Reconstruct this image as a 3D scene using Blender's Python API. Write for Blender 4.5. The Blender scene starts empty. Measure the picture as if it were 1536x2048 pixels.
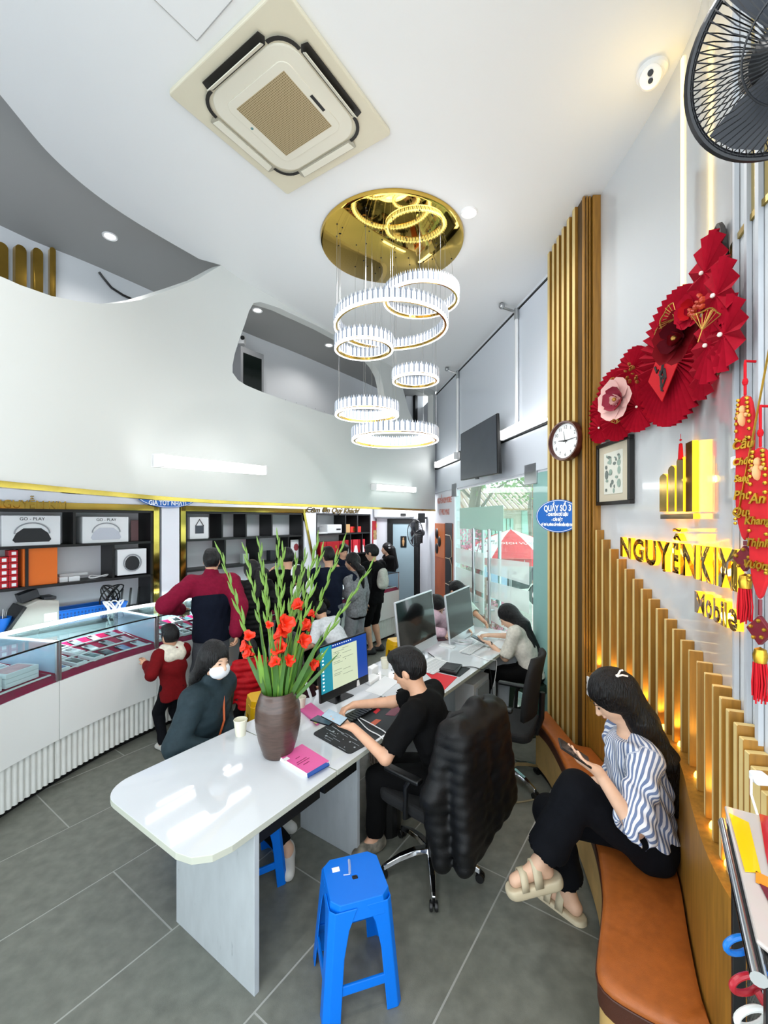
import bpy, bmesh, math, random
import numpy as np
from mathutils import Vector, Matrix, geometry
random.seed(7); np.random.seed(7)
SC = bpy.context.scene; COL = SC.collection
V = Vector; PI = math.pi
# ---------------------------------------------------------------- camera
F, HZ, H = 870.0, 1038.0, 2.13          # focal length in px, horizon row, eye height
cam = bpy.data.cameras.new('camera'); cam_o = bpy.data.objects.new('camera', cam); COL.objects.link(cam_o)
cam.sensor_fit = 'HORIZONTAL'; cam.sensor_width = 36; cam.lens = F/1536*36
cam.shift_y = (HZ-1024)/1536; cam.clip_start = .02; cam.clip_end = 200
cam_o.location = (0, 0, H); cam_o.rotation_euler = (PI/2, 0, 0)
SC.camera = cam_o
# ---------------------------------------------------------------- view, world, sun
SC.view_settings.view_transform = 'Standard'; SC.view_settings.look = 'None'
SC.view_settings.exposure = 1.1; SC.view_settings.gamma = 1; SC.view_settings.use_curve_mapping = False
SC.cycles.use_denoising = True
SC.cycles.max_bounces = 8; SC.cycles.diffuse_bounces = 4; SC.cycles.glossy_bounces = 4
SC.cycles.transmission_bounces = 6; SC.cycles.transparent_max_bounces = 12
SC.cycles.caustics_reflective = False; SC.cycles.caustics_refractive = False
SC.cycles.sample_clamp_indirect = 6
W = bpy.data.worlds.new('sky'); SC.world = W; W.use_nodes = True
bg = W.node_tree.nodes['Background']; bg.inputs[0].default_value = (.86, .94, 1.0, 1); bg.inputs[1].default_value = 1.85
def area(name, loc, size, power, color=(1,1,1), rot=(0,0,0), sy=None):
    l = bpy.data.lights.new(name, 'AREA'); l.energy = power; l.color = color; l.size = size
    if sy: l.shape = 'RECTANGLE'; l.size_y = sy
    o = bpy.data.objects.new(name, l); COL.objects.link(o); o.location = loc; o.rotation_euler = rot
    return o
def point(name, loc, power, color=(1,1,1), r=.03):
    l = bpy.data.lights.new(name, 'POINT'); l.energy = power; l.color = color; l.shadow_soft_size = r
    o = bpy.data.objects.new(name, l); COL.objects.link(o); o.location = loc; return o
def spot(name, loc, power, color=(1,1,1), ang=2.2, rot=(0,0,0), r=.04):
    l = bpy.data.lights.new(name, 'SPOT'); l.energy = power; l.color = color; l.shadow_soft_size = r
    l.spot_size = ang; l.spot_blend = .6
    o = bpy.data.objects.new(name, l); COL.objects.link(o); o.location = loc; o.rotation_euler = rot; return o
CEIL = 4.55
# hall downlight with a fitting first, then unseen spots added to light the hall
DOWNLIGHT_AND_FILLS = [(.67, 3.43), (.1, 1.3), (-1.0, 1.0), (-.9, -.6), (.6, -.8)]
for i, (x, y) in enumerate(DOWNLIGHT_AND_FILLS): spot('downlight_and_fill', (x, y, CEIL-.03), 24, (1, .98, .95), 2.6)
point('chandelier_lamp', (.05, 3.8, 3.0), 13, (1, .98, .95), .35)
# under the gallery: ceiling tubes above the staff aisle, then unseen fill lamps added
area('aisle_tube_and_fill', (-1.885, 4.78, 2.565), .95, 2.6, (.97, .98, 1), (0, 0, math.radians(52)), .05)
area('aisle_tube_and_fill', (-2.26, 5.245, 2.565), .95, .9, (.97, .98, 1), (0, 0, math.radians(55)), .03)
area('aisle_tube_and_fill', (-.92, 7.16, 2.6), 2.6, 8, (.95, .97, 1), (.85, 0, math.radians(55)), .15)  # unseen fill, added and tilted to brighten the shelf backs
area('aisle_tube_and_fill', (.3, 8.9, 2.6), 1.0, 14, (.95, .97, 1), (0, 0, 0), .15)  # unseen fill added over the far end of the aisle
# ---------------------------------------------------------------- helpers
def at(px, py, Y): return V(((px-768)/F*Y, Y, H-(py-HZ)/F*Y))
def onz(px, py, z): return at(px, py, (H-z)*F/(py-HZ))
def lin(c):
    if isinstance(c, str): c = [int(c[i:i+2], 16)/255 for i in (0, 2, 4)]
    elif max(c) > 1: c = [v/255 for v in c]
    return tuple(v/12.92 if v <= .04045 else ((v+.055)/1.055)**2.4 for v in c[:3]) + (1,)
MATS = {}
def mat(name, col='cccccc', rough=.5, metal=0, emit=0, noise=0, nscale=20, bump=0, bscale=200, spec=.5, alpha=1, trans=0, coat=0, stretch=None, ecol=None):
    if name in MATS: return MATS[name]
    m = bpy.data.materials.new(name); m.use_nodes = True; MATS[name] = m
    nt = m.node_tree; b = nt.nodes['Principled BSDF']; c = lin(col)
    b.inputs['Base Color'].default_value = c; b.inputs['Roughness'].default_value = rough; b.inputs['Metallic'].default_value = metal
    b.inputs['Specular IOR Level'].default_value = spec; b.inputs['Alpha'].default_value = alpha
    b.inputs['Transmission Weight'].default_value = trans; b.inputs['Coat Weight'].default_value = coat
    m.diffuse_color = c
    if emit:
        b.inputs['Emission Color'].default_value = lin(ecol) if ecol else c; b.inputs['Emission Strength'].default_value = emit
    if noise or bump:
        tc = nt.nodes.new('ShaderNodeTexCoord'); mp = nt.nodes.new('ShaderNodeMapping')
        nt.links.new(tc.outputs['Object'], mp.inputs['Vector'])
        if stretch: mp.inputs['Scale'].default_value = stretch
    if noise:
        n = nt.nodes.new('ShaderNodeTexNoise'); n.inputs['Scale'].default_value = nscale; n.inputs['Detail'].default_value = 5
        nt.links.new(mp.outputs[0], n.inputs['Vector'])
        r = nt.nodes.new('ShaderNodeValToRGB'); r.color_ramp.elements[0].position = .3; r.color_ramp.elements[1].position = .7
        r.color_ramp.elements[0].color = tuple(v*(1-noise) for v in c[:3])+(1,)
        r.color_ramp.elements[1].color = tuple(min(1, v*(1+noise*.7)) for v in c[:3])+(1,)
        nt.links.new(n.outputs['Fac'], r.inputs['Fac']); nt.links.new(r.outputs['Color'], b.inputs['Base Color'])
    if bump:
        n2 = nt.nodes.new('ShaderNodeTexNoise'); n2.inputs['Scale'].default_value = bscale; n2.inputs['Detail'].default_value = 3
        nt.links.new(mp.outputs[0], n2.inputs['Vector'])
        bp = nt.nodes.new('ShaderNodeBump'); bp.inputs['Strength'].default_value = bump; bp.inputs['Distance'].default_value = .004
        nt.links.new(n2.outputs['Fac'], bp.inputs['Height']); nt.links.new(bp.outputs[0], b.inputs['Normal'])
    return m
def glassmat(name, tint, alpha=.12, rough=.02, spec=.5):
    # thin pane: mostly see-through, a little tint, mirror reflections by fresnel
    if name in MATS: return MATS[name]
    m = bpy.data.materials.new(name); m.use_nodes = True; MATS[name] = m; nt = m.node_tree
    for n in list(nt.nodes): nt.nodes.remove(n)
    out = nt.nodes.new('ShaderNodeOutputMaterial'); tr = nt.nodes.new('ShaderNodeBsdfTransparent'); gl = nt.nodes.new('ShaderNodeBsdfGlossy')
    df = nt.nodes.new('ShaderNodeBsdfDiffuse'); m1 = nt.nodes.new('ShaderNodeMixShader'); m2 = nt.nodes.new('ShaderNodeMixShader'); fr = nt.nodes.new('ShaderNodeMapRange'); lw_ = nt.nodes.new('ShaderNodeLayerWeight'); pw = nt.nodes.new('ShaderNodeMath')
    c = lin(tint); tr.inputs[0].default_value = tuple(.5+.5*v for v in c[:3])+(1,); df.inputs[0].default_value = c
    gl.inputs['Roughness'].default_value = rough; pw.operation = 'POWER'; pw.inputs[1].default_value = 4.5; lw_.inputs[0].default_value = .5; fr.inputs[3].default_value = .03; fr.inputs[4].default_value = .8
    nt.links.new(lw_.outputs['Facing'], pw.inputs[0]); nt.links.new(pw.outputs[0], fr.inputs[0]); m1.inputs[0].default_value = alpha
    nt.links.new(tr.outputs[0], m1.inputs[1]); nt.links.new(df.outputs[0], m1.inputs[2])
    nt.links.new(fr.outputs[0], m2.inputs[0]); nt.links.new(m1.outputs[0], m2.inputs[1]); nt.links.new(gl.outputs[0], m2.inputs[2])
    nt.links.new(m2.outputs[0], out.inputs[0]); m.diffuse_color = c
    return m

class MB:
    """collects shapes, build() links them as ONE mesh object"""
    def __init__(s): s.v = []; s.f = []; s.mi = []; s.cur = 0
    def add(s, vs, fs):
        b = len(s.v); s.v += [tuple(p) for p in vs]; s.f += [tuple(b+i for i in f) for f in fs]; s.mi += [s.cur]*len(fs); return s
    def box(s, c, size, rz=0, M=None):
        x, y, z = [d/2 for d in size]
        R = M if M is not None else Matrix.Rotation(rz, 3, 'Z')
        c = V(c); vs = [c + R @ V((a*x, b*y, d*z)) for a in (-1, 1) for b in (-1, 1) for d in (-1, 1)]
        return s.add(vs, [(0,1,3,2),(4,6,7,5),(0,4,5,1),(2,3,7,6),(0,2,6,4),(1,5,7,3)])
    def hexa(s, lo, hi):      # lo, hi: 4 points each, counter-clockwise seen from above
        return s.add(list(lo)+list(hi), [(3,2,1,0),(4,5,6,7),(0,1,5,4),(1,2,6,5),(2,3,7,6),(3,0,4,7)])
    def prism(s, poly, z0, z1):
        n = len(poly); vs = [(p[0], p[1], z0) for p in poly]+[(p[0], p[1], z1) for p in poly]
        return s.add(vs, [tuple(range(n-1, -1, -1)), tuple(range(n, 2*n))]+[(i, (i+1) % n, n+(i+1) % n, n+i) for i in range(n)])
    def plate(s, pts, th):    # polygon in space, thickened along its normal
        pts = [V(p) for p in pts]; n = geometry.normal(pts[:4] if len(pts) > 3 else pts)*th; k = len(pts)
        vs = [p-n*.5 for p in pts]+[p+n*.5 for p in pts]
        return s.add(vs, [tuple(range(k-1, -1, -1)), tuple(range(k, 2*k))]+[(i, (i+1) % k, k+(i+1) % k, k+i) for i in range(k)])
    def tube(s, path, r, n=8, caps=True, r2=None, closed=False):
        path = [V(p) for p in path]; k = len(path); rs = r if isinstance(r, (list, tuple)) else [r+(((r2 if r2 is not None else r)-r)*i/max(1, k-1)) for i in range(k)]
        vs = []; up = None
        for i, p in enumerate(path):
            if closed: t = path[(i+1) % k]-path[i-1]
            else: t = path[min(i+1, k-1)]-path[max(i-1, 0)]
            t.normalize()
            if up is None: up = V((0, 0, 1)) if abs(t.z) < .9 else V((1, 0, 0))
            a = t.cross(up)
            if a.length < 1e-4: a = t.orthogonal()
            a.normalize(); b2 = a.cross(t); up = b2
            for j in range(n):
                w = 2*PI*j/n; vs.append(p+a*math.cos(w)*rs[i]+b2*math.sin(w)*rs[i])
        fs = []
        for i in range(k if closed else k-1):
            i2 = (i+1) % k
            for j in range(n): fs.append((i*n+j, i2*n+j, i2*n+(j+1) % n, i*n+(j+1) % n))
        if caps and not closed: fs += [tuple(range(n)), tuple(range(k*n-1, (k-1)*n-1, -1))]
        return s.add(vs, fs)
    def lathe(s, prof, c=(0,0,0), n=24, M=None, arc=2*PI):
        c = V(c); R = M if M is not None else Matrix.Identity(3); vs = []; k = len(prof)
        full = abs(arc-2*PI) < 1e-6; m = n if full else n+1
        for j in range(m):
            w = arc*j/n
            for r, z in prof: vs.append(c+R @ V((r*math.cos(w), r*math.sin(w), z)))
        fs = []
        for j in range(n):
            j2 = (j+1) % m
            for i in range(k-1):
                a, b, cc, d = j*k+i, j2*k+i, j2*k+i+1, j*k+i+1
                if prof[i][0] < 1e-6: fs.append((a, cc, d))
                elif prof[i+1][0] < 1e-6: fs.append((a, b, d))
                else: fs.append((a, b, cc, d))
        return s.add(vs, fs)
    def sphere(s, c, r, n=12, sc=(1,1,1), M=None):
        R = M if M is not None else Matrix.Identity(3)
        R = R @ Matrix.Diagonal(sc)
        k = max(4, n//2); return s.lathe([(r*math.sin(PI*i/k), -r*math.cos(PI*i/k)) for i in range(k+1)], c, n, R)
    def build(s, name, m, parent=None, smooth=False, bevel=0, loc=None, seg=2):
        me = bpy.data.meshes.new(name); me.from_pydata(s.v, [], s.f)
        ms = m if isinstance(m, (list, tuple)) else [m]
        for x in ms: me.materials.append(x)
        if len(ms) > 1: me.polygons.foreach_set('material_index', s.mi)
        me.validate(); me.update()
        return link(name, me, parent, smooth, bevel, loc, seg)
def link(name, me, parent=None, smooth=False, bevel=0, loc=None, seg=2):
    bm = bmesh.new(); bm.from_mesh(me); bmesh.ops.recalc_face_normals(bm, faces=bm.faces); bm.to_mesh(me); bm.free()
    if smooth:
        me.polygons.foreach_set('use_smooth', [True]*len(me.polygons))
        if smooth != 'all': me.set_sharp_from_angle(angle=math.radians(40))
    o = bpy.data.objects.new(name, me); COL.objects.link(o)
    if loc is not None: o.location = loc
    if bevel:
        b = o.modifiers.new('bevel', 'BEVEL'); b.width = bevel; b.segments = seg; b.limit_method = 'ANGLE'; b.angle_limit = math.radians(40)
    if parent: par(o, parent)
    return o
WM = {}
def wm(o):
    M = Matrix.LocRotScale(o.location, o.rotation_euler, o.scale)
    return (wm(o.parent) @ o.matrix_parent_inverse @ M) if o.parent else M
def par(o, parent, world=True):      # shapes are given in world space unless the parent is built at the origin
    o.parent = parent
    if world: o.matrix_parent_inverse = wm(parent).inverted()
def empty(name, loc=(0,0,0), rz=0):
    o = bpy.data.objects.new(name, None); COL.objects.link(o); o.location = loc; o.rotation_euler = (0, 0, rz); o.empty_display_size = .05; return o
def tag(o, label, cat, group=None, kind=None):
    o['label'] = label; o['category'] = cat
    if group: o['group'] = group
    if kind: o['kind'] = kind
    return o
def thing(name, label, cat, loc=(0,0,0), rz=0, group=None): return tag(empty(name, loc, rz), label, cat, group)
def struct(o): o['kind'] = 'structure'; return o
def dup(root, loc, rz, label=None, group=None):
    r = root.copy(); COL.objects.link(r); r.location = loc; r.rotation_euler = (0, 0, rz)
    if label: r['label'] = label
    if group: r['group'] = group
    for ch in list(root.children):
        c = ch.copy(); COL.objects.link(c); c.parent = r
        for g in list(ch.children):
            d = g.copy(); COL.objects.link(d); d.parent = c
    return r
class Plan:
    """smooth plan curve through points, by arc length"""
    def __init__(s, pts, sub=14, straight=False):
        P = [V((p[0], p[1])) for p in pts]; out = []
        for i in range(len(P)-1):
            p0 = P[max(i-1, 0)]; p1 = P[i]; p2 = P[i+1]; p3 = P[min(i+2, len(P)-1)]
            for j in range(sub):
                t = j/sub
                if straight: out.append(p1.lerp(p2, t)); continue
                out.append(.5*((2*p1)+(p2-p0)*t+(2*p0-5*p1+4*p2-p3)*t*t+(3*p1-p0-3*p2+p3)*t**3))
        out.append(P[-1]); s.p = out; s.s = [0]
        for a, b in zip(out, out[1:]): s.s.append(s.s[-1]+(b-a).length)
        s.L = s.s[-1]
    def pos(s, q):
        q = max(0, min(s.L, q)); i = min(len(s.p)-2, max(0, int(np.searchsorted(s.s, q))-1))
        t = (q-s.s[i])/max(1e-9, s.s[i+1]-s.s[i]); return s.p[i].lerp(s.p[i+1], t)
    def tan(s, q):
        t = s.pos(q+.03)-s.pos(q-.03); return t.normalized()
    def nor(s, q):       # left-hand normal of the running direction
        t = s.tan(q); return V((-t.y, t.x))
    def off(s, q, d, z):
        p = s.pos(q)+s.nor(q)*d; return V((p.x, p.y, z))
    def ray(s, px, d=0):    # arc length where the sight line of column px meets the curve
        k = (px-768)/F; best = None
        N = 800; prev = None
        for i in range(N+1):
            q = s.L*i/N; p = s.pos(q)+s.nor(q)*d if d else s.pos(q); g = p.x-k*p.y
            if prev is not None and prev*g <= 0 and p.y > 0: best = q; break
            prev = g
        return best if best is not None else 0
    def hit(s, px, py, d=0):
        q = s.ray(px, d); p = s.pos(q)+s.nor(q)*d; return q, H-(py-HZ)/F*p.y
def strip(mb, pl, q0, q1, d0, d1, z0, z1, n=None):
    """solid band along a plan curve between offsets d0..d1 and heights z0..z1"""
    n = n or max(2, int((q1-q0)/.06)); qs = [q0+(q1-q0)*i/n for i in range(n+1)]; vs = []
    for q in qs: vs += [pl.off(q, d0, z0), pl.off(q, d1, z0), pl.off(q, d1, z1), pl.off(q, d0, z1)]
    fs = [(0,1,2,3), tuple(4*n+i for i in (3,2,1,0))]
    for i in range(n):
        for j in range(4): fs.append((4*i+j, 4*i+4+j, 4*i+4+(j+1) % 4, 4*i+(j+1) % 4))
    return mb.add(vs, fs)
def cut_panel(name, m, outer, holes, fn, step=.07, th=0, parent=None):
    """flat (s,z) polygon with holes, finely divided and bent through fn(s,z,d)"""
    vs = []; ed = []
    def loop(pp):
        q = []
        for i, a in enumerate(pp):
            b = pp[(i+1) % len(pp)]; k = max(1, int(math.dist(a, b)/step))
            q += [(a[0]+(b[0]-a[0])*j/k, a[1]+(b[1]-a[1])*j/k) for j in range(k)]
        b0 = len(vs); vs.extend(q); ed.extend((b0+i, b0+(i+1) % len(q)) for i in range(len(q))); return q
    O = loop(outer); HS = [loop(h) for h in holes]
    def inside(p, poly):
        r = False
        for i in range(len(poly)):
            a = poly[i]; b = poly[i-1]
            if (a[1] > p[1]) != (b[1] > p[1]) and p[0] < (b[0]-a[0])*(p[1]-a[1])/(b[1]-a[1])+a[0]: r = not r
        return r
    ok = lambda p: inside(p, O) and not any(inside(p, h) for h in HS)
    xs = [p[0] for p in O]; ys = [p[1] for p in O]; step2 = step*1.6
    for i in range(int((max(xs)-min(xs))/step2)):
        for j in range(int((max(ys)-min(ys))/step2)):
            p = (min(xs)+(i+.5)*step2, min(ys)+(j+.5)*step2)
            if ok(p): vs.append(p)
    r = geometry.delaunay_2d_cdt([V(p) for p in vs], ed, [], 0, 1e-5)
    tri = [f for f in r[2] if ok((sum(r[0][i][0] for i in f)/len(f), sum(r[0][i][1] for i in f)/len(f)))]
    n = len(r[0]); V3 = [fn(p[0], p[1], 0) for p in r[0]]; FS = [tuple(f) for f in tri]
    if th:
        V3 += [fn(p[0], p[1], th) for p in r[0]]; cnt = {}
        for f in tri:
            for i in range(len(f)):
                a, b = f[i], f[(i+1) % len(f)]; cnt[(min(a,b), max(a,b))] = cnt.get((min(a,b), max(a,b)), 0)+1
        FS += [tuple(n+i for i in reversed(f)) for f in tri]+[(a, b, b+n, a+n) for (a, b), c in cnt.items() if c == 1]
    me = bpy.data.meshes.new(name); me.from_pydata([tuple(p) for p in V3], [], FS); me.materials.append(m); me.validate()
    return link(name, me, parent, smooth=True)
def text(name, body, size, m, M, extrude=.001, parent=None, align='CENTER', shear=0, bold=0, sx=1, res=3):
    c = bpy.data.curves.new(name, 'FONT'); c.body = body; c.size = size; c.extrude = extrude; c.align_x = align; c.align_y = 'CENTER'
    c.shear = shear; c.offset = bold; c.resolution_u = res
    o = bpy.data.objects.new(name, c); COL.objects.link(o)
    dg = bpy.context.evaluated_depsgraph_get(); me = bpy.data.meshes.new_from_object(o.evaluated_get(dg))
    COL.objects.unlink(o); bpy.data.objects.remove(o)
    me.transform(M @ Matrix.Diagonal((sx, 1, 1, 1))); me.materials.clear()
    me.materials.append(m); o = bpy.data.objects.new(name, me); COL.objects.link(o); me.name = name
    if parent: par(o, parent)
    return o
def frame(origin, x, y):      # 4x4 with local x, y axes given; z = x cross y
    x = V(x).normalized(); z = x.cross(V(y)).normalized(); y = z.cross(x)
    M = Matrix.Identity(4)
    for i, a in enumerate((x, y, z)): M[0][i], M[1][i], M[2][i] = a
    M.translation = V(origin); return M
# ---------------------------------------------------------------- materials of the shell
m_ceil = mat('ceiling_paint', 'e9ebec', .6)
m_bulk = mat('gallery_paint', 'd3d6d3', .5)
m_mezz = mat('gallery_ceiling_shade', 'a8a8a6', .8)  # greyer tone stands in for the dimmer light on the gallery ceiling
m_mezzw = mat('gallery_wall_paint', 'dfe2e6', .6)
m_white = mat('white_wall_paint', 'e6e8ee', .5)
m_panel = mat('white_gloss_panel', 'dde3ec', .18, coat=.4)
m_sign = mat('white_gloss_wall', 'cccfd1', .12, coat=.5)
m_dark = mat('black_satin', '0a0b0c', .4)
m_chrome = mat('chrome', 'd8dadd', .12, 1)
m_steel = mat('brushed_steel', 'b5b8ba', .3, 1)
m_gold = mat('polished_gold', 'c9a24a', .12, 1, noise=.25, nscale=3)
m_oak = mat('oak_veneer', '9a6c26', .45, noise=.28, nscale=9, stretch=(6, 6, .5))
m_oaklit = mat('oak_lit_face', 'd9bf80', .5)  # lighter oak: light falling on the slat fronts, painted into the colour
m_tile = mat('dark_floor_tile', '74766d', .42, noise=.2, nscale=14, bump=.15, bscale=260)
m_grout = mat('pale_grout', 'a5a6a0', .8)
m_lamp = mat('lamp_white', 'ffffff', .5, emit=2.2)
m_tubew = mat('tube_housing', 'f2f2f2', .4)
T1 = math.radians(34.9); DX = V((math.sin(T1), math.cos(T1))); DN = V((-DX.y, DX.x)); ORG = V((-.377, 2.217))
def D(t, n, z=.75): p = ORG+DX*t+DN*n; return V((p.x, p.y, z))
RX = lambda Y: 1.64-.153*(Y-4.11)
RD = V((-.153, 1)).normalized(); RN = V((-RD.y, RD.x))       # along the glass front (away), towards the room
def RP(Y, d=0, z=0): return V((RX(Y)+RN.x*d, Y+RN.y*d, z))
# sign wall: runs from the slatted pillar towards and past the camera; offsets < 0 lie on the room side
WP = Plan([(1.60, 3.95), (1.615, 3.6), (1.615, 3.2), (1.595, 2.6), (1.54, 2.2), (1.46, 1.98), (1.30, 1.68), (1.18, 1.43), (1.12, 1.2), (1.10, .8), (1.10, .3)])
BP = Plan([(-1.80, -2.5), (-1.80, 0), (-1.78, 1.0), (-1.78, 2.0), (-1.77, 2.9), (-1.70, 3.6), (-1.50, 4.28), (-1.2, 4.76), (-.99, 5.13), (-.3, 6.23), (.4, 7.35), (.97, 8.26)])
CP = Plan([(-1.9, -2.5), (-1.95, 0), (-2.1, 1.5), (-2.19, 2.48), (-2.21, 2.97), (-2.07, 3.45), (-1.72, 4.05)])
FP = Plan([(-2.6, .2), (-2.68, 1.4), (-2.68, 2.4), (-2.64, 3.05), (-2.53, 3.6), (-2.36, 4.08), (-2.13, 4.5), (-1.75, 5.02), (-1.2, 5.78), (-.55, 6.72), (.28, 7.93)])   # counter front
# ---------------------------------------------------------------- floor
fl = MB().prism([(-6.5, -3), (2.4, -3), (RX(3), 3), (RX(9.9), 9.9), (-6.5, 9.9)], -.2, -.0012).build('floor', m_grout); struct(fl)
TL, TW, GAP = 1.31, .6555, .009
def clip(poly, f):
    out = []
    for i in range(len(poly)):
        a = poly[i-1]; b = poly[i]; fa, fb = f(a), f(b)
        if (fa >= 0) != (fb >= 0): out.append(a.lerp(b, fa/(fa-fb)))
        if fb >= 0: out.append(b)
    return out
OFFS = {-1: .655, 0: 0, 1: .655, 2: 0, -2: 0, -3: 1.21}
for r in range(-6, 14):
    n0 = 2.19+r*TW
    for k in range(-5, 12):
        t0 = 1.22+OFFS.get(r, (r % 2)*.655)-TL+k*TL
        q = [DX*t+DN*n for t, n in ((t0+GAP/2, n0+GAP/2), (t0+TL-GAP/2, n0+GAP/2), (t0+TL-GAP/2, n0+TW-GAP/2), (t0+GAP/2, n0+TW-GAP/2))]
        q = clip(q, lambda p: RX(p.y)-p.x if p.y > 3 else 2.3-p.x)
        if len(q) < 3: continue
        cx = sum(p.x for p in q)/len(q); cy = sum(p.y for p in q)/len(q)
        if cy < .9 or cy > 9.8 or cx < -4.8 or cx < -1.25*cy-.5 or cx > 1.2*cy+.6: continue
        MB().prism(q, -.02, random.uniform(-.0006, .0004)).build('tile', m_tile, fl)
# ---------------------------------------------------------------- ceiling
cpoly = [(-1.9, -2.6)]+[(p.x, p.y) for p in CP.p]+[(p.x, p.y) for p in BP.p[BP.s.index(next(s for s in BP.s if s > BP.ray(441))):]]+[(RX(8.3)+.3, 8.3), (RX(4)+.3, 4), (2.2, 3), (2.2, -2.6)]
ce = MB().prism(cpoly, CEIL, CEIL+.14).build('ceiling', m_ceil); struct(ce)
hp = [onz(305, -6, CEIL), onz(394, 80, CEIL), onz(468, -6, CEIL), onz(385, -90, CEIL)]
hb = MB(); hb.plate([p+V((0, 0, -.002)) for p in hp], .004); hb.build('access_panel', m_ceil, ce)
hl = MB()
for a, b in zip(hp, hp[1:]+hp[:1]): hl.tube([a+V((0, 0, -.004)), b+V((0, 0, -.004))], .0022, 4)
hl.build('panel_joint', mat('dust_grey', '9a9a98', .8), ce)
def downlight(x, y, z, label, grp='recessed ceiling downlights'):
    t = thing('downlight', label, 'ceiling light', (x, y, z), 0, grp)
    MB().lathe([(.045, -.004), (.062, -.012), (.066, -.004), (.066, .002)], (x, y, z), 24).build('trim_ring', m_tubew, t, smooth=True)
    MB().lathe([(0, -.006), (.046, -.006)], (x, y, z), 24).build('diffuser', m_lamp, t)
p = onz(938, 424, CEIL); downlight(p.x, p.y, CEIL, 'lit round downlight in the white hall ceiling beside the gold chandelier plate')
MC = 4.80
for (px, py, lb) in ((220, 472, 'lit downlight in the shaded gallery ceiling above the gold bars'), (515, 620, 'lit downlight at the left end of the rounded gallery opening'), (658, 690, 'lit downlight in the gallery ceiling just left of the chandelier rings')):
    p = onz(px, py, MC); downlight(p.x, p.y, MC, lb); spot('downlight_and_fill', (p.x, p.y, MC-.03), 9, (1, .97, .92), 2.6)
# ---------------------------------------------------------------- gallery front (curved bulkhead) with its openings
ZB = 2.285
def bs(px, py, d=0): return BP.hit(px, py, d)
s441 = BP.ray(441)
top = [bs(440, 538), bs(395, 558), bs(350, 575), bs(315, 588), bs(280, 600), bs(240, 606), bs(200, 608), bs(150, 602), bs(100, 592), bs(40, 570), bs(4, 554)]
s0 = BP.ray(1)
top += [(s0-.4, 3.15), (s0-1.2, 2.95), (.3, 2.85)]
outer = [(.3, ZB), (BP.L, ZB), (BP.L, CEIL), (s441, CEIL)]+top[1:]
h1 = [bs(*p) for p in [(520,604),(507,606),(497,622),(488,650),(478,680),(468,708),(463,730),(464,745),(474,760),(490,770),(525,785),(560,797),(600,810),(640,824),(713,843),(745,848),(762,846),(769,830),(770,800),(766,773),(761,751),(750,732),(733,712),(690,682),(640,655),(600,636),(560,617)]]
h2 = [bs(*p) for p in [(801,762),(830,770),(866,790),(866,861),(848,857),(829,850),(817,821),(809,789)]]
bfn = lambda s, z, d: BP.off(s, d, z)
bk = cut_panel('wall_gallery', m_bulk, outer, [h1, h2], bfn, .09, .11); struct(bk); bk.name = 'wall_gallery'
gt = MB(); strip(gt, BP, .3, BP.L-.01, -.012, .05, ZB-.008, ZB+.022); g = gt.build('trim_1', m_gold, None, smooth=True); struct(g)
# gallery floor slab, inner wall and ceiling
inner = [(-4.3, -2.5), (-4.2, 2.2), (-3.5, 3.94), (-3.02, 4.62), (-2.03, 6.16), (-1.36, 7.06), (-.36, 8.53), (.2, 9.35), (.85, 9.45)]
IP = Plan(inner, 4)
sl = [(p.x-.0, p.y) for p in BP.p]
sf = MB().prism([(q.x, q.y) for q in [BP.pos(BP.L*i/60)+BP.nor(BP.L*i/60)*.06 for i in range(61)]]+[(.86, 9.6), (-.9, 9.9), (-6, 9.9), (-6, -2.5)], 2.66, 2.72).build('ceiling_aisle', m_mezzw); struct(sf)
iw = MB(); strip(iw, IP, 0, IP.L, 0, .08, 2.72, MC+.02); w = iw.build('wall_gallery_back', m_mezzw, None, smooth=True); struct(w)
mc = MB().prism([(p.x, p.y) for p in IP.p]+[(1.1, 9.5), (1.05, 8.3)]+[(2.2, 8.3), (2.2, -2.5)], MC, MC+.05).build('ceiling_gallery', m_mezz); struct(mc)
# peg holes in the gallery wall: rows of dark dots (flat print)
peg = MB()
for q0, q1, z0, z1 in ((IP.ray(40), IP.ray(300), 3.5, 3.95), (IP.ray(535), IP.ray(735), 2.95, 4.0)):
    k = 0; q = q0
    while q < q1:
        z = z0+(.055 if k % 2 else 0)
        while z < z1:
            c = IP.off(q, -.003, z); t = IP.tan(q); M = Matrix(((t.x, 0, 0), (t.y, 0, 0), (0, 1, 0))).to_3x3()
            peg.add([c+V((t.x*math.cos(a)*.007, t.y*math.cos(a)*.007, math.sin(a)*.007)) for a in [PI*j/3 for j in range(6)]], [(0,1,2,3,4,5)]); z += .11
        q += .11; k += 1
peg.build('peg_holes', mat('grey_dot', '8f9296', .8), w)['kind'] = 'stuff'
# dark door frame seen through the small opening
dp = MB()
for a, b in (((806, 779), (806, 850)), ((806, 779), (829, 778)), ((829, 778), (829, 850))):
    q, z = IP.hit(*a, -.03); q2, z2 = IP.hit(*b, -.03); dp.tube([IP.off(q, -.03, z), IP.off(q2, -.03, max(z2, 2.75))], .05, 4)
struct(dp.build('door_1', m_dark))
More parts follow.
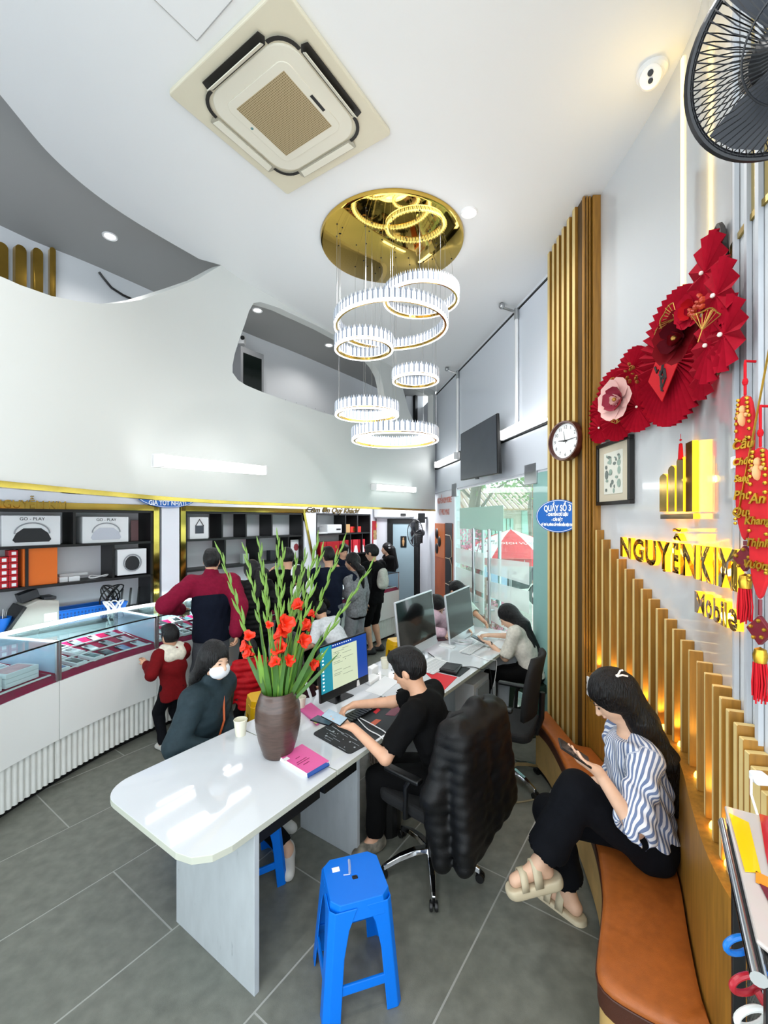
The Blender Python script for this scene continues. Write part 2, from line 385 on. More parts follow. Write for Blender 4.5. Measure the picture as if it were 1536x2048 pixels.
# ---------------------------------------------------------------- glass front wall (right, far)
rw = MB(); rw.hexa([RP(3.4,0,4.5), RP(3.4,-.1,4.5), RP(8.3,-.1,4.5), RP(8.3,0,4.5)], [RP(3.4,0,4.56), RP(3.4,-.1,4.56), RP(8.3,-.1,4.56), RP(8.3,0,4.56)])
rw.hexa([RP(3.4,-.02,2.61), RP(3.4,-.1,2.61), RP(9.6,-.1,2.61), RP(9.6,-.02,2.61)], [RP(3.4,-.02,4.56), RP(3.4,-.1,4.56), RP(9.6,-.1,4.56), RP(9.6,-.02,4.56)])
rw.hexa([RP(7.2,0,0), RP(7.2,-.1,0), RP(9.6,-.1,0), RP(9.6,0,0)], [RP(7.2,0,2.61), RP(7.2,-.1,2.61), RP(9.6,-.1,2.61), RP(9.6,0,2.61)])
wr = rw.build('wall_front', m_white); struct(wr)
def rpanel(Y0, Y1, z0, z1, d0=-.02, d1=0, m=m_panel, name='panel', parent=wr, bevel=.004):
    return MB().hexa([RP(Y0,d1,z0), RP(Y0,d0,z0), RP(Y1,d0,z0), RP(Y1,d1,z0)], [RP(Y0,d1,z1), RP(Y0,d0,z1), RP(Y1,d0,z1), RP(Y1,d1,z1)]).build(name, m, parent, bevel=bevel)
def RY(px): return (1.64+.153*4.11)/((px-768)/F+.153)
yp = [RY(1119), RY(1037), RY(918), RY(872)]
for a, b in zip(yp, yp[1:]): rpanel(a+.012, b-.012, 3.21, 4.49)
rpanel(RY(1119), RY(872), 4.495, 4.515, -.02, .004, m_dark, 'shadow_gap', bevel=0)
rpanel(RY(1119), RY(872), 3.195, 3.212, -.02, .004, m_dark, 'shadow_gap', bevel=0)
rpanel(RY(1119), RY(872), 2.63, 3.06, -.02, .0)
for px in (1037, 918):
    Y = RY(px); t = thing('sprinkler_pipe', 'white vertical pipe with a valve at its top beside the '+('tall far' if px == 918 else 'wide near')+' wall panel', 'pipe', RP(Y, .02, 3.2), 0, 'wall pipes')
    MB().tube([RP(Y, .022, 3.15), RP(Y, .022, 4.4)], .02, 10).build('pipe', m_tubew, t, smooth=True)
    v = MB(); v.tube([RP(Y, .022, 4.38), RP(Y, .022, 4.5)], .028, 10); v.tube([RP(Y, .02, 4.46), RP(Y, .18, 4.50), RP(Y, .2, 4.53)], .014, 8); v.sphere(RP(Y, .2, 4.52), .035, 10)
    v.build('valve', m_steel, t, smooth=True)
# light ledge
rpanel(RY(1118), RY(872), 3.07, 3.195, -.02, .02, m_dark, 'light_ledge', bevel=0)
def tube_lamp(p, q, out, r, label, grp='wall tube lamps', power=26):
    p, q, out = V(p), V(q), V(out).normalized(); ax = (q-p).normalized(); up = V((0, 0, 1)); t = thing('tube_lamp', label, 'tube light', (p+q)/2, 0, grp)
    MB().tube([p+ax*.03+out*r*.7, q-ax*.03+out*r*.7], r, 12).build('diffuser', m_lamp, t, smooth=True)
    b = MB(); L = (q-p).length
    M = Matrix((ax, out, up)).transposed()
    b.box((p+q)/2+out*r*.1, (L, r*.5, r*2.0), M=M)
    b.build('housing', m_tubew, t)
    for e, s in ((p, 1), (q, -1)): MB().box(e+ax*s*.015+out*r*.75, (.03, r*1.9, r*2.1), M=M).build('end_cap', m_tubew, t, bevel=.005)
    return t
tube_lamp(RP(RY(1118), .02, 3.14), RP(RY(1011), .02, 3.13), V((RN.x, RN.y, 0)), .055, 'long lit tube lamp on the ledge between the television and the slatted pillar')
tube_lamp(RP(RY(922), .02, 3.13), RP(RY(880), .02, 3.13), V((RN.x, RN.y, 0)), .055, 'lit tube lamp on the wall ledge left of the television')
def btube(a, b, label, push=.012):
    q0, z0 = BP.hit(*a, -push); q1, z1 = BP.hit(*b, -push); A = BP.off(q0, -push, z0); B_ = BP.off(q1, -push, z1); n = BP.nor((q0+q1)/2)
    return tube_lamp(A, B_, (-n.x, -n.y, 0), .045, label)
btube((303, 921), (521, 941), 'long lit tube lamp on the white gallery front above the gold trim', .16)
btube((742, 974), (826, 980), 'small far lit tube lamp at the right end of the white gallery front')
tube_lamp((-2.2, 4.38, 2.64), (-1.57, 5.18, 2.64), (0, 0, -1) if False else (.8, -.62, 0), .03, 'ceiling tube lamp of the staff aisle just behind the gallery edge')
tube_lamp((-2.62, 4.69, 2.64), (-1.9, 5.80, 2.64), (.84, -.55, 0), .03, 'ceiling tube lamp of the staff aisle nearer the shelf cabinets')
# doors, glass
m_gl = glassmat('door_glass', 'd3efe6', .10); m_frost = glassmat('frosted_glass', '9cc9c2', .80, .05); m_frost2 = mat('frosted_film', 'f2f6f3', .5, alpha=.5)
YS = [RY(1060), RY(968), RY(908)]
for i, (a, b) in enumerate(((YS[0], YS[1]), (YS[1], YS[2]))):
    d = rpanel(a+.006, b-.006, .01, 2.60, -.03, -.018, m_gl, 'door_%d' % (i+2), None, 0); struct(d)
    # frosted film bands on the glass, descending slats
    for k in range(5):
        z1 = 1.66-k*.31; z0 = max(.12, z1-.245)
        MB().hexa([RP(a+.05,-.016,z0), RP(a+.05,-.017,z0), RP(b-.05,-.017,z0), RP(b-.05,-.016,z0)], [RP(a+.05,-.016,z1), RP(a+.05,-.017,z1), RP(b-.05,-.017,z1-.05*(i == 0)), RP(b-.05,-.016,z1-.05*(i == 0))]).build('film_band', m_frost2, d)
    hx = [RY(1003), RY(984)] if i == 0 else [RY(954), RY(967)]
    for hY in (RY(986 if i == 0 else 954),):
        hb_ = MB(); hb_.tube([RP(hY, .05, .78), RP(hY, .05, 2.0)], .022, 12)
        for z in (.95, 1.85): hb_.tube([RP(hY, -.02, z), RP(hY, .05, z)], .012, 8)
        hb_.tube([RP(hY, -.09, .78), RP(hY, -.09, 2.0)], .022, 12)
        hb_.build('handle', m_steel, d, smooth=True)
    e = a if i == 0 else b
    MB().hexa([RP(e-.13,.0,2.5), RP(e-.13,-.04,2.5), RP(e+.13,-.04,2.5), RP(e+.13,.0,2.5)], [RP(e-.13,.0,2.72), RP(e-.13,-.04,2.72), RP(e+.13,-.04,2.72), RP(e+.13,.0,2.72)]).build('patch_hinge', m_steel, d, bevel=.004)
# lettering band of the door film
fb = MB(); fb.hexa([RP(YS[0]+.7,-.013,1.98), RP(YS[0]+.7,-.015,1.98), RP(YS[2]-.25,-.015,1.98), RP(YS[2]-.25,-.013,1.98)], [RP(YS[0]+.7,-.013,2.3), RP(YS[0]+.7,-.015,2.3), RP(YS[2]-.25,-.015,2.3), RP(YS[2]-.25,-.013,2.3)])
fb.build('film_band', mat('mint_film', 'bfe0d2', .5, alpha=.75), d)
sd = rpanel(3.75, RY(1063), .0, 2.61, -.03, -.018, m_frost, 'window_1', None, 0); struct(sd)
sg = rpanel(3.75, RY(1064), .02, 2.05, -.05, -.04, mat('teal_film', '7fb5b0', .5, alpha=.6), 'film', sd, 0)
# poster on the wall left of the door: orange phone print
po = thing('phone_poster', 'tall orange phone advertisement poster on the wall left of the glass door', 'poster', RP(7.7, .01, 0))
Y0, Y1 = RY(908)+.04, RY(871)
rpanel(Y0, Y1, .05, 2.05, .0, .012, mat('poster_orange', 'c9632f', .35, noise=.25, nscale=2), 'print', po, 0)
rpanel(Y0, RY(892), .05, 2.06, .012, .016, mat('poster_black', '16181b', .3), 'dark_phone', po, 0)
rpanel(RY(891), RY(873), 1.42, 2.05, .013, .02, mat('poster_orange2', 'd9742f', .3), 'camera_plateau', po, .01)
for (px, py) in ((876, 1067), (881, 1083), (876, 1097)):
    c = at(px, py, RY(px)); MB().sphere(RP(RY(px), .02, c.z), .1, 14, (.25, 1, 1), Matrix((V((RN.x, RN.y, 0)), V((RD.x, RD.y, 0)), V((0, 0, 1)))).transposed()).build('lens', m_dark, po, smooth=True)
ln = MB(); gm = mat('poster_line', 'b9a98f', .4, emit=0)
for z0 in (1.95, 1.55, 1.1, .7):
    ln.tube([RP(RY(893), .02, z0-.1), RP(RY(902), .02, z0-.1), RP(RY(906), .02, z0-.2), RP(RY(906), .02, z0-.45), RP(RY(900), .02, z0-.5)], .008, 4)
ln.build('line_pattern', gm, po)
Mx = frame(RP((RY(908)+RY(872))/2, .006, 2.46), (-RD.x, -RD.y, 0), (0, 0, 1))
text('headline', 'NGUYỄN KIM MOBILE', .145, mat('poster_red', 'd9745a', .5), Mx, .001, po, sx=.62)
Mx = frame(RP((RY(908)+RY(872))/2, .006, 2.25), (-RD.x, -RD.y, 0), (0, 0, 1))
text('headline', '17 PRO MAX', .15, mat('poster_red', 'd9745a', .5), Mx, .001, po, sx=.75)
# ---------------------------------------------------------------- slatted pillar
PL = Plan([(1.665, 4.02), (1.485, 4.0), (1.465, 3.28), (1.475, 3.25), (1.62, 3.245)], 8, True)
pc = MB(); pc.prism([(1.66, 4.02), (1.52, 3.98), (1.50, 3.30), (1.66, 3.27)], 0, CEIL); pil = pc.build('pillar', mat('dark_oak', '4a3514', .6), None); struct(pil)
for k in range(6):
    Y = 3.955-k*.112
    MB().box((1.525-.02*k/6-.012, Y, CEIL/2), (.034, .045, CEIL-.002), rz=.03).build('slat', [m_oak, m_oaklit], pil).data.polygons.foreach_set('material_index', [1, 0, 0, 0, 0, 0])
for k in range(3):
    MB().box((1.499+.021*k, 3.268, CEIL/2), (.011, .03, CEIL-.004)).build('slat', m_oak, pil, bevel=.002, seg=1)
MB().box((1.588, 3.262, CEIL/2), (.06, .04, CEIL-.004)).build('corner_board', m_oak, pil, bevel=.003)
# ---------------------------------------------------------------- sign wall
sw = MB(); strip(sw, WP, .35, WP.L, 0, .1, 0, CEIL, 70); wl = sw.build('wall_sign', m_sign, None, smooth=True); struct(wl); wl.name = 'wall_sign'
sw2 = MB(); strip(sw2, WP, .7, WP.L, -.008, .004, 3.065, 3.085, 70); g2 = sw2.build('trim_2', mat('dull_gold', 'b59b52', .3, 1), None, smooth=True); struct(g2)
q = WP.ray(1366); vs = MB(); strip(vs, WP, q-.012, q+.012, -.008, .004, 3.09, CEIL-.03, 2); o = vs.build('trim_3', mat('led_strip', 'ffe9a8', .4, emit=1.6, ecol='ffd977'), None); struct(o)
spot('led_wash', WP.off(q, -.18, CEIL-.32), .9, (1, .7, .25), 2.8, (PI, 0, 0))
for px in (1508, 1536):
    q = WP.ray(px); v2 = MB(); strip(v2, WP, q-.012, q+.012, -.004, .004, 3.09, CEIL-.05, 2); struct(v2.build('trim_4' if px == 1508 else 'trim_5', mat('dull_gold2', 'b8a468', .35, .6), None))
# wood skirting panel behind the bench, slats standing on it
ZP = .98
bp_ = MB(); strip(bp_, WP, .62, WP.L, -.09, .0, 0.0, ZP, 60); pan = bp_.build('baseboard_sign', m_oak, None, smooth=True); struct(pan)
SLATS = [(1190,1060),(1202,1079),(1218,1098),(1233,1118),(1248.6,1138),(1264.7,1158),(1281,1178),(1296,1198),(1311,1217),(1328,1238),(1344,1258),(1360,1280),(1375.5,1300),(1391.6,1322.6),(1407,1345.5),(1423,1369.5),(1438,1394),(1452,1419),(1466.8,1446.5),(1479,1475),(1491,1503),(1502,1535),(1513,1560),(1525,1585)]
SLQ = []
for (px, py) in SLATS:
    q, z = WP.hit(px+2, py, -.054); SLQ.append(q)
    b = MB(); t = WP.tan(q); M = Matrix(((t.x, WP.nor(q).x, 0), (t.y, WP.nor(q).y, 0), (0, 0, 1)))
    c = WP.off(q, -.027, (z+ZP)/2); b.box(c, (.026, .054, z-ZP), M=M)
    o = b.build('slat', [m_oak, m_oaklit], wl, bevel=.002, seg=1); o.data.polygons.foreach_set('material_index', [0,0,1,0,0,1] if len(o.data.polygons) == 6 else [0]*len(o.data.polygons))
m_spot = mat('led_chip', 'ffd27a', .4, emit=7, ecol='ffb733')
for i, (a, b) in enumerate(zip(SLQ, SLQ[1:])):
    if i % 2 or i > 20: continue
    q = (a+b)/2; p = WP.off(q, -.04, ZP+.012)
    l = MB().lathe([(0, .012), (.007, .012), (.012, 0), (.012, -.012)], (p.x, p.y, p.z), 10).build('uplight', m_spot, wl)
    spot('slat_lamp', (p.x, p.y, p.z+.03), 2.4, (1, .66, .16), 1.5, (PI, 0, 0), .01)
# ---------------------------------------------------------------- staff wall with shelves, far door wall
LP0 = V((-3.1, 5.76)); LD = V((.573, .82)).normalized(); LN = V((LD.y, -LD.x))        # LN towards the room
def LW(t, d=0, z=0): p = LP0+LD*t+LN*d; return V((p.x, p.y, z))
def Lt(px, d=0):
    k = (px-768)/F; p = LP0+LN*d; return -(p.x-k*p.y)/(LD.x-k*LD.y)
def Lz(px, py, d=0): return H-(py-HZ)/F*(LW(Lt(px, d), d).y)
LA, LE = -3.0, Lt(752)
lw = MB().hexa([LW(LA,0,0), LW(LE,0,0), LW(LE,-.12,0), LW(LA,-.12,0)], [LW(LA,0,2.7), LW(LE,0,2.7), LW(LE,-.12,2.7), LW(LA,-.12,2.7)]).build('wall_staff', m_white); struct(lw)
ec = LW(LE); dn = RP(9.57)
dw = MB(); dd = V((ec.x-.02, ec.y, 0)); Fw = V((dn.x-dd.x, dn.y-dd.y, 0)); FwN = V((Fw.y, -Fw.x, 0)).normalized(); FwD = Fw.normalized()
def FP2(u, d=0, z=0): return dd+FwD*u+FwN*d+V((0, 0, z))
def Fu(px, d=0):
    k = (px-768)/F; p = dd+FwN*d; return -(p.x-k*p.y)/(FwD.x-k*FwD.y)
dw.hexa([FP2(-.2,0,0), FP2(1.3,0,0), FP2(1.3,-.1,0), FP2(-.2,-.1,0)], [FP2(-.2,0,2.7), FP2(1.3,0,2.7), FP2(1.3,-.1,2.7), FP2(-.2,-.1,2.7)])
wf = dw.build('wall_far', m_white); struct(wf)
u0, u1 = Fu(776), Fu(838)
d4 = MB()
for a, b, z0, z1 in ((u0, u0+.13, 0, 2.13), (u1-.1, u1, 0, 2.13), (u0, u1, 2.03, 2.13)): d4.hexa([FP2(a,.06,z0), FP2(b,.06,z0), FP2(b,0,z0), FP2(a,0,z0)], [FP2(a,.06,z1), FP2(b,.06,z1), FP2(b,0,z1), FP2(a,0,z1)])
dr = d4.build('door_4', m_dark, None, bevel=.004); struct(dr)
MB().hexa([FP2(u0+.13,.03,0), FP2(u1-.1,.03,0), FP2(u1-.1,.01,0), FP2(u0+.13,.01,0)], [FP2(u0+.13,.03,2.03), FP2(u1-.1,.03,2.03), FP2(u1-.1,.01,2.03), FP2(u0+.13,.01,2.03)]).build('pane', mat('frosted_door', '9fb6bf', .35), dr)
uc = Fu(808); pl_ = MB(); pl_.hexa([FP2(uc-.07,.045,1.5), FP2(uc+.07,.045,1.5), FP2(uc+.07,.03,1.5), FP2(uc-.07,.03,1.5)], [FP2(uc-.07,.045,1.75), FP2(uc+.07,.045,1.75), FP2(uc+.07,.03,1.75), FP2(uc-.07,.03,1.75)])
pq = pl_.build('door_plaque', m_dark, dr, bevel=.008)
fg = MB(); fg.sphere(FP2(uc, .05, 1.70), .018, 10); fg.lathe([(.012, 0), (.03, .1), (.02, .14), (0, .15)], FP2(uc, .05, 1.53), 10); fg.build('figure', mat('plaque_tan', 'c79a6a', .4), pq, smooth=True)
# ---------------------------------------------------------------- ceiling cassette air conditioner
m_ac = mat('aged_ivory_plastic', 'd9d3bd', .5); m_acb = mat('ivory_panel', 'e2dfd0', .45); m_acg = mat('beige_mesh', 'b9a885', .6); m_slot = mat('slot_dark', '17140f', .6)
acs = [onz(340, 178, CEIL), onz(582, 385, CEIL), onz(778, 262, CEIL)]
ax = ((acs[1]-acs[0]).normalized()+V(((acs[2]-acs[1]).y*-1, (acs[2]-acs[1]).x, 0)).normalized()*-1)
ax = (acs[1]-acs[0]).normalized(); acc = (acs[0]+acs[2])/2; S = .455; arz = math.atan2(ax.y, ax.x)
ac = thing('air_conditioner', 'ivory square cassette air conditioner in the ceiling', 'air conditioner', acc, 0)
R3 = Matrix.Rotation(arz, 3, 'Z')
def A(u, v, z=0): return acc+R3 @ V((u, v, z))
def rr(s, r, n=8): 
    o = []
    for k, (sx, sy) in enumerate(((1,1),(-1,1),(-1,-1),(1,-1))):
        for i in range(n+1):
            w = PI/2*(k+i/n); o.append((sx*(s-r)+r*math.cos(w), sy*(s-r)+r*math.sin(w)))
    return o
def rrprism(s, r, z0, z1, n=8): 
    mb = MB(); pts = [A(*p) for p in rr(s, r, n)]; return mb.prism([(p.x, p.y) for p in pts], acc.z+z0, acc.z+z1)
rrprism(S, .02, -.028, .0).build('outer_panel', m_ac, ac, bevel=.006)
rrprism(.325, .14, -.0345, -.02).build('inner_panel', m_acb, ac, bevel=.006)
rrprism(.243, .055, -.0385, -.03).build('intake_cover', m_acb, ac, bevel=.003)
# intake mesh: rows of small slots on a beige field
g = .195
gm = MB().box(A(0, 0, -.0388), (2*g, 2*g, .002), rz=arz).build('intake_mesh', m_acg, ac)
sl_ = MB(); nrow = 34
M45 = Matrix.Rotation(arz, 3, 'Z')
for i in range(nrow):
    for j in range(nrow):
        u = -g+(i+.5)*2*g/nrow; v = -g+(j+.5)*2*g/nrow
        sl_.box(A(u, v, -.0405), (2*g/nrow*.5, 2*g/nrow*.5, .0015), rz=arz+PI/4)
o = sl_.build('mesh_slots', mat('mesh_shadow', '83744f', .7), ac); o['kind'] = 'stuff'
# four louvres and four curved corner slots
for k in range(4):
    Rk = Matrix.Rotation(PI/2*k, 3, 'Z')
    def B(u, v, z): w = Rk @ V((u, v, 0)); return A(w.x, w.y, z)
    op = k in (0, 1)
    mb = MB(); mb.plate([B(-.21, .335, -.0362), B(.21, .335, -.0362), B(.235, .36, -.0362), B(.225, .395, -.0362), B(-.225, .395, -.0362), B(-.235, .36, -.0362)], .004)
    mb.build('air_slot', m_slot if k in (1, 2) else mat('slot_shade', 'a8a495', .6), ac)
    lv = MB(); tz = .026 if k in (1, 2) else .001
    lv.plate([B(-.205, .343, -.040), B(.205, .343, -.040), B(.215, .372 if k in (1, 2) else .388, -.040-tz), B(-.215, .372 if k in (1, 2) else .388, -.040-tz)], .004); lv.build('louvre', m_acb, ac)
    c = MB(); arc = [B(.245+.105*math.cos(a)-.02, .245+.105*math.sin(a)-.02, -.0385) for a in [PI/2*i/8 for i in range(9)]]
    arc2 = [B(.245+.125*math.cos(a)-.02, .245+.125*math.sin(a)-.02, -.0385) for a in [PI/2*i/8 for i in range(9)]]
    for i in range(8): c.plate([arc[i], arc2[i], arc2[i+1], arc[i+1]], .002)
    c.build('corner_slot', m_slot, ac)
MB().box(A(.04, -.222, -.039), (.11, .018, .003), rz=arz).build('display_strip', m_dark, ac)
MB().lathe([(0, -.0395), (.009, -.0395), (.009, -.037)], A(-.06, .222, 0), 12).build('logo_dot', mat('logo_teal', '5d8a8c', .5), ac)
# ---------------------------------------------------------------- ring chandelier
CH = V((.07, 3.80, CEIL))
m_gmir = mat('gold_mirror', 'd9b455', .04, 1)
m_cry = mat('lit_crystal', 'e4e8f0', .15, emit=.04); m_cry2 = mat('grey_crystal', '8f99a8', .1, emit=.02)
m_ring = mat('led_ring', 'ffffff', .4, emit=1.5)
chd = thing('chandelier', 'gold plate chandelier with six lit crystal rings on fine wires', 'chandelier', CH)
cp = MB().lathe([(0, -.035), (.60, -.035), (.615, -.028), (.62, -.01), (.62, 0), (0, 0)], CH, 72).build('ceiling_plate', m_gmir, chd, smooth=True)
RINGS = [(842, 592, 73, 3.92), (782, 645, 111, 3.78), (728, 688, 56, 3.55), (831, 752, 44, 3.9), (734, 820, 61, 3.75), (790, 871, 84, 3.8)]
rng = random.Random(3); hol = MB()
for (px, py, hw, Y) in RINGS:
    c = at(px, py, Y); r = hw/F*Y; hh = .05
    rp = empty('ring', c); par(rp, chd)
    fr = MB(); 
    prof = [(r-.022, -hh), (r+.0, -hh), (r+.0, -hh+.018), (r-.022, -hh+.018), (r-.022, -hh)]
    fr.lathe(prof, c, 64); fr.build('gold_band', m_gold, rp)
    lb = MB(); lb.lathe([(r-.006, -hh+.02), (r-.006, hh-.01), (r-.016, hh-.01), (r-.016, -hh+.02), (r-.006, -hh+.02)], c, 64); lb.build('light_band', m_ring, rp)
    lo = MB(); lo.lathe([(r-.003, -hh-.003), (r+.012, -hh-.003), (r+.012, -hh+.008), (r-.003, -hh+.008), (r-.003, -hh-.003)], c, 64); lo.build('led_rim', m_ring, rp)
    n = int(2*PI*r/.021); cr = MB()
    for i in range(n):
        a = 2*PI*i/n
        for rad, s in ((r+.009, 1), (r-.031, -1)):
            x, y = math.cos(a), math.sin(a); w_ = .0085; t = V((-y, x, 0)); o_ = V((x, y, 0)); q = c+o_*rad
            cr.cur = i % 2; cr.add([q-t*w_+V((0,0,-hh+.02)), q+o_*.006*s+V((0,0,-hh+.02)), q+t*w_+V((0,0,-hh+.02)), q-t*w_+V((0,0,hh-.012)), q+o_*.006*s+V((0,0,hh-.006)), q+t*w_+V((0,0,hh-.012)), q+V((0,0,hh+.012))],
                   [(0,1,4,3),(1,2,5,4),(3,4,6),(4,5,6),(0,3,6,5,2)])
    o = cr.build('crystals', [m_cry, m_cry2], rp); o['kind'] = 'stuff'
    wr_ = MB()
    for i in range(6):
        a = 2*PI*i/6+rng.random(); q = c+V((math.cos(a)*(r-.01), math.sin(a)*(r-.01), hh)); tp = V((q.x, q.y, CEIL-.034))
        d_ = (V((tp.x, tp.y))-V((CH.x, CH.y)))
        if d_.length > .58: d_ = d_.normalized()*.58; tp.x, tp.y = CH.x+d_.x, CH.y+d_.y
        wr_.tube([q, tp], .0011, 4, caps=False); hol.lathe([(0, -.002), (.007, -.002), (.007, 0)], (tp.x, tp.y, CEIL-.035), 8)
    wr_.build('wires', m_steel, rp)['kind'] = 'stuff'
for i in range(14):
    a = rng.random()*6.28; r_ = rng.random()**.5*.5; hol.lathe([(0, -.002), (.006, -.002), (.006, 0)], (CH.x+r_*math.cos(a), CH.y+r_*math.sin(a), CEIL-.035), 8)
hol.build('wire_holes', m_dark, chd)['kind'] = 'stuff'
# ---------------------------------------------------------------- television
tv = thing('television', 'large dark flat television on the wall above the glass door', 'television', RP(5.6, .1, 3))
Ya, Yb = RY(996), 6.31
def TVp(Y, z, d): return RP(Y, d-(z-3)*.0, z)
bl, br, tr, tl = [at(*p) for p in ((921, 961, 6.12), (996, 947, 4.90), (994, 826, 4.90), (921, 868, 6.12))]
ux = (br-bl).normalized(); nrm = ux.cross(V((0,0,1))).normalized()
if nrm.dot(V((-1, -.2, 0))) < 0: nrm = -nrm
b = MB(); b.hexa([bl-nrm*.05, br-nrm*.05, br, bl], [tl-nrm*.03, tr-nrm*.03, tr, tl]); b.build('body', m_dark, tv, bevel=.006)
sc_ = MB(); e = .015; q = [bl.lerp(tr, e), br.lerp(tl, e), tr.lerp(bl, e), tl.lerp(br, e)]; sc_.plate([p+nrm*.003 for p in q], .004); sc_.build('screen', mat('tv_screen', '3d434c', .35, noise=.12, nscale=5), tv)
mid = (bl+tr)/2; dwall = (RX(mid.y)-mid.x)
br_ = MB(); br_.box(mid-nrm*.06+V((0,0,-.05)), (.3, .3, .04), M=Matrix((ux, V((0,0,1)), nrm)).transposed()); br_.tube([mid-nrm*.06, mid-nrm*(dwall*.985-.02)], .035, 8); br_.build('wall_bracket', m_dark, tv)
MB().box((bl+br)/2+V((0,0,-.012)), (.08, .02, .02), M=Matrix((ux, nrm, V((0,0,1)))).transposed()).build('sensor', m_dark, tv)
# ---------------------------------------------------------------- wall clock on the pillar
ckc = at(1130, 882, 3.42); ckn = V((-.92, -.39, 0)).normalized(); cx_ = V((0,0,1)).cross(ckn).normalized()
MC_ = Matrix((cx_, V((0,0,1)), ckn)).transposed()
ckc = V((1.435, 3.42, ckc.z)); hr = 40/F*3.42
ck = thing('wall_clock', 'round white wall clock with a dark wooden rim on the slatted pillar', 'clock', ckc)
def CK(x, y, z): return ckc+MC_ @ V((x, y, z))
MB().lathe([(hr*.86, .0), (hr*.86, .03), (hr*.9, .042), (hr*.97, .042), (hr, .02), (hr, -.015), (hr*.86, -.015)], ckc, 48, MC_).build('rim', mat('dark_cherry', '4a2018', .3, noise=.3), ck, smooth=True)
MB().lathe([(0, .012), (hr*.88, .012), (hr*.88, -.01), (0, -.01)], ckc, 48, MC_).build('face', mat('clock_white', 'f4f6f6', .4), ck)
for i in range(1, 13):
    a = PI/2-2*PI*i/12; text('numeral', str(i), hr*.24, m_dark, Matrix.Translation(CK(hr*.68*math.cos(a), hr*.68*math.sin(a), .0125)) @ MC_.to_4x4(), .0005, ck)
for nm, ang, L, w_ in (('hour_hand', 2*PI*(9+14/60)/12, .45, .007), ('minute_hand', 2*PI*14/60, .66, .005), ('second_hand', 2*PI*58/60, .5, .002)):
    a = PI/2-ang; dirv = V((math.cos(a), math.sin(a), 0)); n2 = V((-dirv.y, dirv.x, 0))
    MB().plate([CK(*(p)) for p in [dirv*-hr*.12+n2*w_+V((0,0,.016)), dirv*-hr*.12-n2*w_+V((0,0,.016)), dirv*hr*L-n2*w_*.4+V((0,0,.016)), dirv*hr*L+n2*w_*.4+V((0,0,.016))]], .002).build(nm, m_dark, ck)
# ---------------------------------------------------------------- oval counter sign on the pillar
m_sblue = mat('sign_blue', '1560b4', .35); m_swhite = mat('sign_white', 'f4f7fa', .4)
sgc = V((1.42, 3.56, at(1122, 1032, 3.5).z)); sn = V((-.97, -.25, 0)).normalized(); sx_ = V((0,0,1)).cross(sn)
sx_ = V((.42, -.9, 0)).normalized(); sn = sx_.cross(V((0,0,1))).normalized(); sn = sn if sn.x < 0 else -sn
def oval_sign(name, label, c, xd, nd, a, b, lines, cutx=None):
    t = thing(name, label, 'sign', c); M4 = frame(c, xd, (0,0,1)); up = V((0,0,1))
    nd = xd.cross(up).normalized()
    def P(x, y, z): return c+xd*x+up*y+nd*z
    lim = (lambda x: min(x, cutx)) if cutx else (lambda x: x)
    def ell(k): return [(lim(a*k*math.cos(w)), b*k*math.sin(w)) for w in [2*PI*i/64 for i in range(64)]]
    MB().plate([P(x, y, 0) for x, y in ell(1)], .008).build('board', m_sblue, t)
    r = MB(); e1, e2 = ell(.955), ell(.93)
    for i in range(64):
        j = (i+1) % 64
        if cutx and min(e1[i][0], e1[j][0]) >= cutx-.001: continue
        r.plate([P(*e1[i], .0046), P(*e1[j], .0046), P(*e2[j], .0046), P(*e2[i], .0046)], .001)
    r.build('white_border', m_swhite, t)
    for (s, size, y, sxx) in lines:
        text('lettering', s, size, m_swhite, frame(c+up*y+nd*.005, xd, up), .0006, t, bold=.002, sx=sxx)
    return t
sgl = oval_sign('counter_sign', 'blue oval sign with white lettering fixed to the slatted pillar', sgc, sx_, sn, .235, .135, [('QUẦY SỐ 3', .07, .062, .8), ('- CHUYỂN DỮ LIỆU', .032, .012, .8), ('- CÀI ĐẶT', .032, -.03, .8), ('- MỞ KHÓA, NÂNG CẤP PHẦN MỀM ĐIỆN THOẠI', .026, -.072, .62)], .2)
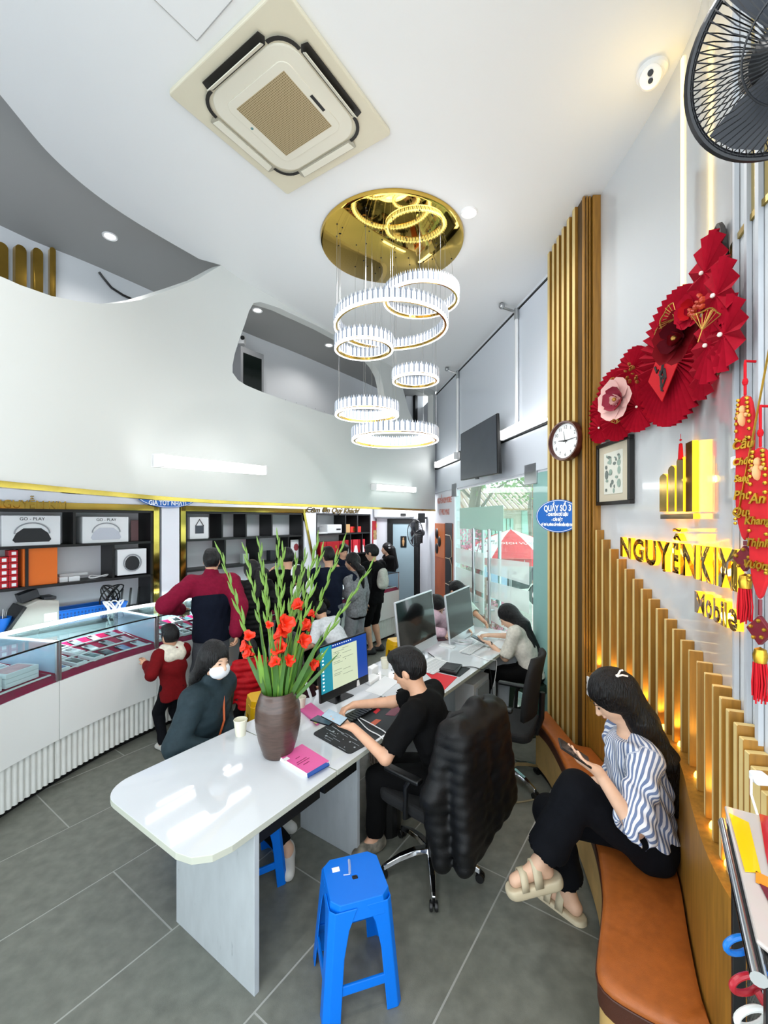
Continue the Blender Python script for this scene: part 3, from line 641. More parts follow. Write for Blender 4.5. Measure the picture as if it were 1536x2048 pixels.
# ---------------------------------------------------------------- logo sign on the curved wall
m_lgold = mat('sign_gold_face', '9a7a35', .12, 1, noise=.4, nscale=4); m_lside = mat('sign_lit_side', 'ffc02a', .4, emit=1.15, ecol='ffa90c')
ls = thing('shop_sign', 'gold backlit shop name sign with a four-bar emblem on the white wall', 'sign', WP.off(WP.ray(1380), 0, 2))
DEP = .03
def letter(ch, px0, px1, ytop0, ytop1, ybot0, ybot1):
    """one raised letter filling the pixel quad, set on the curved wall"""
    c = bpy.data.curves.new('letter', 'FONT'); c.body = ch; c.size = 1; c.extrude = 0; c.offset = .04; c.resolution_u = 4
    o = bpy.data.objects.new('letter', c); COL.objects.link(o); me = bpy.data.meshes.new_from_object(o.evaluated_get(bpy.context.evaluated_depsgraph_get())); bpy.data.objects.remove(o); me.materials.clear(); me.materials.append(m_lgold); me.materials.append(m_lside)
    xs = [v.co.x for v in me.vertices]; ys = [v.co.y for v in me.vertices]
    qa, qb = WP.ray(px0, -DEP), WP.ray(px1, -DEP); ya = WP.pos(qa).y; yb = WP.pos(qb).y
    zt0, zt1 = H-(ytop0-HZ)/F*ya, H-(ytop1-HZ)/F*yb; zb0, zb1 = H-(ybot0-HZ)/F*ya, H-(ybot1-HZ)/F*yb
    bm = bmesh.new(); bm.from_mesh(me)
    mp = {}
    for v in bm.verts:
        u = (v.co.x-min(xs))/(max(xs)-min(xs)); w = (v.co.y-min(ys))/(max(ys)-min(ys))
        q = qa+(qb-qa)*u; z = (zb0+(zb1-zb0)*u)*(1-w)+(zt0+(zt1-zt0)*u)*w
        v.co = WP.off(q, -DEP, z); mp[v.index] = WP.off(q, -.004, z)
    bm.verts.ensure_lookup_table(); faces = list(bm.faces); be = [e for e in bm.edges if len(e.link_faces) == 1]
    nv = {}
    for e in be:
        for v in e.verts:
            if v not in nv: nv[v] = bm.verts.new(mp[v.index])
    for e in be:
        f = bm.faces.new((e.verts[0], e.verts[1], nv[e.verts[1]], nv[e.verts[0]])); f.material_index = 1
    bm.to_mesh(me); bm.free(); me.name = 'letter'
    o = bpy.data.objects.new('letter', me); COL.objects.link(o); par(o, ls)
def zz(x0, y0, x1, y1): return lambda x: y0+(y1-y0)*(x-x0)/(x1-x0)
tp, bt = zz(1240, 1074, 1474, 1100), zz(1240, 1116, 1474, 1184)
bt = zz(1240, 1112, 1470, 1184)
XS = [(1240, 1262), (1266, 1287), (1290, 1312), (1313, 1340), (1344, 1357), (1360, 1392), (1398, 1423), (1426, 1433), (1436, 1474)]
for ch, (a, b) in zip('NGUYENKIM', XS): letter(ch, a, b, tp(a), tp(b), bt(a), bt(b))
# marks over and under the E and under the Y
letter('^', 1344, 1362, 1066, 1068, 1080, 1082); letter('~', 1345, 1362, 1055, 1057, 1063, 1065); letter('.', 1325, 1331, 1139, 1140, 1143, 1144)
tp, bt = zz(1388, 1182, 1470, 1213), zz(1388, 1224, 1470, 1266)
for ch, (a, b) in zip('Mobile', [(1389, 1410), (1411, 1424), (1426, 1440), (1441, 1447), (1448, 1453), (1455, 1474)]):
    letter(ch, a, b, tp(a)+(8 if ch in 'oe' else 0), tp(b)+(8 if ch in 'oe' else 0), bt(a), bt(b))
def wbox(px0, px1, z0, z1, d0, d1, ms, name, parent, rnd=0):
    q0, q1 = WP.ray(px0, -d1), WP.ray(px1, -d1); p = []
    pts = [(q0, z0), (q1, z0), (q1, z1-rnd), ((q0*.15+q1*.85), z1-rnd*.4), ((q0+q1)/2, z1), ((q0*.85+q1*.15), z1-rnd*.4), (q0, z1-rnd)] if rnd else [(q0, z0), (q1, z0), (q1, z1), (q0, z1)]
    k = len(pts); mb = MB(); vs = [WP.off(q, -d1, z) for q, z in pts]+[WP.off(q, -d0, z) for q, z in pts]
    mb.add(vs, [tuple(range(k))]); mb.cur = 1
    mb.add(vs, [(i, (i+1) % k, k+(i+1) % k, k+i) for i in range(k)]+[tuple(range(2*k-1, k-1, -1))])
    return mb.build(name, ms, parent)
for (a, b, y1, rd) in ((1319, 1333, 946, .02), (1336, 1349, 929, .02), (1353, 1366, 911, .02), (1371, 1384, 880, 0)):
    Y = WP.pos(WP.ray(b, -.028)).y; wbox(a, b, H-(1023-HZ)/F*Y, H-(y1-HZ)/F*Y, .004, .028, [m_lgold, m_lside], 'emblem_bar', ls, rd)
Y = WP.pos(WP.ray(1355, -.028)).y; wbox(1320, 1386, H-(1038-HZ)/F*Y, H-(1028-HZ)/F*Y, .004, .028, [m_lgold, m_lside], 'emblem_base', ls)
for px, py in ((1340, 1100), (1440, 1140), (1360, 960), (1440, 1230)):
    q, z = WP.hit(px, py, -.03); l = point('sign_glow', WP.off(q, -.02, z), .45, (1, .62, .1), .02)
# small ones: sockets, picture, smart switch
def wframe(q, z, d): t = WP.tan(q); n = WP.nor(q); return WP.off(q, -d, z), V((t.x, t.y, 0)), V((-n.x, -n.y, 0))
q0, z0 = WP.hit(1197, 886, -.02); q1, z1 = WP.hit(1264, 1012, -.02)
zt = WP.hit(1240, 872, -.02)[1]; qm = (q0+q1)/2; c, xd, nd = wframe(qm, (zt+z1)/2+.0, .025); w_, h_ = (q1-q0), 128/F*WP.pos(qm).y
pf = thing('framed_picture', 'black framed folk print of grey birds on the white wall', 'picture', c)
MX = Matrix((xd, nd, V((0,0,1)))).transposed()
for dx, dz, sx2, sz2 in ((0, h_/2-.012, w_, .025), (0, -h_/2+.012, w_, .025), (w_/2-.012, 0, .025, h_-.05), (-w_/2+.012, 0, .025, h_-.05)):
    MB().box(c+xd*dx+V((0,0,dz)), (sx2, .035, sz2), M=MX).build('frame_rail', m_dark, pf, bevel=.003)
MB().box(c-nd*.004, (w_-.04, .012, h_-.04), M=MX).build('mount', mat('beige_mount', 'c6bca6', .7), pf)
MB().box(c+nd*.003, (w_*.55, .004, h_*.66), M=MX).build('print', mat('print_paper', 'dcdccf', .6), pf)
ar = MB(); rg = random.Random(5)
for i in range(26):
    a = rg.uniform(-.2, .2)*w_; b_ = rg.uniform(-.29, .29)*h_; r_ = rg.uniform(.008, .022)
    ar.cur = i % 2; ar.plate([c+nd*(.0058+.00012*i)+xd*(a+r_*math.cos(k)*1.2)+V((0,0,b_+r_*math.sin(k)*(.6+.5*(i % 3)))) for k in [2*PI*j/9+i for j in range(9)]], .0006)
ar.build('bird_print', [mat('print_grey', '6f7872', .6), mat('print_green', '93a79a', .6)], pf)['kind'] = 'stuff'
# sockets on the wood panel by the pillar
so = thing('wall_socket', 'white double socket plate on the wood panel beside the pillar', 'socket', WP.off(WP.ray(1183), -.09, .9))
for px in (1172, 1189):
    q, z = WP.hit(px, 1364, -.1); c2, xd2, nd2 = wframe(q, z, .095)
    MX2 = Matrix((xd2, nd2, V((0,0,1)))).transposed(); MB().box(c2+V((0,0,-.02)), (.1, .012, .14), M=MX2).build('plate', m_tubew, so, bevel=.004)
    hm = MB()
    for dz in (-.03, .02):
        for dx in (-.012, .012): hm.box(c2+nd2*.0065+xd2*dx+V((0,0,dz-.02)), (.005, .002, .014), M=MX2)
    hm.build('pin_holes', m_dark, so)['kind'] = 'stuff'
# security camera in the corner of the ceiling
q, z = WP.hit(1350, 78, -.1); cc = WP.off(WP.ray(1352), -.12, CEIL)
sec = thing('security_camera', 'white dome security camera under the ceiling by the led strip', 'camera', cc)
MB().lathe([(0, 0), (.075, 0), (.075, -.02), (.06, -.035), (0, -.04)], cc, 24).build('base', m_tubew, sec, smooth=True)
aim = (V((0, 0, 2.5))-cc).normalized(); tmp = cc+V((-.02, -.02, -.06)); MM = aim.to_track_quat('Z', 'Y').to_matrix()
MB().lathe([(0, -.06), (.045, -.05), (.055, 0), (.05, .045), (.042, .05), (0, .05)], tmp, 20, MM).build('body', m_tubew, sec, smooth=True)
for dy, r_ in ((.016, .014), (-.016, .012)): MB().lathe([(0, .056), (r_, .056), (r_, .045)], tmp+MM @ V((0, dy, 0)), 12, MM).build('lens', m_dark, sec)

# gallery furnishings seen through the openings
gl_ = thing('gallery_emblem', 'row of gold rounded bars on the gallery back wall at the far left', 'sign', IP.off(IP.ray(60), -.03, 3.5))
for px0, px1, y1 in ((-14, 11, 494), (25, 47, 499), (60, 81, 505), (94, 106, 502)):
    qa, qb = IP.ray(px0, -.03), IP.ray(px1, -.03); Y = IP.pos(qb).y; z1 = H-(y1-HZ)/F*Y; z0 = 2.9; r_ = (qb-qa)/2; pts = [(qa, z0), (qb, z0)]+[((qa+qb)/2+r_*math.cos(a), z1-r_+r_*math.sin(a)) for a in [PI*i/8 for i in range(9)]]
    vs = [IP.off(q, -.06, z) for q, z in pts]+[IP.off(q, -.005, z) for q, z in pts]; k = len(pts); MB().add(vs, [tuple(range(k))]+[(i, (i+1) % k, k+(i+1) % k, k+i) for i in range(k)]).build('bar', m_gold, gl_)
cpts = [IP.off(*[IP.ray(px, -.03), -.03], H-(py-HZ)/F*IP.pos(IP.ray(px, -.03)).y) for px, py in ((196, 546), (205, 556), (222, 577), (245, 592), (268, 602))]
tag(MB().tube(cpts, .012, 6).build('wall_cable', m_dark, None, smooth=True), 'black cable drooping across the white gallery back wall', 'cable')
gc = thing('glass_cabinet', 'grey framed cabinet with dark glass in the rounded gallery opening', 'cabinet', IP.off(IP.ray(500), -.1, 2.8))
qa, qb = IP.ray(482, -.25), IP.ray(527, -.25); Y = IP.pos((qa+qb)/2).y; z1 = H-(697-HZ)/F*(Y-.2); z0 = 2.72
def gbx(a, b, d0, d1, zz0, zz1, m, nm): mb = MB(); strip(mb, IP, a, b, -d1, -d0, zz0, zz1, 2); return mb.build(nm, m, gc)
m_gcab = mat('grey_steel', '85878a', .5); gbx(qa, qb, .01, .24, z0, z1, m_gcab, 'body')
w_ = (qb-qa); gbx(qa+.1*w_, qb-.1*w_, .24, .247, z0+.05, z1-.08, mat('cabinet_glass', '0d1412', .1), 'glass'); gbx(qa+.1*w_, qb-.1*w_, .247, .255, (z0+z1)/2+.05, (z0+z1)/2+.09, m_gcab, 'shelf_edge')
q, z = IP.hit(484, 680, -.12); p = IP.off(q, -.12, z); t = thing('gallery_camera', 'small white camera above the grey gallery cabinet', 'camera', p); MB().box(p, (.08, .1, .13)).build('body', m_tubew, t, bevel=.012); MB().sphere(p+V((.02, -.05, .01)), .03, 10).build('lens', m_dark, t, smooth=True); MB().box(p+V((-.03, .06, -.03)), (.05, .1, .04)).build('bracket', m_tubew, t)
# ---------------------------------------------------------------- red paper fan cluster on the sign wall
m_red = mat('red_paper', '9c0a22', .8, noise=.1, nscale=60, spec=.08); m_red2 = mat('red_paper_deep', '64060f', .8, spec=.08); m_pink = mat('pink_felt', 'e3b4ac', .8); m_cardr = mat('red_card', 'c0121f', .6, spec=.15)
m_gleaf = mat('gold_leaf', 'b88a45', .35, .8); m_pearl = mat('pearl', 'f0e6dc', .3)
fc = thing('paper_fan_cluster', 'cluster of pleated red paper fans with felt flowers on the white wall', 'decoration', WP.off(WP.ray(1330), 0, 2.9))
def turned(q, z, d, th):
    c = WP.off(q, -d, z); v = V((c.x, c.y, 0)).normalized(); p = V((-v.y, v.x, 0)); nw = WP.nor(q)
    if p.dot(V((-nw.x, -nw.y, 0))) < 0: p = -p
    nd = -v*math.cos(th)+p*math.sin(th); return c, V((0,0,1)).cross(nd).normalized(), nd
def rosette(px, py, th, depth, pleats=28, ratio=None, m=m_red, name='rosette'):
    """pleated paper disc standing off the wall; rx, px in picture columns give its real radius"""
    q, z = WP.hit(px, py, -depth); c, xd, nd = turned(q, z, depth, th); r = ratio
    mb = MB(); n = pleats*2; vs = [c+nd*.012]; up = V((0,0,1))
    for i in range(n):
        a = 2*PI*i/n; e = (.012 if i % 2 else -.012)*(r/.2)**.5; rr_ = r*(1 if i % 2 else .985)
        vs.append(c+xd*(.12*r*math.cos(a))+up*(.12*r*math.sin(a))+nd*(e*.25+.004))
    for i in range(n):
        a = 2*PI*i/n; e = (.014 if i % 2 else -.014)*(r/.2)**.5
        vs.append(c+xd*(r*math.cos(a))+up*(r*math.sin(a))+nd*e)
    fs = []
    for i in range(n):
        j = (i+1) % n; fs += [(0, 1+i, 1+j), (1+i, 1+n+i, 1+n+j, 1+j)]
    mb.add(vs, fs); o = mb.build(name, m, fc)
    MB().sphere(c+nd*.016, .008, 8).build('bead', m_pearl, o)
    return c, xd, nd
def rad(py_span, px): return py_span/2/F*WP.pos(WP.ray(px, -.06)).y
m_ringd = mat('dark_wire', '2a2522', .6)
big = rosette(1345, 718, 1.08, .08, 44, rad(262, 1345))
for (px, py, sp, d, n_) in ((1412, 545, 150, .06, 13), (1436, 590, 140, .065, 12), (1414, 630, 170, .05, 14), (1450, 668, 150, .06, 12), (1408, 740, 130, .035, 12), (1420, 690, 150, .07, 14),
                        (1266, 735, 84, .04, 22), (1228, 782, 90, .05, 24), (1202, 820, 62, .04, 20), (1201, 856, 62, .05, 20), (1236, 838, 88, .07, 24), (1277, 814, 100, .06, 24), (1246, 800, 80, .03, 22)):
    rosette(px, py, 1.18 if px > 1350 else .8, d, n_, rad(sp, px))
# diamond card with a brushed character
c, xd, nd = big; up = V((0,0,1)); r_ = rad(112, 1345); c = c-up*.07+nd*.02
MB().plate([c+nd*.03+xd*(.0)+up*-r_, c+nd*.03+xd*r_*.95, c+nd*.03+up*r_, c+nd*.03-xd*r_*.95], .004).build('diamond_card', m_cardr, fc)
br = MB()
for pts in ([(-.42,.35),(-.30,.12),(-.2,.2)], [(.0,.42),(.08,.3),(.0,.12)], [(.12,.3),(.02,-.05),(.2,.1),(.1,-.25)], [(-.1,-.02),(.05,-.15),(-.05,-.3)], [(.2,.05),(.28,-.25),(.08,-.5),(-.08,-.42)], [(-.05,.1),(.02,-.62),(.12,-.66)]):
    br.tube([c+nd*.034+xd*x*r_+up*y*r_ for x, y in pts], .008, 5, r2=.004)
br.build('brush_character', mat('ink', '1a0c0c', .6), fc)['kind'] = 'stuff'
def petal_flower(px, py, depth, size, m1, m2, petals=6, tilt=.5, gold=False):
    q, z = WP.hit(px, py, -depth); c, xd, nd = turned(q, z, depth, .8); f = empty('felt_flower', c); par(f, fc)
    for ring, (k, s, lift) in enumerate(((petals, 1, .25), (petals-1, .68, .7), (3, .4, 1.1))):
        for i in range(k):
            a = 2*PI*i/k+ring*.5; di = xd*math.cos(a)+up*math.sin(a); tt = nd.cross(di); pts = []
            for u, w in ((.05, .12), (.35, .42), (.7, .5), (.95, .32), (1.02, 0)):
                pts.append((di*u*s*size*math.cos(lift*u)+nd*(u*s*size*math.sin(lift*u)+.01), w*s*size))
            vs = []; 
            for p_, w in pts: vs += [c+p_-tt*w+nd*abs(w)*.35, c+p_, c+p_+tt*w+nd*abs(w)*.35]
            fs = [(3*j+e, 3*j+e+1, 3*j+e+4, 3*j+e+3) for j in range(len(pts)-1) for e in (0, 1)]
            MB().add(vs, fs).build('petal', m1 if ring != 1 else m2, f, smooth='all')
    MB().sphere(c+nd*size*.35, size*.1, 8).build('stamen', m_gleaf, f)
petal_flower(1240, 800, .12, rad(84, 1240), m_pink, mat('felt_wine', '8f2038', .8))
petal_flower(1364, 678, .12, rad(92, 1362), m_red2, mat('felt_dark', '4a0610', .8, spec=.08), 5)
petal_flower(1390, 622, .09, rad(70, 1396), m_red, mat('felt_red', 'ae0f18', .8, spec=.1), 6)
for (px, py, ang, s, d) in ((1354, 636, 2.6, .07, .14), (1350, 660, 3.4, .085, .14), (1404, 660, 1.2, .065, .11), (1228, 770, 2.4, .05, .14), (1232, 832, 4.6, .045, .12)):
    q, z = WP.hit(px, py, -d); c, xd, nd = turned(q, z, d, .6); lf = MB(); n = 9
    for i in range(n):      # ginkgo leaf: open ribs in a fan with a curved outer wire
        a = ang-.8+1.6*i/(n-1); lf.tube([c, c+(xd*math.cos(a)+up*math.sin(a))*s+nd*.012*math.sin(i)], .0016, 4, caps=False)
    lf.tube([c+(xd*math.cos(a)+up*math.sin(a))*s*(1+.05*math.sin(7*a)) for a in [ang-.8+1.6*i/12 for i in range(13)]], .003, 5)
    lf.tube([c, c-(xd*math.cos(ang)+up*math.sin(ang))*s*.6], .002, 4); lf.build('ginkgo_leaf', m_gleaf, fc)
hy = MB(); rg = random.Random(2)
for i in range(16):
    q, z = WP.hit(1262+rg.uniform(-12, 12), 742+rg.uniform(-20, 24), -.1); c, xd, nd = wframe(q, z, .1)
    hy.sphere(c, .012, 6, (1, 1, .5), Matrix.Rotation(rg.random()*3, 3, 'X'))
hy.build('hydrangea', mat('copper_petal', '9c5a28', .35, .6), fc)['kind'] = 'stuff'
hy = MB()
for i in range(18):
    q, z = WP.hit(1392+rg.uniform(-14, 14), 612+rg.uniform(-22, 24), -.12); c, xd, nd = wframe(q, z, .12); hy.sphere(c, .011, 6, (1, 1, .5), Matrix.Rotation(rg.random()*3, 3, 'X'))
hy.build('hydrangea', mat('orange_petal', 'b3391c', .5), fc)['kind'] = 'stuff'
q, z = WP.hit(1428, 640, -.02); c, xd, nd = wframe(q, z, .02)
MB().tube([c+xd*.06+xd*.13*math.cos(a)+up*.27*math.sin(a)+up*.05 for a in [2*PI*i/40 for i in range(40)]], .012, 6, closed=True).build('wire_ring', m_ringd, fc)
# small red tassel hanging from the cluster
q, z = WP.hit(1361, 868, -.03); c, xd, nd = wframe(q, z, .03); ts = MB(); ts.tube([c, c-up*.03], .0015, 4); ts.sphere(c-up*.03, .006, 8); ts.lathe([(.0, -.045), (.008, -.05), (.011, -.1), (.012, -.13), (0, -.13)], c, 10); ts.build('tassel', m_cardr, fc)
# ---------------------------------------------------------------- hanging couplets with diamond pendants
m_vel = mat('red_velvet', 'c40f1b', .8, noise=.15, nscale=30); m_gfoil = mat('gold_foil', 'd8a93a', .3, .9, noise=.3, nscale=40); m_pearlf = mat('peach_relief', 'e0a06a', .6); m_wine = mat('wine_lacquer', '6e1020', .4)
def couplet(px, ytop, ya, yb, wpx, chars, label, ydia, ytas, pxd, drop=0):
    dep = .05
    q, zt = WP.hit(px, ytop, -dep); Yd = WP.pos(q).y
    c0, xd, nd = turned(q, zt, dep, .75); k = Yd/F; Z = lambda y: H-(y-HZ)*k
    t = thing('hanging_couplet', label, 'wall hanging', c0, 0)
    hk = MB(); hk.tube([c0-nd*.04, c0, c0-up*.01, V((c0.x, c0.y, Z(ya)))], .004, 6); hk.sphere(V((c0.x, c0.y, Z(ya)+.04)), .008, 8, (1, 1, 1.6)); hk.build('red_cord', m_cardr, t)
    za, zb = Z(ya), Z(yb); hw_ = wpx/2*1.0/F*Yd*1.3; L = za-zb
    prof = [(0, 0), (.55, .02), (.8, .06), (1, .14), (1, .3), (.92, .45), (1, .6), (.95, .75), (.7, .88), (.3, .97), (0, 1)]
    lt = [c0*1+V((0, 0, za-v*L-c0.z))+xd*hw_*w for w, v in prof]; rt = [c0*1+V((0, 0, za-v*L-c0.z))-xd*hw_*w for w, v in prof[::-1][1:-1]]
    MB().plate(lt+rt, .012).build('banner', m_vel, t, bevel=.004)
    def bc(v, x=0): return c0+V((0, 0, za-v*L-c0.z))+xd*hw_*x+nd*.009
    g = MB(); rg = random.Random(int(px))
    for v in (.03, .06, .09, .12, .15, .19, .24, .30):
        for x in (-.72, .72): g.sphere(bc(v, x*(.6+v*1.5 if v < .14 else .98)), hw_*.2, 7, (1, 1, 1))
    for v in (.55, .57, .8, .82, .85, .88): g.sphere(bc(v, .8*rg.choice((-1, 1))), hw_*.18, 7)
    g.build('gold_ornament', m_gfoil, t)['kind'] = 'stuff'
    f = MB(); f.sphere(bc(.1), hw_*.38, 10, (1, .6, 1.2)); f.sphere(bc(.165), hw_*.6, 10, (.9, .4, 1.3)); f.sphere(bc(.14, .4), hw_*.25, 8); f.sphere(bc(.14, -.4), hw_*.25, 8); f.build('relief_figure', m_pearlf, t, smooth=True)
    for i, ch in enumerate(chars):
        v = .30+.58*i/len(chars)+.04
        text('lettering', ch, hw_*(1.3 if len(ch) < 4 else 1.0), m_gfoil, frame(bc(v), xd, up), .003, t, shear=.2, bold=.001)
    dz = Z(ydia); dc = V((c0.x, c0.y, dz))+xd*((px-pxd)*-k*1.0 if False else 0); s = hw_*1.35
    dm = MB(); dm.tube([V((c0.x, c0.y, zb)), dc+up*s], .005, 5); dm.build('cord', m_wine, t)
    d_ = MB().plate([dc-up*s, dc+xd*s*.9, dc+up*s, dc-xd*s*.9], .014).build('diamond_pendant', m_wine, t, bevel=.002)
    gd = MB()
    for a, r0 in ((.3, .02), (1.5, .028), (2.8, .022), (4.2, .026), (5.3, .02)): gd.sphere(dc+nd*.009+xd*r0*math.cos(a)+up*r0*math.sin(a), .006, 6)
    gd.build('gold_print', m_gfoil, t)['kind'] = 'stuff'
    tz = Z(ytas); tt = V((c0.x, c0.y, 0)); tcp = MB(); tcp.lathe([(0, dz-s-.005), (.014, dz-s-.012), (.018, dz-s-.03), (.015, dz-s-.05), (0, dz-s-.052)], tt, 12); tcp.build('tassel_cap', m_gfoil, t, smooth=True)
    tz1 = dz-s-.05; th = MB()
    for i in range(26):
        a = i*2.4; r0 = .016*math.sqrt(i/26); th.tube([tt+V((r0*math.cos(a), r0*math.sin(a), tz1)), tt+V((1.3*r0*math.cos(a+.2), 1.3*r0*math.sin(a+.2), (tz1+tz)/2)), tt+V((1.2*r0*math.cos(a), 1.2*r0*math.sin(a), tz+rg.uniform(0, .02)))], .0026, 4)
    th.build('tassel', m_cardr, t)['kind'] = 'stuff'
couplet(1489, 722, 788, 1082, 30, ['Cầu', 'Chúc', 'Sang', 'Phú', 'Quý'], 'farther red hanging couplet with gold lettering beside the gold sign', 1118, 1250, 1489)
couplet(1519, 812, 893, 1200, 34, ['An', 'Khang', 'Thịnh', 'Vượng'], 'nearer red hanging couplet with a wine diamond pendant and long tassel', 1262, 1408, 1504)
# ---------------------------------------------------------------- big wall fan at the top right
fcn = at(1592, 88, 1.0); fn_ = V((-.35, -.75, -.55)).normalized(); MF = fn_.to_track_quat('Z', 'Y').to_matrix(); R_ = .205
wf_ = thing('wall_fan', 'large black wire cage fan high on the wall at the top corner', 'fan', fcn)
m_fanb = mat('fan_black', '14161b', .35)
cg = MB()
for i in range(72):
    a = 2*PI*i/72; pth = []
    for u in (.14, .4, .7, .93, 1.0):
        b_ = a+.5*(1-u); pth.append(fcn+MF @ V((R_*u*math.cos(b_), R_*u*math.sin(b_), .075*(1-u**3))))
    cg.tube(pth, .0017, 4, caps=False)
    pth = []
    for u in (.2, .5, .8, .95, 1.0):
        b_ = a-.4*(1-u); pth.append(fcn+MF @ V((R_*u*math.cos(b_), R_*u*math.sin(b_), -.085*(1-u**3)-.03)))
    cg.tube(pth, .0017, 4, caps=False)
cg.build('cage_wires', m_fanb, wf_)['kind'] = 'stuff'
rm = MB(); circ = lambda r, z: [fcn+MF @ V((r*math.cos(2*PI*i/64), r*math.sin(2*PI*i/64), z)) for i in range(64)]
rm.tube(circ(R_, 0), .006, 6, closed=True); rm.tube(circ(R_, -.03), .006, 6, closed=True); rm.tube(circ(R_*.98, -.015), .009, 6, closed=True); rm.tube(circ(R_*.55, .064), .0025, 5, closed=True); rm.build('cage_rim', m_fanb, wf_)
MB().lathe([(0, .085), (.03, .083), (.042, .07), (.042, .06)], fcn, 24, MF).build('cage_badge', m_fanb, wf_, smooth=True)
for k in range(3):
    a0 = 2*PI*k/3; vs = []
    for u in (.16, .45, .75, .92):
        for dv in (-1, 0, 1): 
            b_ = a0+dv*.42*(1.1-u*.3); vs.append(fcn+MF @ V((R_*u*math.cos(b_), R_*u*math.sin(b_), -.012+dv*.02)))
    MB().add(vs, [(3*i+e, 3*i+e+1, 3*i+e+4, 3*i+e+3) for i in range(3) for e in (0, 1)]).build('blade', mat('fan_blade', '2a2e36', .3), wf_, smooth='all')
mo = MB(); mo.lathe([(0, -.26), (.05, -.25), (.065, -.2), (.065, -.1), (.03, -.06), (.02, .02), (0, .02)], fcn, 20, MF); mo.build('motor', m_fanb, wf_, smooth=True)
q = WP.ray(1530); hub = fcn+MF @ V((0, 0, -.22)); wq = WP.off(WP.L-1.0, -.01, hub.z)
best = min((WP.off(WP.L*i/200, 0, hub.z) for i in range(201)), key=lambda p: (p-hub).length); MB().tube([hub, hub.lerp(best, .5)+V((0,0,-.05)), best], .022, 8).build('wall_arm', m_fanb, wf_, smooth=True)
# wall conduits below the fan
for i, px in enumerate((1478, 1502, 1524)):
    q = WP.ray(px); t = thing('wall_conduit', ('first' if i == 0 else 'second' if i == 1 else 'third')+' thin grey cable conduit from the sign, running up behind the fan', 'conduit', WP.off(q, -.01, 3), 0, 'wall conduits')
    strip(MB(), WP, 0, .1, 0, 0, 0, 0, 2); mb = MB(); strip(mb, WP, q-.009, q+.009, -.016, -.002, 1.45, CEIL-.02, 2); mb.build('channel', mat('grey_pvc', 'b9bdc2', .45), t)
    v = MB(); strip(v, WP, q-.013, q+.013, -.02, -.002, 2.3, 2.34, 2); v.build('clip', m_tubew, t)
# ---------------------------------------------------------------- the street beyond the glass front
gr_ = MB().prism([(RX(3.3)+.12, 3.3), (14, 3.3), (14, 30), (-3.6, 30), (RX(14)+.1, 14)][::1], -.2, -.01).build('pavement', mat('pale_pavement', 'b9b6ad', .8, noise=.15, nscale=6)); struct(gr_)
# opposite houses
hs_ = thing('street_house', 'pale green house with a tin roof across the street', 'building', (4.5, 19, 0))
def hb(x0, x1, y0, z0, z1, m, nm, d=.3): return MB().hexa([(x0,y0,z0),(x1,y0,z0),(x1,y0+d,z0),(x0,y0+d,z0)],[(x0,y0,z1),(x1,y0,z1),(x1,y0+d,z1),(x0,y0+d,z1)]).build(nm, m, hs_)
m_mint = mat('mint_wall', 'a9cfc0', .7); hb(1.0, 9.5, 19, -.1, 2.6, mat('cream_wall', 'cfc7b6', .8), 'wall', 3)
for i in range(16): hb(3.1+.16*i, 3.22+.16*i, 18.9, .9, 2.15, m_mint, 'shutter_slat', .08)
hb(6.0, 6.8, 18.9, 0, 2.5, m_mint, 'door', .1); hb(1.3, 2.6, 18.9, .7, 2.1, mat('dark_window', '4b5355', .3), 'window', .1); hb(7.1, 8.2, 18.9, .7, 2.0, MATS['dark_window'], 'window', .1)
rf = mat('tin_roof', 'a98c7c', .6)
for i in range(34):
    x = .8+i*.26; MB().hexa([(x,18.3,2.5),(x+.2,18.3,2.5),(x+.2,21.5,3.6),(x,21.5,3.6)],[(x+.02,18.3,2.56),(x+.18,18.3,2.56),(x+.18,21.5,3.66),(x+.02,21.5,3.66)]).build('roof_sheet', rf, hs_)
h2_ = thing('street_house', 'pink walled building with an orange roof at the far left of the street', 'building', (2, 22, 0)); hs_ = h2_
hb(-2.5, 4.2, 23, -.1, 4.2, mat('pink_wall', 'd7a592', .8), 'wall', 3)
for i in range(3): hb(.6+1.1*i, 1.3+1.1*i, 22.95, 2.6, 3.6, MATS['dark_window'], 'window', .1)
hb(-2.8, 4.5, 22.6, 4.2, 4.5, mat('orange_roof', 'c07a52', .7), 'roof', 3.6)
def leafcloud(name, m, parent, c, R_, n, sz, seed, sq=.7):
    rg = np.random.RandomState(seed); P = rg.normal(size=(n, 3)); P = P/np.linalg.norm(P, axis=1)[:, None]*(rg.rand(n, 1)**.45)*R_*np.array([1, 1, sq])+np.array(c); vs = []; fs = []
    for i, p in enumerate(P):
        a = rg.normal(size=3); a /= np.linalg.norm(a); b = np.cross(a, rg.normal(size=3)); b /= np.linalg.norm(b); q = sz*rg.uniform(.6, 1.3); k = len(vs); vs += [p-a*q, p-b*q*.5, p+a*q, p+b*q*.5]; fs.append((k, k+1, k+2, k+3))
    o = MB().add(vs, fs).build(name, m, parent); o['kind'] = 'stuff'; return o
m_bark = mat('bark', '7d7264', .9, noise=.3, nscale=9); m_tree = mat('tree_leaf', '7e9a58', .7, noise=.3, nscale=4)
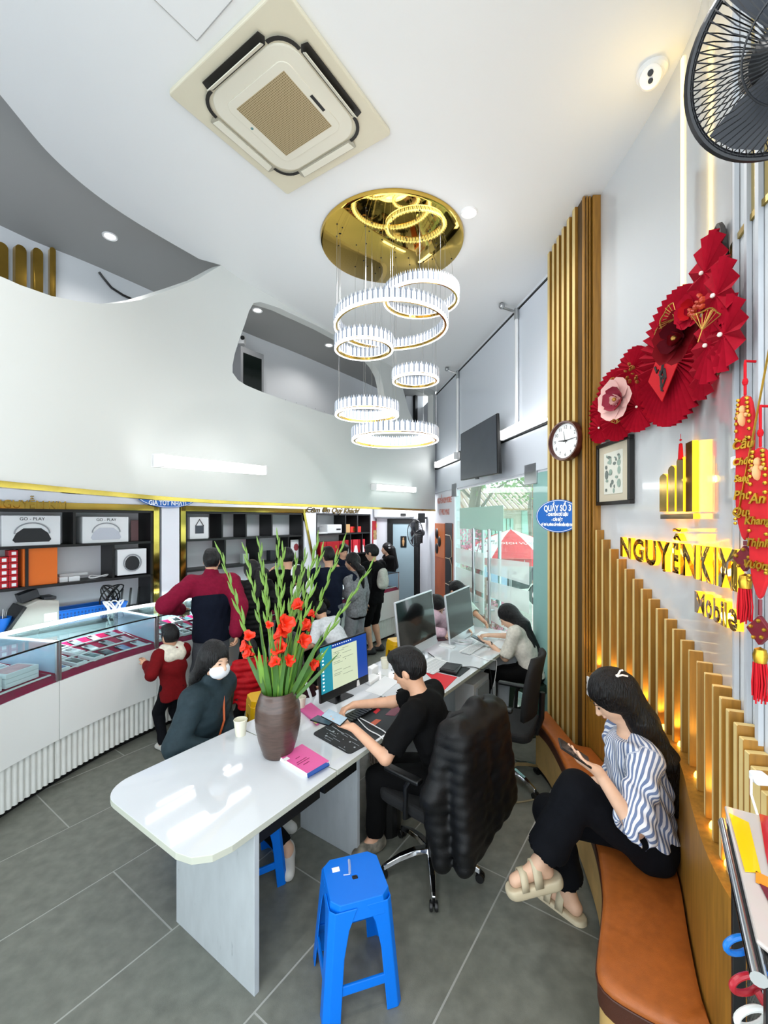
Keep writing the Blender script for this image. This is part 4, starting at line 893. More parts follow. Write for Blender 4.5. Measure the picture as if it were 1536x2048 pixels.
for k, (x, y, r_, zt, lb) in enumerate(((2.55, 12.2, .22, 4.4, 'street tree with a thick pale trunk behind the glass door'), (4.9, 14.5, .12, 4.2, 'slender leaning street tree right of the thick trunked one'))):
    t = thing('street_tree', lb, 'tree', (x, y, 0)); mb = MB(); mb.tube([(x, y, -.01), (x+.05, y, 1.2), (x-.03, y, 2.4), (x+.1, y, 3.6)], r_, 10, r2=r_*.6); mb.build('trunk', m_bark, t, smooth=True)
    b = MB(); rg = random.Random(k)
    for i in range(7): a = rg.uniform(0, 6.28); b.tube([(x, y, 2.2+.2*i), (x+.7*math.cos(a), y+.7*math.sin(a), 2.9+.2*i), (x+1.4*math.cos(a), y+1.3*math.sin(a), 3.2+.25*i)], .05, 6, r2=.015)
    b.build('branches', m_bark, t); leafcloud('crown', m_tree, t, (x, y, zt-.3), 2.2, 1500, .085, k, .62)
# red and white parasol
uc = V((2.62, 9.0, 1.92)); um = thing('parasol', 'red and white street parasol beyond the glass door', 'parasol', (uc.x, uc.y, 0)); RR = 1.15; m_ured = mat('parasol_red', 'd9303a', .6); m_uwh = mat('parasol_white', 'eceae6', .6)
for k in range(8):
    a0, a1 = 2*PI*k/8+.2, 2*PI*(k+1)/8+.2; P = lambda a, u, dz=0: uc+V((RR*u*math.cos(a), RR*u*math.sin(a), -.52*u**1.25+dz))
    vs = [P(a0, 0)]; 
    for u in (.35, .7, 1.0): vs += [P(a0, u), P((a0+a1)/2, u*.985), P(a1, u)]
    MB().add(vs, [(0,1,2),(0,2,3),(1,4,5,2),(2,5,6,3),(4,7,8,5),(5,8,9,6)]).build('panel', m_ured if k % 2 == 1 else m_uwh, um)
    MB().add([P(a0, 1), P(a1, 1), P(a1, 1, -.13), P(a0, 1, -.13)], [(0,1,2,3)]).build('valance', m_ured, um); MB().tube([P(a0, 0, -.01), P(a0, .5, -.012), P(a0, 1, -.01)], .008, 5).build('rib', m_steel, um)
    mid = (P(a0, 1, -.065)+P(a1, 1, -.065))/2
    if mid.y < uc.y-.2: text('lettering', 'viettel', .13, m_uwh, frame(mid+(mid-uc).normalized()*.006, P(a1, 1)-P(a0, 1), (0,0,1)), .001, um)
    if mid.y < uc.y-.8 or k == 4:
        c_ = (P(a0, .62)+P(a1, .62))/2; xd_ = (P(a1, 1)-P(a0, 1)).normalized(); yd_ = uc-c_; text('lettering', 'DỊCH VỤ', .12, mat('text_green', '7c8f88', .6) if k % 2 == 0 else m_uwh, frame(c_+V((0, -.02, .03)), xd_, yd_), .001, um)
MB().tube([uc+V((0,0,.04)), (uc.x, uc.y, -.01)], .022, 8).build('pole', m_steel, um)
# blossom pots, chair, boards and parked motorbikes
m_blos = mat('pink_blossom', 'e58aa6', .7); m_pot = mat('pot_brown', '5a3a2a', .6)
for k, (x, y, z, r_, lb) in enumerate(((1.52, 7.9, 1.68, .36, 'pink blossom tree in a pot left of the door handles'), (1.72, 6.6, .62, .36, 'low pink blossom plant in a pot outside the right door leaf'))):
    t = thing('potted_blossom', lb, 'plant', (x, y, 0)); MB().lathe([(0, -.01), (.16, -.01), (.2, .3), (.17, .3), (0, .28)], (x, y, 0), 16).build('pot', m_pot, t, smooth=True)
    b = MB(); rg = random.Random(k+4)
    for i in range(9): a = rg.uniform(0, 6.28); b.tube([(x, y, .25), (x+.1*math.cos(a), y+.1*math.sin(a), z*.6), (x+r_*math.cos(a), y+r_*math.sin(a), z+rg.uniform(-.3, .3))], .014, 5, r2=.005)
    b.build('branches', m_bark, t); leafcloud('blossoms', m_blos, t, (x, y, z), r_, 420, .032, k+7, 1.2)
t = thing('wooden_chair', 'brown wooden armchair on the pavement outside the glass door', 'chair', (1.62, 7.5, 0)); m_wd = mat('red_wood', '8a4630', .5, noise=.3, nscale=8)
for dx in (-.26, .26):
    for dy in (-.24, .24): MB().box((1.62+dx, 7.5+dy, .34), (.06, .06, .7), rz=0).build('leg', m_wd, t)
    MB().box((1.62+dx, 7.5, .68), (.08, .58, .05)).build('armrest', m_wd, t, bevel=.01)
MB().box((1.62, 7.5, .42), (.54, .5, .05)).build('seat', m_wd, t, bevel=.01)
for i in range(4): MB().box((1.41+.14*i, 7.76, .74), (.09, .03, .6)).build('back_slat', m_wd, t)
MB().box((1.62, 7.76, 1.05), (.58, .04, .08)).build('top_rail', m_wd, t, bevel=.01)
t = thing('notice_board', 'pale blue notice board standing on the street under the parasol', 'sign', (2.05, 8.0, 0)); MB().box((2.05, 8.0, .95), (.42, .03, .6)).build('board', mat('pale_blue_board', 'a9c3dd', .5), t); MB().box((2.05, 7.98, .72), (.34, .01, .1)).build('strip', m_uwh, t)
for dx in (-.17, .17): MB().box((2.05+dx, 8.02, .46), (.03, .03, .94)).build('leg', m_steel, t)
for k, (x, y, c) in enumerate(((3.2, 10.6, '2b2e35'), (1.9, 10.9, '8c1f2c'))):
    t = thing('motorbike', ('dark' if k == 0 else 'red')+' motorbike parked on the far side of the parasol', 'motorbike', (x, y, 0)); mm = mat('bike_paint_%d' % k, c, .3)
    for dx in (-.6, .6): MB().lathe([(.2, -.05), (.28, -.05), (.3, 0), (.28, .05), (.2, .05)], (x+dx, y, .29), 20, Matrix.Rotation(PI/2, 3, 'X')).build('wheel', m_dark, t, smooth=True)
    b = MB(); b.plate([(x-.75, y, .55), (x-.2, y, .4), (x+.3, y, .45), (x+.55, y, .95), (x+.4, y, .98), (x+.2, y, .62), (x-.2, y, .75), (x-.8, y, .8)], .22); b.build('body', mm, t, bevel=.03)
    MB().box((x-.3, y, .82), (.65, .24, .08)).build('seat', m_dark, t, bevel=.03); MB().tube([(x+.42, y-.32, 1.05), (x+.45, y, 1.0), (x+.42, y+.32, 1.05)], .016, 6).build('handlebar', m_dark, t); MB().tube([(x+.45, y, 1.0), (x+.6, y, .3)], .03, 6).build('fork', m_steel, t); MB().tube([(x-.1, y, .45), (x-.6, y, .29)], .03, 6).build('swing_arm', m_dark, t)
# ---------------------------------------------------------------- showcase counter
m_cpanel = mat('white_laminate', 'edeeeb', .4); m_flute = mat('grey_white_flute', 'e2e3de', .55, noise=.1, nscale=8); m_cloth = mat('magenta_cloth', '97063e', .85, spec=.1, noise=.15, nscale=30)
m_cg = glassmat('case_glass', 'dff2f2', .02); m_alu = mat('aluminium', 'c6c9cc', .3, .9); m_led = mat('case_led', 'f4fbff', .4, emit=1.6); m_bluep = mat('lit_divider', 'bcd3ea', .4, alpha=.75)
QB = [.2, FP.ray(119), FP.ray(314), FP.ray(505), FP.ray(655), FP.L]
DEPC = .72
bays = ['nearest', 'second', 'third', 'fourth', 'farthest']
flute_me = None
COUNTERS = []
for i in range(5):
    a, b = QB[i]+.004, QB[i+1]-.004
    t = thing('showcase_counter', 'white fluted glass showcase counter, the %s bay along the curve' % bays[i], 'counter', FP.off((a+b)/2, .3, 0), 0, 'showcase counter bays'); COUNTERS.append(t)
    mb = MB(); strip(mb, FP, a, b, .10, DEPC-.04, 0, .06); mb.build('plinth', m_dark, t)
    mb = MB(); strip(mb, FP, a, b, .05, DEPC, .06, .385); mb.build('base', m_flute, t)
    mb = MB(); strip(mb, FP, a, b, 0, DEPC, .385, .845); mb.build('front_panel', m_cpanel, t)
    n = int((b-a)/.046)
    for k in range(n):
        q = a+(k+.5)*(b-a)/n; p = FP.off(q, .052, .06); tt = FP.tan(q)
        if flute_me is None:
            o = MB().lathe([(0, 0), (.0175, 0), (.0175, .322), (0, .322)], (0,0,0), 6, None, PI).build('flute', m_flute, None, smooth=True); flute_me = o.data; COL.objects.unlink(o); bpy.data.objects.remove(o)
        o = bpy.data.objects.new('flute', flute_me); COL.objects.link(o); o.location = p; o.rotation_euler = (0, 0, math.atan2(tt.y, tt.x)+PI); par(o, t)
    # cloth bed, sloping front lip
    qs = [a+(b-a)*j/16 for j in range(17)]; vs = []
    for q in qs: vs += [FP.off(q, .005, .848), FP.off(q, .05, .885), FP.off(q, .35, .905), FP.off(q, DEPC-.03, .95)]
    MB().add(vs, [(4*j+e, 4*j+4+e, 4*j+5+e, 4*j+1+e) for j in range(16) for e in range(3)]).build('cloth_bed', m_cloth, t, smooth='all')
    for d, z in ((.055, .893), (.27, .912), (.5, .935)):
        mb = MB(); strip(mb, FP, a+.02, b-.02, d, d+.012, z, z+.01); mb.build('bed_rail', m_tubew, t)
    mb = MB(); strip(mb, FP, a, b, .004, .01, .846, 1.155); mb.build('front_glass', m_cg, t)
    mb = MB(); strip(mb, FP, a, b, .004, DEPC-.02, 1.155, 1.162); mb.build('top_glass', m_cg, t)
    mb = MB(); strip(mb, FP, a, b, DEPC-.012, DEPC-.006, .95, 1.155); mb.build('back_glass', m_cg, t)
    mb = MB(); strip(mb, FP, a, b, .0, .009, 1.155, 1.166); mb.build('edge_strip', m_dark, t)
    mb = MB(); strip(mb, FP, a, b, DEPC-.035, DEPC, 1.135, 1.166); mb.build('led_profile', m_led, t)
    for q in (a+.008, b-.008):
        p = FP.off(q, .012, 0); MB().box((p.x, p.y, 1.0), (.018, .018, .31), rz=math.atan2(FP.tan(q).y, FP.tan(q).x)).build('post', m_alu, t, bevel=.002)
        p = FP.off(q, DEPC-.015, 0); MB().box((p.x, p.y, 1.05), (.02, .02, .22), rz=math.atan2(FP.tan(q).y, FP.tan(q).x)).build('post', m_alu, t, bevel=.002)
    if i:
        MB().hexa([FP.off(a, .02, .9), FP.off(a+.006, .02, .9), FP.off(a+.006, DEPC-.03, .95), FP.off(a, DEPC-.03, .95)], [FP.off(a, .02, 1.15), FP.off(a+.006, .02, 1.15), FP.off(a+.006, DEPC-.03, 1.15), FP.off(a, DEPC-.03, 1.15)]).build('divider', m_bluep, t)
        MB().hexa([FP.off(a, .02, 1.145), FP.off(a+.016, .02, 1.145), FP.off(a+.016, DEPC-.03, 1.145), FP.off(a, DEPC-.03, 1.145)], [FP.off(a, .02, 1.16), FP.off(a+.016, .02, 1.16), FP.off(a+.016, DEPC-.03, 1.16), FP.off(a, DEPC-.03, 1.16)]).build('led_profile', m_led, t)
    if i == 4:
        MB().hexa([FP.off(b-.02, 0, .385), FP.off(b, 0, .385), FP.off(b, DEPC, .385), FP.off(b-.02, DEPC, .385)], [FP.off(b-.02, 0, .845), FP.off(b, 0, .845), FP.off(b, DEPC, .845), FP.off(b-.02, DEPC, .845)]).build('end_panel', m_cpanel, t)
        MB().hexa([FP.off(b-.006, .01, .85), FP.off(b, .01, .85), FP.off(b, DEPC, .85), FP.off(b-.006, DEPC, .85)], [FP.off(b-.006, .01, 1.155), FP.off(b, .01, 1.155), FP.off(b, DEPC, 1.155), FP.off(b-.006, DEPC, 1.155)]).build('end_glass', m_bluep, t)
    q = (a+b)/2; area('case_lamp', FP.off(q, DEPC-.05, 1.13), .8, 5, (.88, .95, 1), (0.5, 0, math.atan2(FP.tan(q).y, FP.tan(q).x)), .03)
# phones and boxes on the bed
m_scr = {c: mat('phone_'+c, h, .15) for c, h in {'black': '15181d', 'blue': '47679a', 'grey': '8d949c', 'silver': 'c9ced3', 'pink': 'd3b3bb', 'teal': '4f7078', 'navy': '24344f'}.items()}
m_box = mat('white_carton', 'e9ecef', .45)
def bedz(d): return .885+(d-.05)/.3*.02 if d < .35 else .905+(d-.35)/.37*.045
def phone(q, d, kind, c, label, rz=0, h=0, grp='phones in the showcase'):
    tt = FP.tan(q); p = FP.off(q, d, bedz(d)+.003+h); al = math.atan2(tt.y, tt.x)+rz; sl = .1
    R = Matrix.Rotation(al, 3, 'Z') @ Matrix.Rotation(sl, 3, 'X')
    if kind == 'box':
        t = thing('phone_box', label, 'phone box', p, 0, grp); bx = (.10, .18, .028)
        MB().box(p+R @ V((0, 0, bx[2]/2)), bx, M=R).build('carton', m_box, t, bevel=.002)
        MB().box(p+R @ V((0, .0, bx[2]+.0008)), (.068, .135, .0016), M=R).build('printed_phone', m_scr[c], t)
        MB().box(p+R @ V((-.013, .035, bx[2]+.003)), (.032, .036, .003), M=R).build('printed_camera', m_scr['black' if c != 'black' else 'grey'], t)
    else:
        t = thing('display_phone', label, 'phone', p, 0, grp)
        MB().box(p+R @ V((0, 0, .005)), (.082, .165, .01), M=R).build('body', m_scr['black'] if c != 'silver' else m_scr['silver'], t, bevel=.004)
        MB().box(p+R @ V((0, 0, .0105)), (.075, .155, .0015), M=R).build('back', m_scr[c], t)
        MB().box(p+R @ V((-.016, .052, .0125)), (.034, .038, .004), M=R).build('camera_bump', m_scr['black'], t, bevel=.003)
    return t
rg = random.Random(11); cols = ['grey', 'silver', 'blue', 'black', 'teal', 'pink', 'navy']
ordn = ['first', 'second', 'third', 'fourth', 'fifth', 'sixth', 'seventh', 'eighth', 'ninth', 'tenth', 'eleventh', 'twelfth', 'thirteenth', 'fourteenth', 'fifteenth', 'sixteenth', 'seventeenth', 'eighteenth']
rows = [('front', .15), ('middle', .38), ('back', .58)]
for bay, qa, qb, bn in ((0, FP.ray(119)-.95, QB[1], 'nearest'), (1, QB[1], QB[2], 'second'), (2, QB[2], QB[3], 'third'), (4, QB[4]+.1, QB[5], 'farthest')):
    n = int((qb-qa-.1)/.125)
    for rn, d in rows:
        for k in range(n):
            q = qa+.09+k*(qb-qa-.18)/max(1, n-1)
            if bay == 0 and rn == 'front': continue
            kind = 'phone' if (bay == 1 and k >= n-3) or rg.random() < .35 else 'box'
            if bay == 1 and k < n-3: kind = 'box'
            c = rg.choice(cols)
            phone(q, d, kind, c, '%s %s, %s in the %s row of the %s counter bay' % (c, 'phone' if kind == 'phone' else 'phone pictured on white carton', ordn[k], rn, bn), rg.uniform(-.12, .12))
# flat tablet boxes stacked at the near end
m_tab = [mat('tablet_pink', 'd98fae', .3, noise=.4, nscale=12), mat('tablet_blue', '9cc3dd', .3, noise=.3, nscale=10), mat('tablet_rose', 'e0a0a0', .3, noise=.35, nscale=9)]
for k in range(3):
    for s in range(3):
        q = QB[1]-.2-.27*k; tt = FP.tan(q); p = FP.off(q, .2, bedz(.2)+.004+.034*s); R = Matrix.Rotation(math.atan2(tt.y, tt.x), 3, 'Z')
        t = thing('tablet_box', 'pastel printed tablet box, %s of the %s stack from the counter post' % (('lowest', 'middle one', 'topmost')[s], ordn[k]), 'tablet box', p, 0, 'tablet boxes in the nearest counter bay')
        MB().box(p+R @ V((0, 0, .016)), (.25, .19, .032), M=R).build('carton', m_box, t, bevel=.002); MB().box(p+R @ V((0, 0, .0328)), (.2, .15, .001), M=R).build('print', m_tab[(k+s) % 3], t)
# ---------------------------------------------------------------- shelf cabinets on the staff wall
m_shelf = mat('black_shelf', '0b0c0e', .45); m_backp = mat('shelf_back', 'dcdee2', .6); m_gframe = mat('mirror_gold_frame', 'bfa24e', .1, 1, noise=.3, nscale=2)
DS = .33
def lbox(t0, t1, d0, d1, z0, z1, m, name, parent, bevel=0):
    return MB().hexa([LW(t0,d1,z0), LW(t1,d1,z0), LW(t1,d0,z0), LW(t0,d0,z0)], [LW(t0,d1,z1), LW(t1,d1,z1), LW(t1,d0,z1), LW(t0,d0,z1)]).build(name, m, parent, bevel=bevel)
def Tf(px): return Lt(px, DS)
ZT = 2.235; Z1 = 1.855; Z2 = 1.44; ZD = 1.0
def cabinet(name, label, px0, px1, rows_, frame_l, frame_r, tf=True):
    t0, t1 = Tf(px0), Tf(px1); c = thing(name, label, 'shelf', LW((t0+t1)/2, .15, 0))
    lbox(t0, t1, .005, .02, ZD, ZT, m_backp, 'back_panel', c)
    for z in (Z1, Z2): lbox(t0, t1, .02, DS, z-.028, z, m_shelf, 'shelf_board', c)
    lbox(t0, t1, .005, DS, ZT-.03, ZT, m_shelf, 'top_board', c)
    lbox(t0, t0+.03, .005, DS, ZD, ZT, m_shelf, 'side_board', c); lbox(t1-.03, t1, .005, DS, ZD, ZT, m_shelf, 'side_board', c)
    for (z0, z1, pxs) in rows_:
        for p in pxs: tt = Lt(p, 0); lbox(tt, tt+.025, .02, DS-.01, z0, z1, m_shelf, 'divider', c)
    if tf: lbox(t0-.06, t1+.06, DS-.02, DS+.02, ZT, ZT+.07, m_gframe, 'gold_frame', c)
    if frame_l: lbox(t0-.07, t0, .0, DS+.02, ZD-.2, ZT+.07, m_gframe, 'gold_frame', c)
    if frame_r: lbox(t1, t1+.07, .0, DS+.02, ZD-.2, ZT+.07, m_gframe, 'gold_frame', c)
    lbox(t0, t1, .005, .45, .05, ZD, m_backp, 'base_cupboard', c); lbox(t0-.02, t1+.02, .005, .47, ZD-.03, ZD, m_shelf, 'worktop', c)
    return c
c1 = cabinet('shelf_cabinet', 'black shelf cabinet with gold frame holding speaker boxes, left of the white column', -60, 306, [(Z1, ZT-.03, (123,)), (Z2, Z1-.028, (30, 200))], False, True)
c2 = cabinet('shelf_cabinet', 'black shelf cabinet with gold frame behind the man in the maroon jacket', 370, 606, [(Z1, ZT-.03, (417, 465, 517, 577)), (Z2, Z1-.028, (423, 490, 550))], True, False)
c3 = cabinet('shelf_cabinet', 'rounded black shelf cabinet with red gift boxes beside the red calendar', 632, 741, [(Z1, ZT-.03, (666, 690, 716)), (Z2, Z1-.028, (676, 700))], False, False, False)
# slanted gold frame between the second and third cabinets
a, b = LW(Tf(606), DS, ZT+.06), LW(Tf(627), DS, Z2-.1); MB().tube([a, b], .03, 4).build('gold_frame', m_gframe, c2)
MB().hexa([LW(Tf(609),DS+.0,.9), LW(Tf(632),DS,.9), LW(Tf(632),.02,.9), LW(Tf(609),.02,.9)], [LW(Tf(609),DS,ZT+.05), LW(Tf(632),DS,ZT+.05), LW(Tf(632),.02,ZT+.05), LW(Tf(609),.02,ZT+.05)]).build('trim_6', m_white)['kind'] = 'structure'
MB().hexa([LW(Tf(322),DS+.02,.0), LW(Tf(357),DS+.02,.0), LW(Tf(357),.0,.0), LW(Tf(322),.0,.0)], [LW(Tf(322),DS+.02,2.7), LW(Tf(357),DS+.02,2.7), LW(Tf(357),0,2.7), LW(Tf(322),0,2.7)]).build('column', m_white)['kind'] = 'structure'
lbox(Tf(628), Tf(744), DS-.03, DS+.0, ZT+.002, ZT+.0715, m_white, 'trim_8', None)['kind'] = 'structure'
lbox(Tf(-80), Tf(744), DS-.03, DS+.0, ZT+.072, 2.66, m_white, 'trim_7', None)['kind'] = 'structure'
LDv = V((LD.x, LD.y, 0)); LNv = V((LN.x, LN.y, 0))
def ltext(s, px0, px1, y, size, m, name, label, par_=None, ext=.008, sx=1, shear=0):
    pc = (px0+px1)/2; p = LW(Lt(pc, DS+.012), DS+.012, 0); p.z = H-(y-HZ)/F*p.y
    wid = Lt(px1, DS)-Lt(px0, DS); o = text(name, s, size, m, frame(p, LDv, (0,0,1)), ext, par_, sx=sx, shear=shear)
    xs = [((v.co-p).dot(LDv)) for v in o.data.vertices]; k = wid/(max(xs)-min(xs))
    for v in o.data.vertices: d_ = (v.co-p).dot(LDv); v.co += LDv*(d_*k-d_)
    if label: tag(o, label, 'lettering')
    return o
m_dgold = mat('dark_gold_letters', '6b5a32', .3, .9)
ltext('Cảm Ơn Quý Khách!', 616, 721, 1021, .15, m_dgold, 'thank_you_lettering', 'dark gold script lettering over the rounded shelf cabinet', shear=.35)
ltext('NGUYỄN KIM', 440, 556, 1000, .15, m_dgold, 'shop_name_lettering', 'dark gold shop name lettering half hidden under the gallery edge')
ltext('NGUYỄN KIM', -10, 135, 1010, .12, m_gold, 'shop_name_lettering', 'gold shop name lettering at the far left above the black speaker box')
p = LW(Lt(336, DS+.05), DS+.05, 0); p.z = H-(991-HZ)/F*p.y
oval_sign('counter_sign', 'blue oval sign with white lettering on the white column between cabinets', p, LDv, LNv, .40, .155, [('THU MUA', .07, .06, .9), ('GIÁ TỐT NHẤT!', .08, -.1, .85)])
# goods on the shelves: generic box at pixel columns, standing on a board
def goods(name, label, cat, px0, px1, z, h, depth, m, front=DS-.03, grp=None, bevel=.003):
    t0, t1 = Lt(px0, front), Lt(px1, front); c = thing(name, label, cat, LW((t0+t1)/2, front, z), 0, grp)
    lbox(t0, t1, front-depth, front, z+.001, z+h, m, 'carton', c, bevel); return c, t0, t1, front
def fp(t, z, f, e=.002): return LW(t, f+e, z)
m_carton = mat('pale_carton', 'dfe1e2', .45)
c, t0, t1, f = goods('speaker_box', 'white carton with a black arched speaker printed on it, top shelf', 'box', 3, 121, Z1, .31, .2, m_carton)
def spk(c, t0, t1, f, z, h, m, mh):
    w_ = t1-t0; tm = (t0+t1)/2; pts = [(-.29, .12), (.29, .12), (.33, .2), (.27, .42), (.15, .58), (-.15, .58), (-.27, .42), (-.33, .2)]
    MB().plate([fp(tm+x*w_, z+y*h, f) for x, y in pts], .003).build('speaker_print', m, c)
    MB().tube([fp(tm+.3*w_*math.cos(a), z+h*(.4+.36*math.sin(a)), f, .004) for a in [PI*i/16 for i in range(17)]], .007, 5).build('handle_print', mh, c)
spk(c, t0, t1, f, Z1, .31, mat('speaker_black', '1b1d20', .6), mat('handle_grey', '8c8f93', .4)); text('lettering', 'GO - PLAY', .045, m_dark, frame(fp((t0+t1)/2, Z1+.275, f), LDv, (0,0,1)), .0006, c)
c, t0, t1, f = goods('speaker_box', 'white carton with a white arched speaker printed on it, top shelf', 'box', 165, 257, Z1, .30, .2, m_carton)
spk(c, t0, t1, f, Z1, .30, mat('speaker_white', 'b9bdc6', .6), mat('handle_grey', '8c8f93', .4)); text('lettering', 'GO - PLAY', .045, m_dark, frame(fp((t0+t1)/2, Z1+.265, f), LDv, (0,0,1)), .0006, c)
goods('price_card', 'small grey and red card behind the white speaker carton', 'card', 262, 277, Z1, .26, .02, mat('price_card', '77585a', .5), .15)
c, t0, t1, f = goods('speaker_box', 'white carton with a round dark speaker printed on it, middle shelf', 'box', 235, 293, Z2+.015, .31, .2, m_carton)
tm = (t0+t1)/2; MB().sphere(fp(tm, Z2+.15, f, .001), .085, 16, (1, .06, 1.1), Matrix((LDv, LNv, V((0,0,1)))).transposed()).build('speaker_print', mat('speaker_black', '1b1d20', .6), c, smooth=True)
MB().tube([fp(tm+.1*math.cos(a), Z2+.16+.1*math.sin(a), f, .008) for a in [2*PI*i/20 for i in range(20)]], .008, 5, closed=True).build('ring_print', mat('handle_grey', '8c8f93', .4), c)
goods('orange_box', 'plain large orange carton standing on the middle shelf', 'box', 46, 115, Z2, .41, .16, mat('orange_carton', 'd9691a', .5))
m_rbox = mat('red_carton', 'b51220', .4)
for k in range(2):
    for s in range(6):
        if k == 0 and s == 5: continue
        c, t0, t1, f = goods('red_phone_box', 'small red carton with a white sticker, %s from the bottom in the %s stack' % (ordn[s], ('left', 'right')[k]), 'box', -2+k*19.5, 16.5+k*19.5, Z2+s*.063, .061, .12, m_rbox, DS-.04, 'red cartons on the middle shelf', .002)
        MB().plate([fp(t0+(t1-t0)*x, Z2+s*.063+y, f) for x, y in ((.3, .014), (.8, .014), (.8, .046), (.3, .046))], .001).build('sticker', m_tubew, c)
goods('flat_box', 'long thin white carton lying flat behind the small ones', 'box', 119, 176, Z2+.045, .03, .06, m_carton, .14)
goods('flat_box', 'small white carton left of two lying beside the orange carton', 'box', 119, 136, Z2, .055, .06, m_carton, .26)
goods('flat_box', 'small white carton with printed marks lying on the middle shelf', 'box', 138, 160, Z2, .055, .06, m_carton, .27)
cb = MB(); pc = LW(Lt(197, .2), .2, Z2+.012); cb.tube([pc+LDv*.1*math.cos(a)*(1+.1*math.sin(3*a))+LNv*.04*math.sin(a)+V((0,0,.012*math.sin(2*a)+.012)) for a in [2*PI*i/24 for i in range(24)]], .007, 6, closed=True); tag(cb.build('cable', m_tubew), 'coiled white cable lying on the middle shelf', 'cable')
# money counter on the worktop
mc_ = at(58, 1212, 4.85); base = LW(Lt(62, .25), .25, ZD+.001); M3 = Matrix((LDv, -LNv, V((0,0,1)))).transposed(); t = thing('money_counter', 'grey banknote counting machine with a black tray on the worktop', 'machine', base)
def mp(x, y, z): return base+M3 @ V((x, y, z))
MB().plate([mp(-.2, 0, 0), mp(.2, 0, 0), mp(.2, 0, .27), mp(.02, 0, .3), mp(-.08, 0, .26), mp(-.2, 0, .06)], .3).build('housing', mat('beige_grey_plastic', 'b3b1a7', .5), t, bevel=.012)
MB().plate([mp(-.24, -.17, .02), mp(-.09, -.17, .25), mp(-.09, .17, .25), mp(-.24, .17, .02)], .03).build('note_tray', m_dark, t, bevel=.005)
MB().box(mp(-.03, 0, .34), (.16, .14, .09), M=M3 @ Matrix.Rotation(-.3, 3, 'Y')).build('display', mat('machine_dark', '2b2f33', .4), t, bevel=.006); MB().box(mp(.13, -.02, .30), (.11, .2, .03), M=M3).build('hopper', mat('machine_dark', '2b2f33', .4), t, bevel=.005)
MB().box(mp(.12, -.152, .11), (.11, .003, .08), M=M3).build('sticker', m_tubew, t)
# blue basket
bb = LW(Lt(165, .26), .26, ZD+.001); t = thing('plastic_basket', 'blue perforated plastic basket on the worktop under the shelves', 'basket', bb); m_blue = mat('blue_plastic', '1468c4', .35)
def kp(x, y, z): return bb+M3 @ V((x, y, z))
w_, d_, h_ = .42, .13, .15; mb = MB()
lo = [kp(-w_*.9, -d_*.9, 0), kp(w_*.9, -d_*.9, 0), kp(w_*.9, d_*.9, 0), kp(-w_*.9, d_*.9, 0)]; hi = [kp(-w_, -d_, h_), kp(w_, -d_, h_), kp(w_, d_, h_), kp(-w_, d_, h_)]
mb.add(lo+hi, [(0,1,2,3),(0,1,5,4),(1,2,6,5),(2,3,7,6),(3,0,4,7)]); o = mb.build('shell', m_blue, t); sm = o.modifiers.new('s', 'SOLIDIFY'); sm.thickness = .006
mb = MB(); mb.tube(hi, .009, 6, closed=True); mb.build('rim', m_blue, t)
mb = MB()
for i in range(22):
    for j in range(3): mb.box(kp(-w_*.85+i*w_*1.7/21, -d_*.96-.004, .04+.035*j), (.012, .004, .022), M=M3)
mb.build('perforations', mat('basket_hole', '0b3f80', .6), t)['kind'] = 'stuff'
# router with antennas, hanging cables
rb = LW(Lt(258, .2), .2, ZD+.001); t = thing('router', 'black router with four upright antennas on the worktop', 'router', rb)
MB().box(rb+V((0,0,.03)), (.34, .2, .05), M=M3).build('case', m_dark, t, bevel=.01)
for k in range(4): p = rb+M3 @ V((-.15+.1*k, .08, .05)); MB().box(p+V((0, 0, .11)), (.025, .012, .22), M=M3 @ Matrix.Rotation(.1, 3, 'Y')).build('antenna', m_dark, t, bevel=.004)
rgc = random.Random(4)
def tangle(c0, r, n, rad_, z0, z1, m, name, label):
    mb = MB()
    for k in range(n):
        ph = rgc.random()*6; w_ = rgc.uniform(.5, 1)*r
        mb.tube([c0+LDv*w_*math.cos(a+ph)+LNv*(w_*.35*math.sin(a*2+ph))+V((0, 0, (z0+z1)/2+(z1-z0)/2*math.sin(a))) for a in [2*PI*i/18 for i in range(18)]], rad_, 5, closed=True)
    o = mb.build(name, m); o['kind'] = 'thing'; tag(o, label, 'cable')
tangle(LW(Lt(220, .3), .32, ZD), .14, 5, .008, .12, .36, m_dark, 'cable_bundle', 'tangle of black cables above the blue basket')
tangle(LW(Lt(226, .45), .47, ZD), .10, 7, .008, -.1, .2, m_tubew, 'cable_bundle', 'hanks of white cables hanging beside the router')
p = LW(Lt(2, .3), .3, ZD+.001); t = thing('pen_cup', 'blue cup of pens at the left edge of the worktop', 'cup', p); MB().lathe([(0, 0), (.07, 0), (.085, .16), (.08, .16), (.065, .01), (0, .01)], p, 20).build('cup', m_blue, t, smooth=True)
for k in range(4): MB().tube([p+V((.02*math.cos(k*2), .02*math.sin(k*2), .02)), p+V((.06*math.cos(k*2), .06*math.sin(k*2), .23))], .006, 6).build('pen', m_steel, t)
